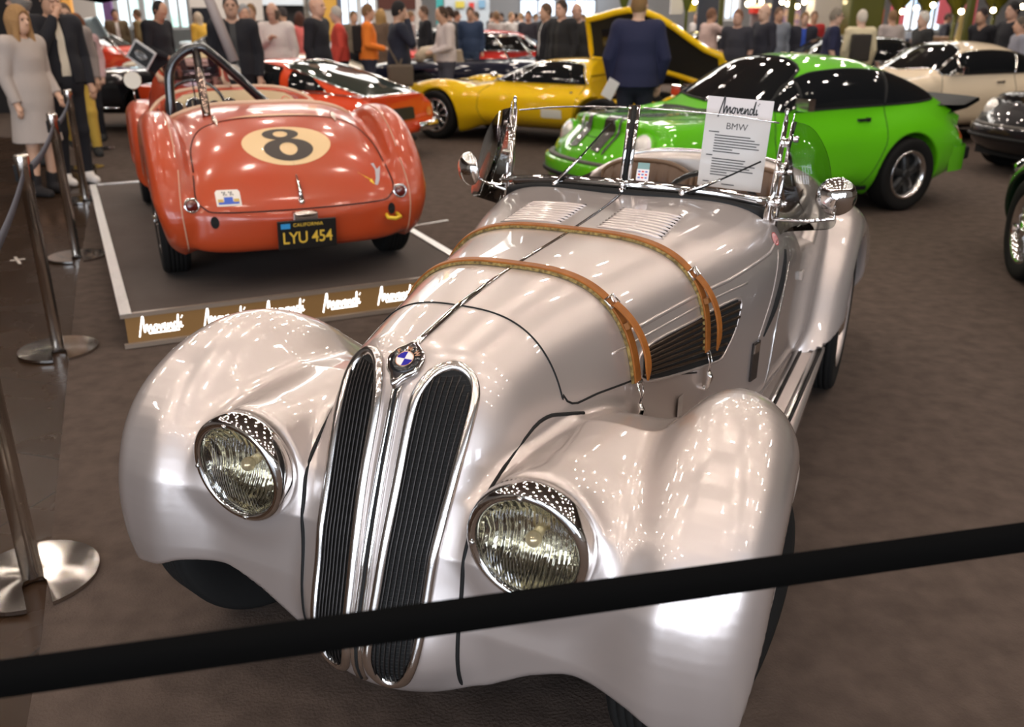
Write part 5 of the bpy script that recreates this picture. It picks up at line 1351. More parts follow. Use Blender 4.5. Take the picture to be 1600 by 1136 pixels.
FARS = [('red coupe in the far row below the left garden windows', -10.3, 21.0, 176, 'far red', (.60, .06, .03)),
 ('teal blue coupe behind the dark haired man looking down', -5.6, 21.2, 4, 'far teal', (.10, .20, .22)),
 ('bright red coupe behind the dark navy convertible', -.9, 21.1, 177, 'far bright red', (.62, .03, .02)),
 ('black saloon left of the yellow engine covers', 4.0, 21.0, 183, 'far black', (.01, .01, .012)),
 ('black coupe beside the navy body warmer man', 5.7, 16.7, 181, 'far gloss', (.012, .012, .014)),
 ('pearl white coupe behind the black coupe near the white pillar', 5.9, 19.35, 3, 'far pearl', (.60, .55, .53)),
 ('lime yellow coupe behind the cream coupe roof', 10.4, 17.9, 182, 'far lime', (.55, .55, .02)),
 ('dark blue car at the far right edge', 11.2, 15.4, 178, 'far blue', (.02, .05, .14)),
 ('deep yellow coupe behind the lime yellow coupe', 11.1, 20.4, 178, 'far yellow', (.70, .52, .02)),
 ('silver grey coupe under the left garden windows', -11.3, 24.6, 5, 'far silver', (.35, .35, .36)),
 ('pale silver coupe behind the bright red coupe', -1.6, 24.6, 2, 'far pale', (.48, .48, .46)),
 ('wine red saloon under the far grey wall', 3.2, 24.7, 184, 'far wine', (.25, .02, .03)),
 ('orange red car between the white pillar and the shop front', 8.2, 24.8, 178, 'far orange', (.62, .12, .02)),
 ('grey saloon far down the left side', -8., 28.6, 178, 'far grey', (.28, .28, .28)),
 ('beige saloon far down behind the poster wall cars', -3., 28.5, 3, 'far beige', (.50, .44, .34)),
 ('dark green saloon far down the middle', 2., 28.6, 2, 'far green', (.03, .10, .04)),
 ('brown saloon deep in the hall before the slate stand', 7., 28.8, 181, 'far brown', (.16, .07, .04)),
 ('light blue saloon farthest down the middle aisle', .2, 32.3, 4, 'far light blue', (.25, .36, .50))]
for lb, cx, Y, hd2, pn, pc in FARS: far_copy(lb, cx-1.05*cos(radians(hd2)), Y-1.05*sin(radians(hd2)), hd2, pn, pc)
# raised silver bonnet on the far left row, board standing on the black open car, slanted pole
t = thing('bonnet_lid', 'pale blue grey car bonnet standing open above the far left row', 'bonnet', (-8.4, 18.0, 0))
P = [aty(128, 30, 18.0), aty(152, 24, 18.0), aty(168, 58, 18.2), aty(141, 62, 18.2)]
c = MB(); c.grid([[Vector(P[0]).lerp(Vector(P[1]), v).lerp(Vector(P[3]).lerp(Vector(P[2]), v), u)+Vector((0, .10*sin(pi*v)+.1*u, 0)) for v in np.linspace(0, 1, 7)] for u in np.linspace(0, 1, 7)]); o_ = part(c, 'lid_skin', paint('pale blue grey', (.42, .52, .56)), t, M=Matrix.Translation((8.4, -18.0, 0))); q = o_.modifiers.new('s', 'SOLIDIFY'); q.thickness = .04
c = MB(); a = Vector(P[2])+Vector((8.4, -18, 0)); c.tube([a, Vector((a.x+.3, a.y, .85))], .015, n=6); c.tube([Vector(P[3])+Vector((8.4, -18, 0)), Vector((a.x-.3, a.y, .85))], .015, n=6); part(c, 'lid_stay', M_CHR2, t)
t = thing('display_board', 'black framed exhibit board with silver emblem leaning on the black open car', 'sign', (0, 0, 0))
A, B_, Cc, D_ = [Vector(aty(*p, 11.6)) for p in ((213, 62), (246, 85), (227, 108), (197, 88))]
xd = (B_-A).normalized(); yd_ = (A-D_); yd_ = (yd_-xd*yd_.dot(xd)).normalized(); DM = Matrix((xd, yd_, xd.cross(yd_))).transposed().to_4x4(); DM.translation = (A+B_+Cc+D_)/4
W_, H_ = (B_-A).length, (A-D_).length
c = MB(); c.box((0, 0, -.005), (W_, H_, .02)); bo_ = part(c, 'board_frame', mat('board frame white', (.6, .6, .6), rough=.4), t, M=DM)
c = MB(); c.box((0, 0, .006), (W_*.86, H_*.80, .004)); part(c, 'board_face', mat('board face', (.02, .02, .02), rough=.4), bo_, M=DM)
c = MB(); c.tube([(cos(a)*W_*.26, sin(a)*H_*.14, .012) for a in np.linspace(0, 2*pi, 24, endpoint=False)], .006, n=6, closed=True); c.box((0, 0, .011), (W_*.42, .012, .003)); c.box((0, -.05, .011), (W_*.3, .010, .003)); part(c, 'board_emblem', M_CHR2, bo_, M=DM)
c = MB(); a = (D_+Cc)/2; c.tube([a, Vector((a.x+.1, a.y+.5, .85))], .012, n=6); part(c, 'board_stay', M_BLK, t)

# ================================================================== people: one continuous body each, clothes and hair as children
def rcone(x, y, z, a, b, ra, rb, sx=1., sy=1.):
    """capsule with tapering radius; sx, sy squash the section"""
    ax, ay, az = a; bx, by, bz = b
    px, py, pz = (x-ax)/sx, (y-ay)/sy, z-az; dx, dy, dz = (bx-ax)/sx, (by-ay)/sy, bz-az
    L = dx*dx+dy*dy+dz*dz+1e-9; t = np.clip((px*dx+py*dy+pz*dz)/L, 0, 1)
    return (np.sqrt((px-dx*t)**2+(py-dy*t)**2+(pz-dz*t)**2)-(ra+(rb-ra)*t))*min(sx, sy, 1)
def cmat(kind, c):
    return mat('%s %.2f %.2f %.2f' % (kind, *c), c, rough=.85 if kind != 'skin' else .5, bump=(40, .25, .01) if kind not in ('skin', 'hair') else ((70, .9, .02) if kind == 'hair' else None))
POSE = dict(lsh=(0, .185, 1.44), rsh=(0, -.185, 1.44), lel=(-.02, .245, 1.16), rel=(-.02, -.245, 1.16), lwr=(.06, .24, .92), rwr=(.06, -.24, .92),
            lhip=(0, .09, .93), rhip=(0, -.09, .93), lkn=(.02, .10, .50), rkn=(.02, -.10, .50), lan=(-.02, .11, .09), ran=(-.02, -.11, .09), look=0., nod=0., lean=0.)
def person(name, label, X, Y, face, height, top, bottom, skin=(.52, .30, .20), hair=(.05, .03, .02), hairlen='short', coat=0., sleeves=True, shirt=None,
           build=1., res=.022, pose=None, glasses=False, scarf=None, shoes=(.02, .02, .02), group=None, legs='trousers', bag=None, open_front=False, boots=False):
    P = dict(POSE); P.update(pose or {})
    t = thing('person', label, 'person', (X, Y, 0), radians(face), group, scale=height/1.76)
    ln = P['lean']
    def J(k):
        p = np.array(P[k], float); 
        if k[1:] in ('sh', 'el', 'wr'): p = p+np.array([ln*(p[2]-.93)*.6, 0, 0])
        return p
    B = build; nk = np.array([ln*.35+.0, 0, 1.50]); hd_ = np.array([ln*.42+.02+P['nod']*.05, 0, 1.645-P['nod']*.02]); ch = np.array([ln*.2, 0, 1.30]); wa = np.array([ln*.06, 0, 1.08])
    def torso(x, y, z, o=0.):
        a = rcone(x, y, z, (0, 0, .95), wa, .125*B+o, .122*B+o, 1., 1.28); b = rcone(x, y, z, wa, ch, .122*B+o, .132*B+o, 1., 1.32)
        c = rcone(x, y, z, J('lsh'), J('rsh'), .068+o, .068+o); return smin(smin(a, b, .06), c, .10)
    def arms(x, y, z, o=0., full=True):
        f = None
        for s_ in 'lr':
            a = rcone(x, y, z, J(s_+'sh'), J(s_+'el'), .058*B+o, .044*B+o); f = a if f is None else np.minimum(f, a)
            b = rcone(x, y, z, J(s_+'el'), J(s_+'wr'), .043*B+o, .028+o*.9) if full else a; f = np.minimum(f, b) if full else f
        return f
    def legf(x, y, z, o=0.):
        f = None
        for s_ in 'lr':
            a = smin(rcone(x, y, z, J(s_+'hip'), J(s_+'kn'), .088*B+o, .056+o), rcone(x, y, z, J(s_+'kn'), J(s_+'an'), .056+o, .038+o*1.2), .03)
            f = a if f is None else np.minimum(f, a)
        return smin(f, rcone(x, y, z, (0, .05, .95), (0, -.05, .95), .115*B+o, .115*B+o), .06)
    lk = radians(P['look']); cl, sl = cos(lk), sin(lk)
    def headf(x, y, z):
        dx, dy, dz = x-hd_[0], y-hd_[1], z-hd_[2]; u = dx*cl+dy*sl; v = -dx*sl+dy*cl
        nod = P['nod']*.5; u, w = u*cos(nod)-dz*sin(nod)*-1*-1, dz*cos(nod)+u*sin(nod)
        sk = (np.sqrt((u/.098)**2+(v/.078)**2+((w-.015)/.118)**2)-1)*.078
        jaw = (np.sqrt(((u-.035)/.058)**2+(v/.056)**2+((w+.062)/.060)**2)-1)*.055
        f = smin(sk, jaw, .035)
        nose = rcone(u, v, w, (.088, 0, .022), (.112, 0, -.018), .009, .015); f = smin(f, nose, .012)
        brow = rcone(u, v, w, (.085, -.03, .034), (.085, .03, .034), .012, .012); f = smin(f, brow, .012)
        lip = rcone(u, v, w, (.090, -.016, -.052), (.090, .016, -.052), .008, .008); f = smin(f, lip, .008)
        for e in (-1, 1):
            f = smax(f, -rcone(u, v, w, (.098, e*.032, .014), (.098, e*.030, .014), .012, .012), .010)
            f = smin(f, rcone(u, v, w, (-.006, e*.080, .016), (-.010, e*.083, -.014), .012, .009), .006)
        return f
    def body(x, y, z):
        f = smin(torso(x, y, z), legf(x, y, z), .05); f = smin(f, arms(x, y, z), .04)
        nc = rcone(x, y, z, nk-[0, 0, .06], hd_-[.015, 0, .06], .060, .054); f = smin(smin(f, nc, .04), headf(x, y, z), .02)
        for s_ in 'lr':
            w_ = J(s_+'wr'); e_ = J(s_+'el'); d = (w_-e_)/np.linalg.norm(w_-e_); f = smin(f, rcone(x, y, z, w_, w_+d*.075, .026, .030, 1, 1), .02)
            a_ = J(s_+'an'); f = smin(f, rcone(x, y, z, a_-[0, 0, .03], a_+[.14, 0, -.05], .040, .034), .03)
        return f
    lo = (-.42, -.62, 0.); hi = (.62, .62, 1.82)
    rb_ = min(res, .020)
    Pp, Nn, Q = surfnet(body, lo, hi, rb_, mirror=False)
    # fingers joined into the body mesh
    bo = obj('body', fieldmesh('body', Pp, Nn, Q), cmat('skin', skin), t)
    if res <= .02:
        fm = MB()
        for s_ in 'lr':
            w_ = Vector(J(s_+'wr')); e_ = Vector(J(s_+'el')); d = (w_-e_).normalized(); sd = d.cross(Vector((0, 0, 1)) if abs(d.z) < .8 else Vector((1, 0, 0))).normalized(); up = sd.cross(d)
            palm = w_+d*.085
            for i, (q, L_) in enumerate(((-.024, .065), (-.008, .078), (.008, .072), (.024, .055))):
                p0 = palm+sd*q; fm.tube([p0, p0+d*L_*.5+up*-.008, p0+d*L_*.85-up*.030], [.0095, .0085, .006], n=8)
            fm.tube([w_+d*.03-sd*.022, w_+d*.065-sd*.048-up*.01, w_+d*.09-sd*.050-up*.025], [.011, .0095, .007], n=8)
        tmp = fm.mesh('f'); bm = bmesh.new(); bm.from_mesh(bo.data); bm.from_mesh(tmp); bm.to_mesh(bo.data); bm.free(); bpy.data.meshes.remove(tmp)
        for p in bo.data.polygons: p.use_smooth = True
    hz = .98-coat if coat else .93
    def topf(x, y, z):
        o = .020 if coat or open_front else .012
        f = torso(x, y, z, o); f = smin(f, rcone(x, y, z, (0, 0, 1.05), (0, 0, .93), .125*B+o+.005, .135*B+o+.008, 1., 1.30), .05)
        if coat:
            f = smin(f, rcone(x, y, z, (0, 0, 1.0), (0, 0, hz-.15), .14*B+o, .21*B+o, 1., 1.15), .05)
        f = smax(f, (hz-z), .01); ar = arms(x, y, z, o*1.0+.003, sleeves)
        f = smax(f, -(np.sqrt((x-nk[0]-.02)**2+(y*.9)**2+(z-1.56)**2)-.085), .012)
        for s_ in 'lr':
            w_ = J(s_+'wr'); e_ = J(s_+'el' if sleeves else s_+'sh'); w2 = w_ if sleeves else J(s_+'el'); d = (w2-e_)/np.linalg.norm(w2-e_)
            near = np.sqrt((x-w2[0])**2+(y-w2[1])**2+(z-w2[2])**2)-.13; cut = (x-w2[0])*d[0]+(y-w2[1])*d[1]+(z-w2[2])*d[2]-.005
            ar = smax(ar, -np.maximum(-cut, near), .006)
        f = smin(f, ar, .025)
        if open_front:
            f = np.maximum(f, -(np.maximum(np.abs(y-.0)-.035-.05*np.clip(1.25-z, 0, .4), .04-x)))
        return f
    nm = 'coat' if coat else ('jacket' if open_front or not shirt else 'top')
    Pp, Nn, Q = surfnet(topf, lo, hi, res, mirror=False); obj(nm, fieldmesh(nm, Pp, Nn, Q), cmat('cloth', top), t)
    if open_front and shirt:
        def sh(x, y, z):
            f = torso(x, y, z, .006); return smax(smax(f, .90-z, .01), z-1.50, .01)
        Pp, Nn, Q = surfnet(sh, lo, hi, res*1.2, mirror=False); obj('shirt', fieldmesh('shirt', Pp, Nn, Q), cmat('cloth', shirt), t)
    def legc(x, y, z):
        if legs == 'skirt':
            f = rcone(x, y, z, (0, 0, 1.0), (0, 0, .50), .14, .20, 1., 1.1); return smax(smax(f, z-1.0, .01), .56-z, .01)
        return smax(smax(smin(legf(x, y, z, .014), rcone(x, y, z, (0, 0, 1.08), (0, 0, .93), .125*B+.014, .125*B+.014, 1., 1.28), .04), z-1.0, .01), .075-z, .01)
    Pp, Nn, Q = surfnet(legc, (-.3, -.4, .03), (.45, .4, 1.12), res, mirror=False); obj(legs, fieldmesh(legs, Pp, Nn, Q), cmat('cloth', bottom), t)
    if res < .03:
        for s_ in 'lr':
            a_ = J(s_+'an')
            def shf(x, y, z):
                f = smin(rcone(x, y, z, a_-[.01, 0, .035], a_+[.155, 0, -.055], .054, .042), rcone(x, y, z, a_-[.01, 0, .035], a_+[0, 0, .10 if boots else .0], .054, .058), .03); return smax(f, .004-z, .008)
            Pp, Nn, Q = surfnet(shf, tuple(a_-[.12, .1, .1]), tuple(a_+[.26, .1, .22]), max(res*.8, .016), mirror=False); obj('shoe', fieldmesh('shoe', Pp, Nn, Q), cmat('leather', shoes), t)
    if hairlen != 'bald':
        def hr(x, y, z):
            dx, dy, dz = x-hd_[0], y-hd_[1], z-hd_[2]; u = dx*cl+dy*sl; v = -dx*sl+dy*cl; w = dz
            g = .003 if hairlen == 'short' else .018
            f = (np.sqrt((u/(.100+g))**2+(v/(.080+g))**2+((w-.02)/(.120+g))**2)-1)*.085
            face = rcone(u, v, w, (.14, 0, -.10), (.13, 0, .015), .10, .078); f = smax(f, -face, .012)
            if hairlen == 'short': f = smax(f, -.062-w+np.clip(u+.045, 0, 1)*.84, .012)
            elif hairlen == 'long':
                l = rcone(u, v, w, (-.03, 0, 0), (-.055, 0, -.26), .085, .055, .8, 1.35); l = smin(l, rcone(u, v, w, (.03, .075, .0), (.05, .095, -.22), .03, .028), .04); l = smin(l, rcone(u, v, w, (.03, -.075, .0), (.05, -.095, -.22), .03, .028), .04)
                f = smin(f, l, .03)
            elif hairlen == 'rim': f = smax(f, w-.035+np.clip(-u, 0, 1)*.2, .012)
            return f
        Pp, Nn, Q = surfnet(hr, (hd_[0]-.25, -.25, 1.25), (hd_[0]+.25, .25, 1.85), min(res, .018), mirror=False)
        obj('hair', fieldmesh('hair', Pp, Nn, Q), cmat('hair', hair), t)
    def HP(u, v, w): return Vector((hd_[0]+u*cl-v*sl, hd_[1]+u*sl+v*cl, hd_[2]+w))
    if res <= .02:
        c = MB()
        for e in (-1, 1): c.sphere(HP(.087, e*.031, .014), .0105, 10)
        c.build('eyes', mat('eye', (.10, .07, .05), rough=.2), t)
        if glasses:
            c = MB()
            for e in (-1, 1): c.tube([HP(.112, e*.032+cos(a)*.024, .014+sin(a)*.018) for a in np.linspace(0, 2*pi, 14, endpoint=False)], .0025, n=5, closed=True); c.tube([HP(.11, e*.056, .02), HP(0, e*.088, .02)], .0025, n=5)
            c.build('glasses', M_BLKG, t)
    if bag:
        c = MB(); p0, sz = bag[0], bag[1]; c.box(p0, sz); c.build('shoulder_bag', cmat('leather', bag[2]), t, bevel=.03)
        c = MB(); c.tube([Vector(p0)+Vector((0, 0, sz[2]/2)), Vector((.10, 0, 1.30)), Vector(J('lsh' if p0[1] < 0 else 'rsh'))+Vector((0, 0, .085)), Vector((-.15, 0, 1.25)), Vector(p0)+Vector((-.03, 0, sz[2]/2))], .014, n=6, flat=(.4, 1.4)); c.build('bag_strap', cmat('leather', bag[2]), t)
    return t
def at_px(px, Y): return aty(px, 27, Y)[0]
N_ = (.010, .010, .014); NV = (.014, .018, .050); BR = (.10, .055, .025); GR = (.25, .23, .22); WH = (.62, .57, .53)
hold = dict(rel=(.05, -.24, 1.18), rwr=(.22, -.02, 1.30)); phone = dict(rel=(.12, -.27, 1.26), rwr=(.10, -.12, 1.55)); mouth = dict(rel=(.16, -.22, 1.20), rwr=(.17, -.04, 1.50)); cross = dict(rel=(.06, -.26, 1.17), rwr=(.22, .06, 1.14), lel=(.06, .26, 1.17), lwr=(.22, -.06, 1.16))
walk = dict(lkn=(.18, .10, .52), lan=(.22, .11, .09), rkn=(-.04, -.10, .50), ran=(-.32, -.11, .14))
person('w', 'young woman with long blonde hair in a pale grey coat by the ropes', at_px(24, 8.5), 8.5, -18, 1.66, (.40, .34, .30), (.03, .02, .02), (.60, .36, .24), (.36, .20, .08), 'long', .45, res=.016, legs='skirt', shoes=(.015, .012, .012), boots=True, pose=dict(look=0, lwr=(.14, .20, .98)))
person('m', 'man with glasses in a black jacket and cream shirt touching his mouth', at_px(78, 9.1), 9.1, -40, 1.86, N_, (.010, .010, .014), (.55, .32, .21), (.03, .02, .015), 'short', open_front=True, shirt=(.66, .58, .45), res=.016, glasses=True, shoes=(.75, .70, .66), pose=dict(mouth, nod=.6))
person('m', 'grey haired man in a dark coat behind the blonde woman', at_px(38, 10.4), 10.4, -150, 1.86, N_, N_, (.55, .34, .24), (.22, .20, .18), 'rim', glasses=True, res=.02)
person('m', 'visitor in a grey jacket with an orange patch and mustard trousers', at_px(101, 11.2), 11.2, -60, 1.72, (.24, .20, .18), (.50, .32, .05), (.5, .3, .2), (.13, .08, .05), 'short', .12, res=.02, bag=((-.12, .2, 1.18), (.16, .22, .34), (.05, .045, .04)), pose=walk)
person('w', 'woman with copper hair and a pale pink top behind the rope line', at_px(118, 12.4), 12.4, -70, 1.60, (.62, .42, .42), N_, (.6, .38, .28), (.28, .10, .03), 'long', res=.022)
person('m', 'dark haired man in black looking down beside the exhibit board', at_px(243, 12.95), 12.95, -20, 1.80, N_, N_, (.50, .28, .18), (.012, .010, .010), 'short', res=.02, pose=dict(nod=1.2, rwr=(.25, -.15, 1.05), rel=(.02, -.25, 1.16)))
person('m', 'tall man in a black jacket standing beyond the race car screen', at_px(362, 10.8), 10.8, -75, 1.82, N_, N_, (.50, .30, .21), (.10, .08, .07), 'short', open_front=True, shirt=(.05, .05, .05), res=.016)
person('m', 'man in a dark coat half hidden behind the tall black jacket man', at_px(381, 13.1), 13.1, -60, 1.74, (.02, .02, .03), N_, hair=(.3, .3, .3), res=.024)
person('m', 'fair haired young man in black with a yellow strap', at_px(394, 15.9), 15.9, -100, 1.78, (.015, .015, .015), N_, hair=(.22, .12, .05), res=.024, bag=((-.05, .22, 1.0), (.14, .08, .2), (.5, .4, .02)))
person('m', 'balding man in a light collared shirt holding his hand to his chest', at_px(429, 13.15), 13.15, -95, 1.78, (.66, .58, .54), (.05, .05, .06), (.52, .31, .22), (.10, .07, .05), 'rim', res=.016, pose=dict(hold, nod=.8), shirt=(.6, .5, .5), sleeves=True)
person('m', 'bald man in a black suit seen in profile', at_px(494, 12.6), 12.6, -15, 1.84, (.008, .008, .010), N_, (.60, .36, .25), hairlen='bald', res=.016)
person('m', 'visitor in a dark jacket left of the pink top woman', at_px(443, 19.2), 19.2, 160, 1.76, (.03, .03, .04), N_, hair=(.05, .04, .04), res=.028)
person('w', 'visitor in a coral pink top between the two parked rows', at_px(468, 19.7), 19.7, 120, 1.66, (.70, .16, .15), N_, hair=(.08, .03, .02), hairlen='long', res=.028)
person('m', 'older man with grey hair in a red jacket', at_px(528, 15.5), 15.5, 190, 1.74, (.55, .06, .04), N_, (.58, .38, .30), (.45, .42, .38), 'short', res=.024)
person('m', 'man in a bright orange jacket with a black backpack', at_px(573, 15.5), 15.5, 10, 1.78, (.78, .20, .02), (.03, .03, .05), hair=(.20, .11, .05), res=.024, pose=dict(rwr=(.26, -.15, 1.1), lwr=(.26, .12, 1.1)), bag=((-.17, .0, 1.25), (.16, .28, .42), N_))
person('w', 'blonde visitor in a brown coat right of the orange jacket man', at_px(594, 19.2), 19.2, 60, 1.72, (.12, .075, .05), N_, hair=(.40, .24, .09), hairlen='long', coat=.3, res=.026)
person('m', 'visitor in brown with folded arms left of the orange jacket man', at_px(552, 19.6), 19.6, -60, 1.70, (.14, .11, .08), N_, hair=(.15, .10, .05), res=.03)
person('m', 'bearded man in a black sweater on the phone with a satchel', at_px(621, 12.7), 12.7, 20, 1.78, (.012, .014, .025), (.03, .03, .035), (.50, .30, .20), (.015, .012, .012), 'short', res=.016, pose=dict(phone), bag=((-.05, -.26, .86), (.34, .10, .28), (.10, .075, .05)))
person('m', 'man in a black top behind the red far coupe', at_px(664, 19.3), 19.3, 200, 1.80, (.012, .012, .014), N_, hair=(.10, .06, .04), res=.028)
person('m', 'man in a pale sweater with a beard reading a leaflet', at_px(696, 15.1), 15.1, 205, 1.76, (.55, .48, .46), (.06, .06, .08), (.5, .3, .2), (.06, .035, .02), 'short', res=.022, pose=dict(rel=(.04, -.25, 1.16), rwr=(.25, -.10, 1.08), lel=(.04, .25, 1.16), lwr=(.25, .08, 1.08), nod=.8))
person('m', 'dark haired visitor peering past the pale sweater man', at_px(703, 19.0), 19.0, 170, 1.78, (.03, .03, .03), N_, res=.028)
person('m', 'man in a dark blue jacket alone in the middle distance', at_px(735, 19.5), 19.5, -90, 1.78, (.03, .05, .10), (.05, .08, .14), hair=(.08, .05, .03), res=.028)
person('m', 'man in black with a white shirt left of the yellow engine covers', at_px(855, 15.45), 15.45, 200, 1.80, N_, N_, (.55, .33, .22), (.12, .07, .04), 'short', open_front=True, shirt=(.6, .58, .56), res=.022)
person('m', 'man in a black jacket with white piping and dark brown hair', at_px(879, 14.8), 14.8, 225, 1.84, (.014, .014, .016), N_, (.58, .36, .27), (.045, .03, .02), 'short', open_front=True, shirt=(.03, .03, .03), res=.02)
person('m', 'dark figure directly behind the two black jacket men', at_px(901, 15.0), 15.0, -90, 1.80, (.02, .02, .02), N_, (.5, .3, .22), hairlen='bald', res=.028)
person('m', 'man in a navy suit seen from behind before the yellow coupe', at_px(998, 9.95), 9.95, 82, 1.83, (.012, .014, .045), (.010, .011, .030), (.58, .36, .25), (.24, .13, .05), 'short', .10, res=.015, build=1.08, pose=dict(lel=(-.02, .28, 1.16), rel=(-.02, -.28, 1.16), look=-15))
person('m', 'visitor with brown hair in a dark tee at the far market', at_px(1154, 15.2), 15.2, 240, 1.72, (.03, .025, .04), (.12, .13, .16), (.5, .3, .22), (.20, .10, .06), 'short', sleeves=False, res=.026)
person('m', 'bald visitor in a dark jacket and pale jeans', at_px(1196, 15.3), 15.3, 200, 1.80, (.02, .022, .03), (.20, .22, .27), (.58, .38, .28), hairlen='bald', res=.026)
person('m', 'visitor in a washed grey denim jacket at the far market', at_px(1216, 18.05), 18.05, -80, 1.78, (.20, .22, .26), (.10, .10, .12), hair=(.14, .08, .05), res=.026)
person('m', 'visitor stretching an arm near the dark exhibition stand', at_px(1110, 18.1), 18.1, 20, 1.76, (.55, .40, .36), (.03, .04, .10), hair=(.2, .1, .06), res=.028, pose=dict(rel=(.2, -.25, 1.35), rwr=(.42, -.2, 1.42)))
person('m', 'visitor in a royal blue shirt and black jacket', at_px(1258, 18.05), 18.05, -100, 1.70, (.02, .02, .025), N_, (.55, .35, .26), (.25, .14, .06), 'short', open_front=True, shirt=(.03, .08, .42), res=.028)
person('m', 'visitor in a red top close to the white pillar', at_px(1272, 21.0), 21.0, -100, 1.74, (.42, .03, .03), N_, hair=(.2, .12, .08), res=.028)
person('m', 'grey haired man in a navy body warmer with mauve sleeves', at_px(1304, 14.7), 14.7, -10, 1.74, (.012, .015, .045), (.05, .05, .07), (.55, .35, .26), (.22, .19, .15), 'short', sleeves=False, res=.02, glasses=True)
person('w', 'white haired visitor in a beige jacket with a dark rucksack', at_px(1348, 15.15), 15.15, 95, 1.72, (.60, .52, .34), (.10, .08, .07), (.6, .4, .3), (.62, .56, .48), 'short', res=.02, bag=((-.17, .05, 1.2), (.16, .30, .42), (.03, .025, .02)))
person('m', 'man in a pale shirt with a dark strap beyond the cream coupe', at_px(1396, 18.0), 18.0, 100, 1.74, (.42, .36, .34), (.04, .04, .05), hair=(.25, .14, .07), res=.026, bag=((.0, -.25, .95), (.2, .08, .2), N_))
person('m', 'white haired man in a black jacket above the cream roof', at_px(1446, 15.2), 15.2, 185, 1.70, (.02, .018, .02), N_, (.55, .35, .26), (.60, .56, .50), 'short', res=.022)
person('m', 'visitor in grey near the olive column base', at_px(1334, 21.0), 21.0, -60, 1.72, (.35, .30, .28), N_, hair=(.3, .2, .1), res=.03)
person('m', 'man in black leaning forward at the right stall', at_px(1549, 16.0), 16.0, 205, 1.76, (.010, .010, .012), N_, hair=(.03, .02, .02), res=.026, pose=dict(lean=.5, rwr=(.3, -.2, 1.0)))
person('m', 'bearded man in a black sweater at the right stall', at_px(1583, 14.9), 14.9, 190, 1.84, (.008, .008, .010), N_, (.48, .28, .2), (.015, .012, .010), 'short', res=.022)
person('m', 'person in a grey waistcoat cut by the right edge', at_px(1600, 14.2), 14.2, 170, 1.62, (.22, .22, .26), N_, hair=(.1, .08, .06), res=.028)
person('m', 'visitor in a brown jacket and white shirt by the left windows', at_px(180, 22.8), 22.8, -60, 1.74, (.12, .09, .05), (.1, .1, .12), hair=(.03, .02, .02), open_front=True, shirt=(.65, .62, .60), res=.03)
person('m', 'visitor in an olive top under the left windows', at_px(216, 22.8), 22.8, 180, 1.74, (.14, .10, .04), N_, hair=(.12, .07, .04), res=.03)
person('w', 'visitor in a mustard jacket before the dark wall screen', at_px(310, 22.8), 22.8, 150, 1.66, (.60, .34, .04), N_, hair=(.5, .4, .3), hairlen='long', res=.03)
# distant crowd: three figures repeated
proto = [person('c', 'small dark clothed visitor far down the hall', at_px(738, 30.4), 30.4, -90, 1.74, (.03, .03, .04), N_, res=.036, group='distant visitors in dark clothes'),
         person('c', 'small light clothed visitor far down the hall', at_px(928, 33.1), 33.1, 60, 1.72, (.40, .36, .34), (.06, .07, .10), hair=(.2, .12, .06), res=.036, group='distant visitors in light clothes')]
for i, px in enumerate((712, 722, 745, 752, 768, 776, 784, 798, 806, 815, 826, 836, 848, 912, 930, 640, 655, 1090, 1300, 1326, 1370, 1418, 1480, 1500, 1530)):
    k = i % 2; c = copy_tree(proto[k]); Y = (22.9, 26.6, 30.4, 35.0, 36.6)[(i*3) % 5]; c.location = (at_px(px, Y), Y, 0); c.rotation_euler = (0, 0, i*1.7)
# sheet of paper held by the man in the navy suit
t = thing('paper_sheet', 'white sheet held low beside the navy suit trousers', 'paper', (at_px(958, 9.8), 9.78, .90), .3)
c = MB(); c.box((0, 0, 0), (.13, .004, .20), Matrix.Rotation(.5, 3, 'Y')); c.build('sheet', mat('white card'), t)

# ================================================================== hall, floor, platform, ropes
def struct(name, mb, m): o = mb.build(name, m); o['kind'] = 'structure'; return o
def carpet_mat():
    m = mat('brown grey carpet', (.066, .049, .040), rough=.97, bump=(120, .5, .006), noise=(11., (.098, .073, .060), .30, .72, 14), spec=.15)
    return m
def tile_mat():
    m = mat('brown stone tiles', (.06, .035, .022), rough=.16, spec=.12); nt = m.node_tree; b = nt.nodes['Principled BSDF']
    tc = nt.nodes.new('ShaderNodeTexCoord'); br = nt.nodes.new('ShaderNodeTexBrick'); mp = nt.nodes.new('ShaderNodeMapping'); mp.inputs['Rotation'].default_value = (0, 0, .30)
    br.offset = .0; br.inputs['Scale'].default_value = 1.; br.inputs['Brick Width'].default_value = .6; br.inputs['Row Height'].default_value = .6; br.inputs['Mortar Size'].default_value = .004
    br.inputs['Color1'].default_value = (.038, .021, .012, 1); br.inputs['Color2'].default_value = (.027, .016, .010, 1); br.inputs['Mortar'].default_value = (.02, .014, .01, 1)
    n = nt.nodes.new('ShaderNodeTexNoise'); n.inputs['Scale'].default_value = 2.5; n.inputs['Detail'].default_value = 8
    r = nt.nodes.new('ShaderNodeMapRange'); r.inputs[3].default_value = .10; r.inputs[4].default_value = .42
    bp = nt.nodes.new('ShaderNodeBump'); bp.inputs['Strength'].default_value = .25; bp.inputs['Distance'].default_value = .01
    nt.links.new(tc.outputs['Object'], mp.inputs[0]); nt.links.new(mp.outputs[0], br.inputs['Vector']); nt.links.new(br.outputs['Color'], b.inputs['Base Color'])
    nt.links.new(tc.outputs['Object'], n.inputs['Vector']); nt.links.new(n.outputs['Fac'], r.inputs[0]); nt.links.new(r.outputs[0], b.inputs['Roughness'])
    nt.links.new(n.outputs['Fac'], bp.inputs['Height']); nt.links.new(bp.outputs[0], b.inputs['Normal'])
    return m
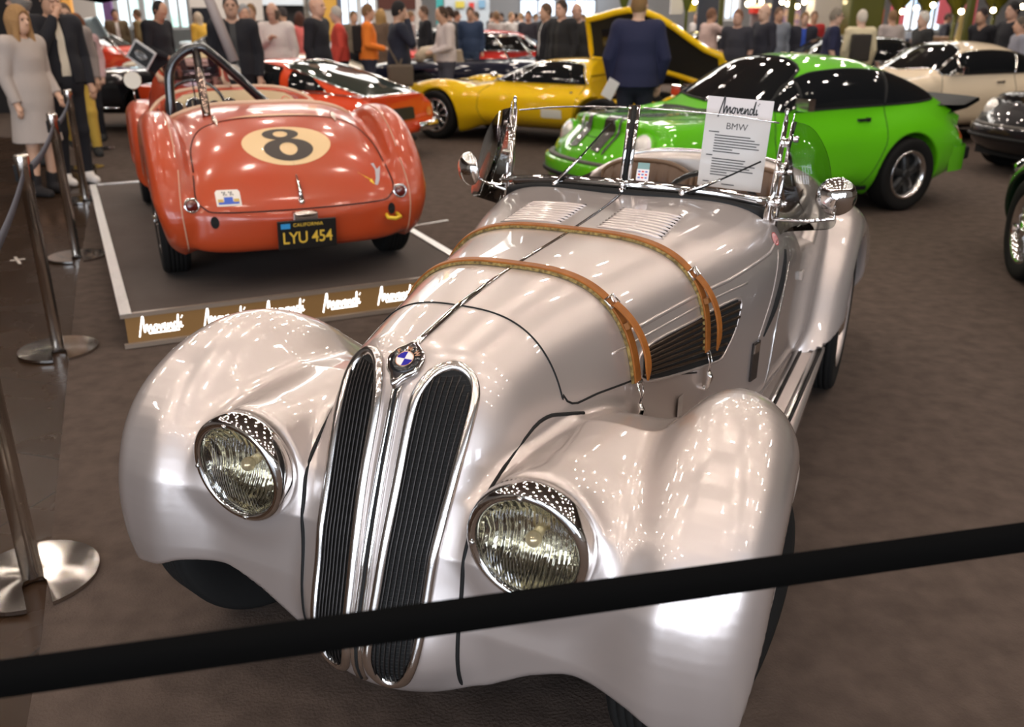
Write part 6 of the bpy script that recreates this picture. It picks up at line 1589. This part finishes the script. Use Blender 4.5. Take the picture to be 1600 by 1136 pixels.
c = MB(); c.add([(-22, -6, 0), (24, -6, 0), (24, 48, 0), (-22, 48, 0)], [(0, 1, 2, 3)], 0, False); struct('floor', c, tile_mat())
c = MB(); E_ = [(-.45, -.2), (-1.29, 1.99), (-2.88, 5.67), (-3.72, 7.73), (-4.65, 10.0), (-6.0, 10.9), (-6.6, 12.6), (-9, 13.2), (-9, 40), (22, 40), (22, -5), (.5, -5)]
c.add([(x, y, .006) for x, y in E_]+[(x, y, 0) for x, y in E_], [tuple(range(len(E_)))]+[(i, (i+1) % len(E_), len(E_)+(i+1) % len(E_), len(E_)+i) for i in range(len(E_))], 0, False)
cp = c.build('carpet', carpet_mat()); tag(cp, 'brown grey exhibition carpet laid over the stone floor', 'carpet')
# tape marks on the floor
def tape(label, a, b, w=.02, m=None):
    t = MB(); a = Vector((a[0], a[1], .0)); b = Vector((b[0], b[1], 0)); d = (b-a).normalized(); s_ = Vector((-d.y, d.x, 0))*w/2
    t.add([a-s_, a+s_, b+s_, b-s_], [(0, 1, 2, 3)], 0, False); o = t.build('tape_strip', m or mat('pale tape', (.5, .45, .40), rough=.5)); o.location.z = .0075; tag(o, label, 'tape')
A = atz(16, 409); B1 = atz(40, 406); tape('short pale tape stroke of the cross on the tiles, lying crosswise', A[:2], B1[:2], .03)
A = atz(24, 403); B1 = atz(32, 414); tape('short pale tape stroke of the cross on the tiles, lying lengthwise', A[:2], B1[:2], .02)
A = atz(641, 355); B1 = atz(700, 345); tape('silver tape line on the carpet right of the platform corner', A[:2], B1[:2], .035, mat('silver tape', (.6, .58, .55), rough=.25, metal=.8))

# platform
PF = thing('display_platform', 'low carpeted display platform with lit fascia under the race car', 'platform', (-1.985, 4.255, .006), radians(26.0))
pw, pl, ph = 2.02, 4.15, .184
c = MB(); c.box((pw/2, pl/2, ph-.012), (pw-.05, pl-.05, .016)); part(c, 'platform_carpet', mat('platform carpet', (.075, .058, .050), rough=.95, bump=(180, .3, .004), noise=(2., (.10, .08, .07), .35, .7)), PF)
c = MB(); c.box((pw/2, pl/2, ph/2-.02), (pw-.06, pl-.06, ph-.06)); part(c, 'platform_base', mat('platform black', (.02, .018, .016), rough=.6), PF)
mf = mat('crumpled silver edge tape', (.86, .85, .84), rough=.32, metal=1., bump=(40, 1., .02))
for a, d in (((.028, pl/2, ph), (.056, pl, .008)), ((pw-.028, pl/2, ph), (.056, pl, .008)), ((pw/2, pl-.028, ph), (pw, .056, .008))):
    c = MB(); c.box(a, d); part(c, 'edge_tape', mf, PF)
c = MB(); c.box((pw/2, .012, ph-.010), (pw, .024, .022)); part(c, 'top_rail', mat('brown grey rail', (.30, .24, .19), rough=.35, metal=.3), PF)
c = MB(); c.box((pw/2, .004, .014), (pw, .028, .022)); part(c, 'bottom_rail', mat('brown grey rail'), PF)
c = MB(); c.box((pw/2, .022, ph/2), (pw-.04, .012, ph-.05)); fo = part(c, 'light_box', mat('lit amber fascia', (.10, .055, .02), rough=.3, coat=.4, emit=(.28, .15, .055), estr=.45), PF)
for i, xx in enumerate((.19, .51, .83, 1.15, 1.47, 1.79)):
    c = MB(); M = Matrix.Translation((xx, .0145, ph/2+.006)) @ Matrix.Rotation(pi/2, 4, 'X'); script_word(c, M, .225, .0030); c.box(M @ Vector((.01, -.034, 0)), (.15, .003, .006))
    part(c, 'lit_lettering', mat('lit lettering', (1, 1, 1), emit=(1, .98, .93), estr=4.), fo)

# rope posts
def stanch_mats():
    m = mat('brushed steel', (.62, .56, .50), rough=.22, metal=1.); d = bpy.data.materials.new('spun steel disc'); d.use_nodes = True; nt = d.node_tree; b = nt.nodes['Principled BSDF']
    b.inputs['Base Color'].default_value = (.50, .47, .44, 1); b.inputs['Metallic'].default_value = 1; b.inputs['Roughness'].default_value = .13; b.inputs['Anisotropic'].default_value = .95
    tg = nt.nodes.new('ShaderNodeTangent'); tg.direction_type = 'RADIAL'; tg.axis = 'Z'; nt.links.new(tg.outputs[0], b.inputs['Tangent'])
    return m, d
M_ST, M_DISC = stanch_mats()
def stanchion_parts(t):
    c = MB(); c.lathe([(.030, .012), (.030, .80), (.0335, .80), (.0335, .975), (.031, .985), (.0001, .987)], n=28); po = part(c, 'post', M_ST, t)
    c = MB(); c.box((.0335, 0, .90), (.016, .034, .075)); c.box((-.0335, 0, .90), (.016, .034, .075)); part(c, 'belt_head', M_BLK, po)
    n = 72; rim = []
    for i in range(n): a = 2*pi*i/n; rim.append((cos(a)*.188, sin(a)*.188))
    out = []
    for a_ in np.linspace(radians(-90+11), radians(270-11), 60): out.append((cos(a_)*.188, sin(a_)*.188))
    slot = [(-.034, -.184), (-.034, -.055), (-.026, -.032), (0, -.022), (.026, -.032), (.034, -.055), (.034, -.184)]
    ol = out+slot[0:0]+[(x, y) for x, y in slot]
    bm = bmesh.new(); vs = [bm.verts.new((x, y, .014)) for x, y in ol]; f = bm.faces.new(vs); bmesh.ops.triangulate(bm, faces=[f])
    ex = bmesh.ops.extrude_face_region(bm, geom=bm.faces[:]); bmesh.ops.translate(bm, verts=[v for v in ex['geom'] if isinstance(v, bmesh.types.BMVert)], vec=(0, 0, -.013)); bmesh.ops.recalc_face_normals(bm, faces=bm.faces)
    me = bpy.data.meshes.new('base'); bm.to_mesh(me); bm.free(); obj('base_disc', me, M_DISC, t)
SP = [(-1.455, 2.27, 'rope post nearest the camera with its disc foot fully in view'), (-2.32, 4.24, 'second rope post, standing level with the platform corner'), (-3.09, 6.12, 'third rope post, beside the middle of the platform'),
      (-3.96, 8.20, 'fourth rope post, right of the black jacket man\'s shoes'), (-4.80, 10.07, 'fifth rope post, in front of the grey jacket visitor'), (-5.31, 11.58, 'farthest rope post, against the black open car')]
proto_s = None; posts = []
for i, (x, y, lb) in enumerate(SP):
    if proto_s is None:
        t = thing('rope_post', lb, 'stanchion', (x, y, .006), radians(-66)); stanchion_parts(t); proto_s = t
    else:
        t = copy_tree(proto_s); t.location = (x, y, .006); t['label'] = lb
    t.rotation_euler = (0, 0, atan2(-x, y)); t['group'] = 'steel rope posts along the carpet edge'; posts.append(Vector((x, y, .906)))
def belt(name, label, a, b, sag, w, m, tilt=0):
    t = MB(); G = []
    d = (b-a).normalized(); side = Vector((-d.y, d.x, 0)).normalized()
    for u in np.linspace(0, 1, 24):
        p = a.lerp(b, u); p = p+Vector((0, 0, -sag*4*u*(1-u))); G.append([p+Vector((0, 0, w/2))+side*tilt, p+Vector((0, 0, -w/2))-side*tilt])
    t.grid(G); o = t.build(name, m); q = o.modifiers.new('s', 'SOLIDIFY'); q.thickness = .0012; tag(o, label, 'belt'); return o
M_BB = mat('blue grey webbing', (.075, .082, .11), rough=.75, bump=(300, .3, .001)); M_BL = mat('black webbing', (.003, .0028, .0026), rough=.9, bump=(400, .25, .001), spec=.05)
BLB = ['blue grey belt between the nearest and second rope posts', 'blue grey belt between the second and third rope posts', 'blue grey belt between the third and fourth rope posts', 'blue grey belt between the fourth and fifth rope posts', 'blue grey belt between the fifth and farthest rope posts']
for i in range(5): d = (posts[i+1]-posts[i]).normalized()*.036; belt('barrier_belt', BLB[i], posts[i]+d, posts[i+1]-d, .04, .048, M_BB)
a = atz(-340, 1108, .905); b = atz(1760, 817, .905)
belt('barrier_belt', 'black belt stretched across the foreground in front of the silver roadster', Vector(a), Vector(b), .0, .052, M_BL)
for p, lb in ((a, 'rope post holding the left end of the black foreground belt'), (b, 'rope post holding the right end of the black foreground belt')):
    t = copy_tree(proto_s); t.location = (p[0], p[1], .006); t['label'] = lb; t['group'] = 'steel rope posts along the carpet edge'

c = MB(); c.box((1, 21, 7.3), (50, 60, .2)); struct('ceiling', c, mat('dark hall ceiling', (.16, .11, .085), rough=.9))
# far walls and stands
def slab(name, label, cat, px0, py0, px1, py1, Y, m, top=None, bottom=None, th=.12, kind=None, group=None):
    x0, x1 = aty(px0, 27, Y)[0], aty(px1, 27, Y)[0]; z1 = top if top is not None else aty((px0+px1)/2, py0, Y)[2]; z0 = bottom if bottom is not None else aty((px0+px1)/2, py1, Y)[2]
    c = MB(); c.box(((x0+x1)/2, Y+th/2, (z0+z1)/2), (abs(x1-x0), th, z1-z0)); o = c.build(name, m)
    if kind: o['kind'] = kind
    if cat: tag(o, label, cat, group)
    return o
WALLW = mat('white hall wall', (.62, .58, .55), rough=.8); 
c = MB(); c.box((0, 44, 3.5), (60, .3, 7)); struct('wall_back', c, WALLW)
c = MB(); c.box((-22, 18, 3.5), (.3, 52, 7)); struct('wall_left', c, mat('left hall wall', (.35, .32, .30), rough=.8))
c = MB(); c.box((24, 18, 3.5), (.3, 52, 7)); struct('wall_right', c, mat('right hall wall', (.30, .26, .20), rough=.8))
def window_mat(name, c1, c2, sc, e):
    m = mat(name, (0, 0, 0), rough=.3); nt = m.node_tree; b = nt.nodes['Principled BSDF']; tc = nt.nodes.new('ShaderNodeTexCoord'); n = nt.nodes.new('ShaderNodeTexNoise'); n.inputs['Scale'].default_value = sc; n.inputs['Detail'].default_value = 5
    r = nt.nodes.new('ShaderNodeValToRGB'); r.color_ramp.elements[0].position = .38; r.color_ramp.elements[1].position = .62; r.color_ramp.elements[0].color = (*c1, 1); r.color_ramp.elements[1].color = (*c2, 1)
    nt.links.new(tc.outputs['Object'], n.inputs['Vector']); nt.links.new(n.outputs['Fac'], r.inputs['Fac']); nt.links.new(r.outputs['Color'], b.inputs['Emission Color']); b.inputs['Emission Strength'].default_value = e; return m
WG = window_mat('daylit garden window', (.30, .55, .42), (.80, .92, 1.), .8, 2.2); WB_ = window_mat('daylit pane', (.55, .75, 1.), (.95, .97, 1.), .5, 2.4)
wn = 1
for x0, x1, y1, m, Y in ((150, 182, 44, WG, 34), (186, 222, 44, WG, 34), (227, 262, 44, WG, 34), (266, 296, 44, WG, 34), (532, 560, 40, WB_, 34), (564, 588, 40, WB_, 34), (812, 868, 26, WB_, 42), (872, 930, 26, WB_, 42), (1130, 1152, 30, WB_, 32), (1410, 1436, 48, WB_, 34), (1446, 1470, 48, WB_, 34)):
    o = slab('window_%d' % wn, None, None, x0, 0, x1, y1, Y, m, top=4.2, th=.08, kind='structure')
    x_0, x_1 = aty(x0, 27, Y)[0], aty(x1, 27, Y)[0]; zb_ = aty(x0, y1, Y)[2]
    c = MB()
    for xx in (x_0, (x_0+x_1)/2, x_1): c.box((xx, Y-.03, (zb_+4.2)/2), (.09, .10, 4.2-zb_))
    for zz in (zb_, 2.35, 4.2): c.box(((x_0+x_1)/2, Y-.03, zz), (x_1-x_0, .10, .09))
    f = c.build('window_frame', mat('white frame', (.6, .6, .6), rough=.5), o); wn += 1
WLL = mat('white panel', (.70, .62, .56), rough=.7)
slab('wall_panel', 'white wall panel between the left stand and garden windows', 'wall panel', 116, 0, 150, 30, 33, WLL, top=7.2, bottom=0)
slab('wall_panel', 'white wall panel right of the garden windows behind the dark screen', 'wall panel', 298, 0, 412, 60, 33, WLL, top=7.2, bottom=0)
slab('wall_screen', 'dark wall screen on the white panel left of the tall man', 'screen', 300, 12, 329, 38, 32.8, mat('screen dark', (.02, .02, .025), rough=.3))
slab('display_stand', 'black stand wall at the far left edge behind the visitors', 'exhibition stand', -60, 0, 82, 60, 16, mat('stand black', (.012, .010, .010), rough=.7), top=7.2, bottom=0)
slab('display_stand', 'amber lit stand panel behind the grey jacket visitor', 'exhibition stand', 92, 0, 113, 60, 19, mat('amber panel', (.70, .34, .08), rough=.5, emit=(.9, .42, .10), estr=.5), top=7.2, bottom=0)
slab('banner', 'purple vertical banner before the garden windows', 'banner', 163, 0, 176, 38, 26, mat('purple banner', (.22, .12, .30), rough=.7), top=7.2)
c = MB(); c.add([Vector(aty(120, -2, 12))+Vector((0, 0, .0)), Vector(aty(157, 5, 12)), Vector(aty(205, -3, 12)), Vector(aty(160, -30, 15))]+[Vector(aty(120, -2, 12))+Vector((0, 0, .05)), Vector(aty(157, 5, 12))+Vector((0, 0, .05)), Vector(aty(205, -3, 12))+Vector((0, 0, .05)), Vector(aty(160, -30, 15))+Vector((0, 0, .05))], [(0, 1, 2, 3), (4, 5, 6, 7), (0, 1, 5, 4), (1, 2, 6, 5), (2, 3, 7, 6), (3, 0, 4, 7)], 0, False)
o = c.build('stand_canopy', mat('canopy', (.10, .08, .07), rough=.6)); tag(o, 'dark pointed canopy corner above the left stand', 'canopy')
# slanted pale bar of unknown use in front of the tall man, modelled as a pole
c = MB(); a = Vector(aty(366, 96, 10.2)); b = Vector(aty(322, -12, 10.2)); c.tube([a, b, b+(b-a)*.6], .055, n=14); o = c.build('pale_pole', mat('pale grey bar', (.42, .36, .34), rough=.6)); tag(o, 'slanted pale grey pole crossing before the tall man in black', 'pole')
c = MB(); c.tube([a, Vector((a.x+.25, a.y, .01))], .03, n=10); c.lathe([(.18, 0), (.18, .02), (.04, .03), (.04, .05)], c=(a.x+.25, a.y, .006), n=20); q = c.build('pole_foot', mat('pole foot dark', (.05, .05, .05), rough=.4), o)
slab('wall_panel', 'white poster wall above the light collared shirt man', 'wall panel', 412, 0, 476, 8, 30, mat('poster white', (.60, .66, .72), rough=.6), top=7.2)
slab('display_stand', 'dark stand wall behind the visitor in the coral pink top', 'exhibition stand', 412, 8, 476, 40, 30.2, mat('stand black'), bottom=0)
c = MB()
tx0, tx1 = aty(477, 27, 26.6)[0], aty(493, 27, 26.6)[0]
for xx in (tx0, tx1):
    for yy in (26.6, 26.9): c.tube([(xx, yy, 0), (xx, yy, 7.2)], .025, n=6)
for k in range(23):
    z = .3*k; c.tube([(tx0, 26.6, z), (tx1, 26.6, z+.3)], .012, n=5); c.tube([(tx1, 26.6, z), (tx0, 26.9, z+.3)], .012, n=5)
o = c.build('lattice_tower', M_CHR2); tag(o, 'aluminium lattice tower left of the amber panel', 'truss')
slab('display_stand', 'orange yellow stand panel above the bald man in the suit', 'exhibition stand', 505, 0, 527, 32, 26.4, mat('yellow orange panel', (.75, .42, .07), rough=.5), top=7.2, bottom=0)
slab('display_stand', 'blue grey stand column right of the orange yellow panel', 'exhibition stand', 528, 0, 534, 40, 26.4, mat('blue grey column', (.12, .14, .20), rough=.5), top=7.2, bottom=0)
slab('display_stand', 'dark red brown stand sign over the orange jacket man', 'exhibition stand', 592, 0, 650, 15, 26, mat('red brown sign', (.10, .03, .02), rough=.6), top=7.2)
slab('display_counter', 'white counter wall under the dark red brown sign', 'counter', 580, 17, 655, 40, 27, mat('counter white', (.60, .55, .52), rough=.6), bottom=0)
slab('display_stand', 'slim white pillar right of the dark red brown sign', 'exhibition stand', 650, 0, 658, 40, 25, mat('counter white'), top=7.2, bottom=0)
slab('display_stand', 'slim teal pillar left of the long poster wall', 'exhibition stand', 682, 0, 693, 26, 32, mat('teal pillar', (.04, .30, .30), rough=.5), top=7.2, bottom=0)
slab('poster_wall', 'long white poster wall with coloured blobs in the far middle', 'poster', 695, 0, 765, 24, 34, mat('poster white'), top=7.2, bottom=0)
for px0, py0, px1, py1, cl, lb in ((712, 2, 726, 12, (.75, .62, .10), 'yellow patch on the long poster wall'), (733, 4, 741, 18, (.72, .06, .05), 'red patch on the long poster wall'), (748, 0, 758, 12, (.25, .45, .65), 'pale blue patch on the long poster wall')):
    slab('poster_patch', lb, 'poster', px0, py0, px1, py1, 33.9, mat('patch %.2f' % cl[0], cl, rough=.6), th=.05)
slab('wall_panel', 'pale grey wall stretch right of the long poster wall', 'wall panel', 766, 0, 810, 30, 38, mat('pale grey panel', (.50, .50, .52), rough=.7), top=7.2, bottom=0)
# folded green parasols, yellow banner, dark shop front
for px, lb in ((974, 'folded green parasol left of the navy suit man'), (1072, 'folded green parasol right of the navy suit man')):
    c = MB(); X = at_px(px, 20); c.tube([(X, 20, 0), (X, 20, 4)], .03, n=8); c.lathe([(.04, 1.75), (.10, 1.95), (.17, 2.5), (.22, 3.4), (.05, 4)], c=(X, 20, 0), n=16); o = c.build('parasol', mat('olive green canvas', (.10, .12, .01), rough=.7)); tag(o, lb, 'parasol')
slab('banner', 'yellow upright banner behind the raised yellow covers', 'banner', 1076, 0, 1087, 18, 24, mat('yellow banner', (.75, .62, .02), rough=.6), top=7.2)
slab('banner', 'white rounded sail banner behind the raised yellow covers', 'banner', 1047, 0, 1066, 22, 24.5, mat('white sail', (.65, .65, .62), rough=.6), top=7.2)
slab('display_stand', 'dark blue grey stand behind the arm stretching visitor', 'exhibition stand', 1090, 0, 1126, 50, 26, mat('slate stand', (.03, .04, .06), rough=.5), top=7.2, bottom=0)
slab('display_stand', 'dark blue grey stand column beside the red awning shop', 'exhibition stand', 1205, 0, 1222, 45, 26, mat('slate stand'), top=7.2, bottom=0)
slab('shop_sign', 'yellow and white lit shop sign over the red awning', 'sign', 1166, 6, 1206, 12, 27, mat('lit sign', (.8, .6, .2), emit=(1, .85, .5), estr=1.5), th=.1)
slab('awning', 'small red awning of the far shop front', 'awning', 1176, 13, 1200, 21, 26.8, mat('awning red', (.72, .04, .02), rough=.6), th=.5)
slab('market_kiosk', 'grey shop front under the small red awning', 'stall', 1174, 21, 1204, 45, 27.2, mat('shop grey', (.35, .30, .30), rough=.6), bottom=0)
slab('poster_wall', 'mottled violet poster board right of the far shop front', 'poster', 1224, 14, 1250, 50, 26, mat('mottled poster', (.30, .25, .45), rough=.6, noise=(6, (.65, .55, .40), .4, .6)), bottom=0)
def column(name, label, px0, px1, Y, m, cat='column'):
    x0, x1 = at_px(px0, Y), at_px(px1, Y); c = MB(); c.box(((x0+x1)/2, Y, 3.606), (x1-x0, (x1-x0)*.8, 7.2)); o = c.build(name, m, bevel=.03); tag(o, label, cat); return o
OL = mat('olive green paint', (.085, .085, .006), rough=.45, coat=.3)
column('hall_pillar', 'broad white hall pillar behind the navy body warmer man', 1264, 1318, 23, mat('pillar white', (.60, .56, .52), rough=.7))
column('market_column', 'broad olive green market column right of the white pillar', 1320, 1372, 20, OL)
column('market_column', 'slim olive green post left of the white pillar', 1231, 1241, 21, OL)
column('market_column', 'slim olive green post above the cream coupe tail', 1508, 1520, 17, OL)
column('market_column', 'dark olive post behind the arm stretching visitor', 1122, 1130, 22, OL)
# olive arcade with bulbs
AY = 22.
for i, (px, lb) in enumerate(((1402, 'left'), (1446, 'second'), (1492, 'third'), (1552, 'right'))):
    X = at_px(px, AY); c = MB(); c.tube([(X, AY, 0), (X, AY, 1.9)], .05, n=10); c.grid([[Vector((X+s_*w, AY-.08+dy, z)) for s_, dy in ((-1, 0), (1, 0), (1, .16), (-1, .16))] for w, z in ((.05, 1.7), (.10, 1.85), (.22, 1.98), (.28, 2.15), (.32, 4.2))], closed_v=True)
    o = c.build('arcade_post', OL); tag(o, '%s olive arcade post with a flared head above the cream coupe' % lb, 'column')
c = MB(); c.box((at_px(1490, AY), AY+.2, 2.22), (at_px(1640, AY)-at_px(1340, AY), .3, .24)); o = c.build('arcade_beam', OL); tag(o, 'olive arcade beam running over the right stalls', 'beam')
mb = mat('glowing bulb', (1, .85, .6), emit=(1, .78, .42), estr=28.)
BL = ((1231, 6, 'above the slim olive post left of the white pillar'), (1246, 10, 'beside the poster board'), (1168, 6, 'left of the yellow and white sign'), (1350, 2, 'on the broad olive column'), (1410, 18, 'left of the third row bulbs'), (1432, 13, 'above the white haired man'), (1458, 8, 'right of the arcade window'), (1502, 18, 'between the third and right arcade posts'), (1552, 16, 'on the right arcade post'), (1598, 10, 'at the right edge of the photo'), (1086, 3, 'near the yellow banner'), (1176, 2, 'highest above the yellow and white sign'), (1190, 3, 'right over the red awning'), (1222, 3, 'at the slate column top'), (905, 3, 'above the three black jackets'), (1257, 3, 'highest over the poster board'))
for px, py, lb in BL:
    c = MB(); c.sphere((0, 0, 0), .055, 12); c.build; o = c.build('lamp_bulb', mb); Yb = 21. if px > 1300 else 23.; o.location = tuple(aty(px, py, Yb)); c = MB(); c.tube([(0, 0, .04), (0, 0, .12)], .02, n=8); c.tube([(0, 0, .1), (0, 0, 7.2-o.location.z)], .004, n=5); c.build('bulb_cord', M_BLK, o); tag(o, 'glowing lamp bulb '+lb, 'lamp')
for px0, px1, lb in ((1392, 1413, 'left'), (1466, 1484, 'middle'), (1508, 1524, 'right')):
    slab('banner', '%s pink printed banner hanging behind the arcade' % lb, 'banner', px0, 0, px1, 38, 30, mat('pink banner', (.65, .13, .16), rough=.6), top=7.2)
slab('banner', 'orange red banner behind the pale shirt man', 'banner', 1372, 14, 1380, 32, 28, mat('orange red banner', (.75, .10, .04), rough=.6), bottom=.006)
slab('market_stall', 'beige market counter behind the arcade posts', 'stall', 1462, 58, 1520, 80, 24, mat('counter beige', (.40, .27, .18), rough=.6), bottom=0, th=.8)
slab('market_stall', 'orange red display table at the right arcade', 'stall', 1530, 66, 1575, 84, 23, mat('table orange', (.50, .10, .04), rough=.6, noise=(5, (.05, .05, .05), .45, .6)), bottom=0, th=.8)
c = MB(); X = at_px(1505, 23); c.lathe([(.14, .9), (.11, 1.2), (.07, 1.5), (.10, 1.6), (.05, 1.75), (.0001, 1.85)], c=(X, 23, 0), n=14); c.box((X, 23, .45), (.4, .4, .9)); o = c.build('figurine', mat('gilt figure', (.45, .33, .12), rough=.5)); tag(o, 'small pale gold figurine on a plinth before the pink banner', 'statue')
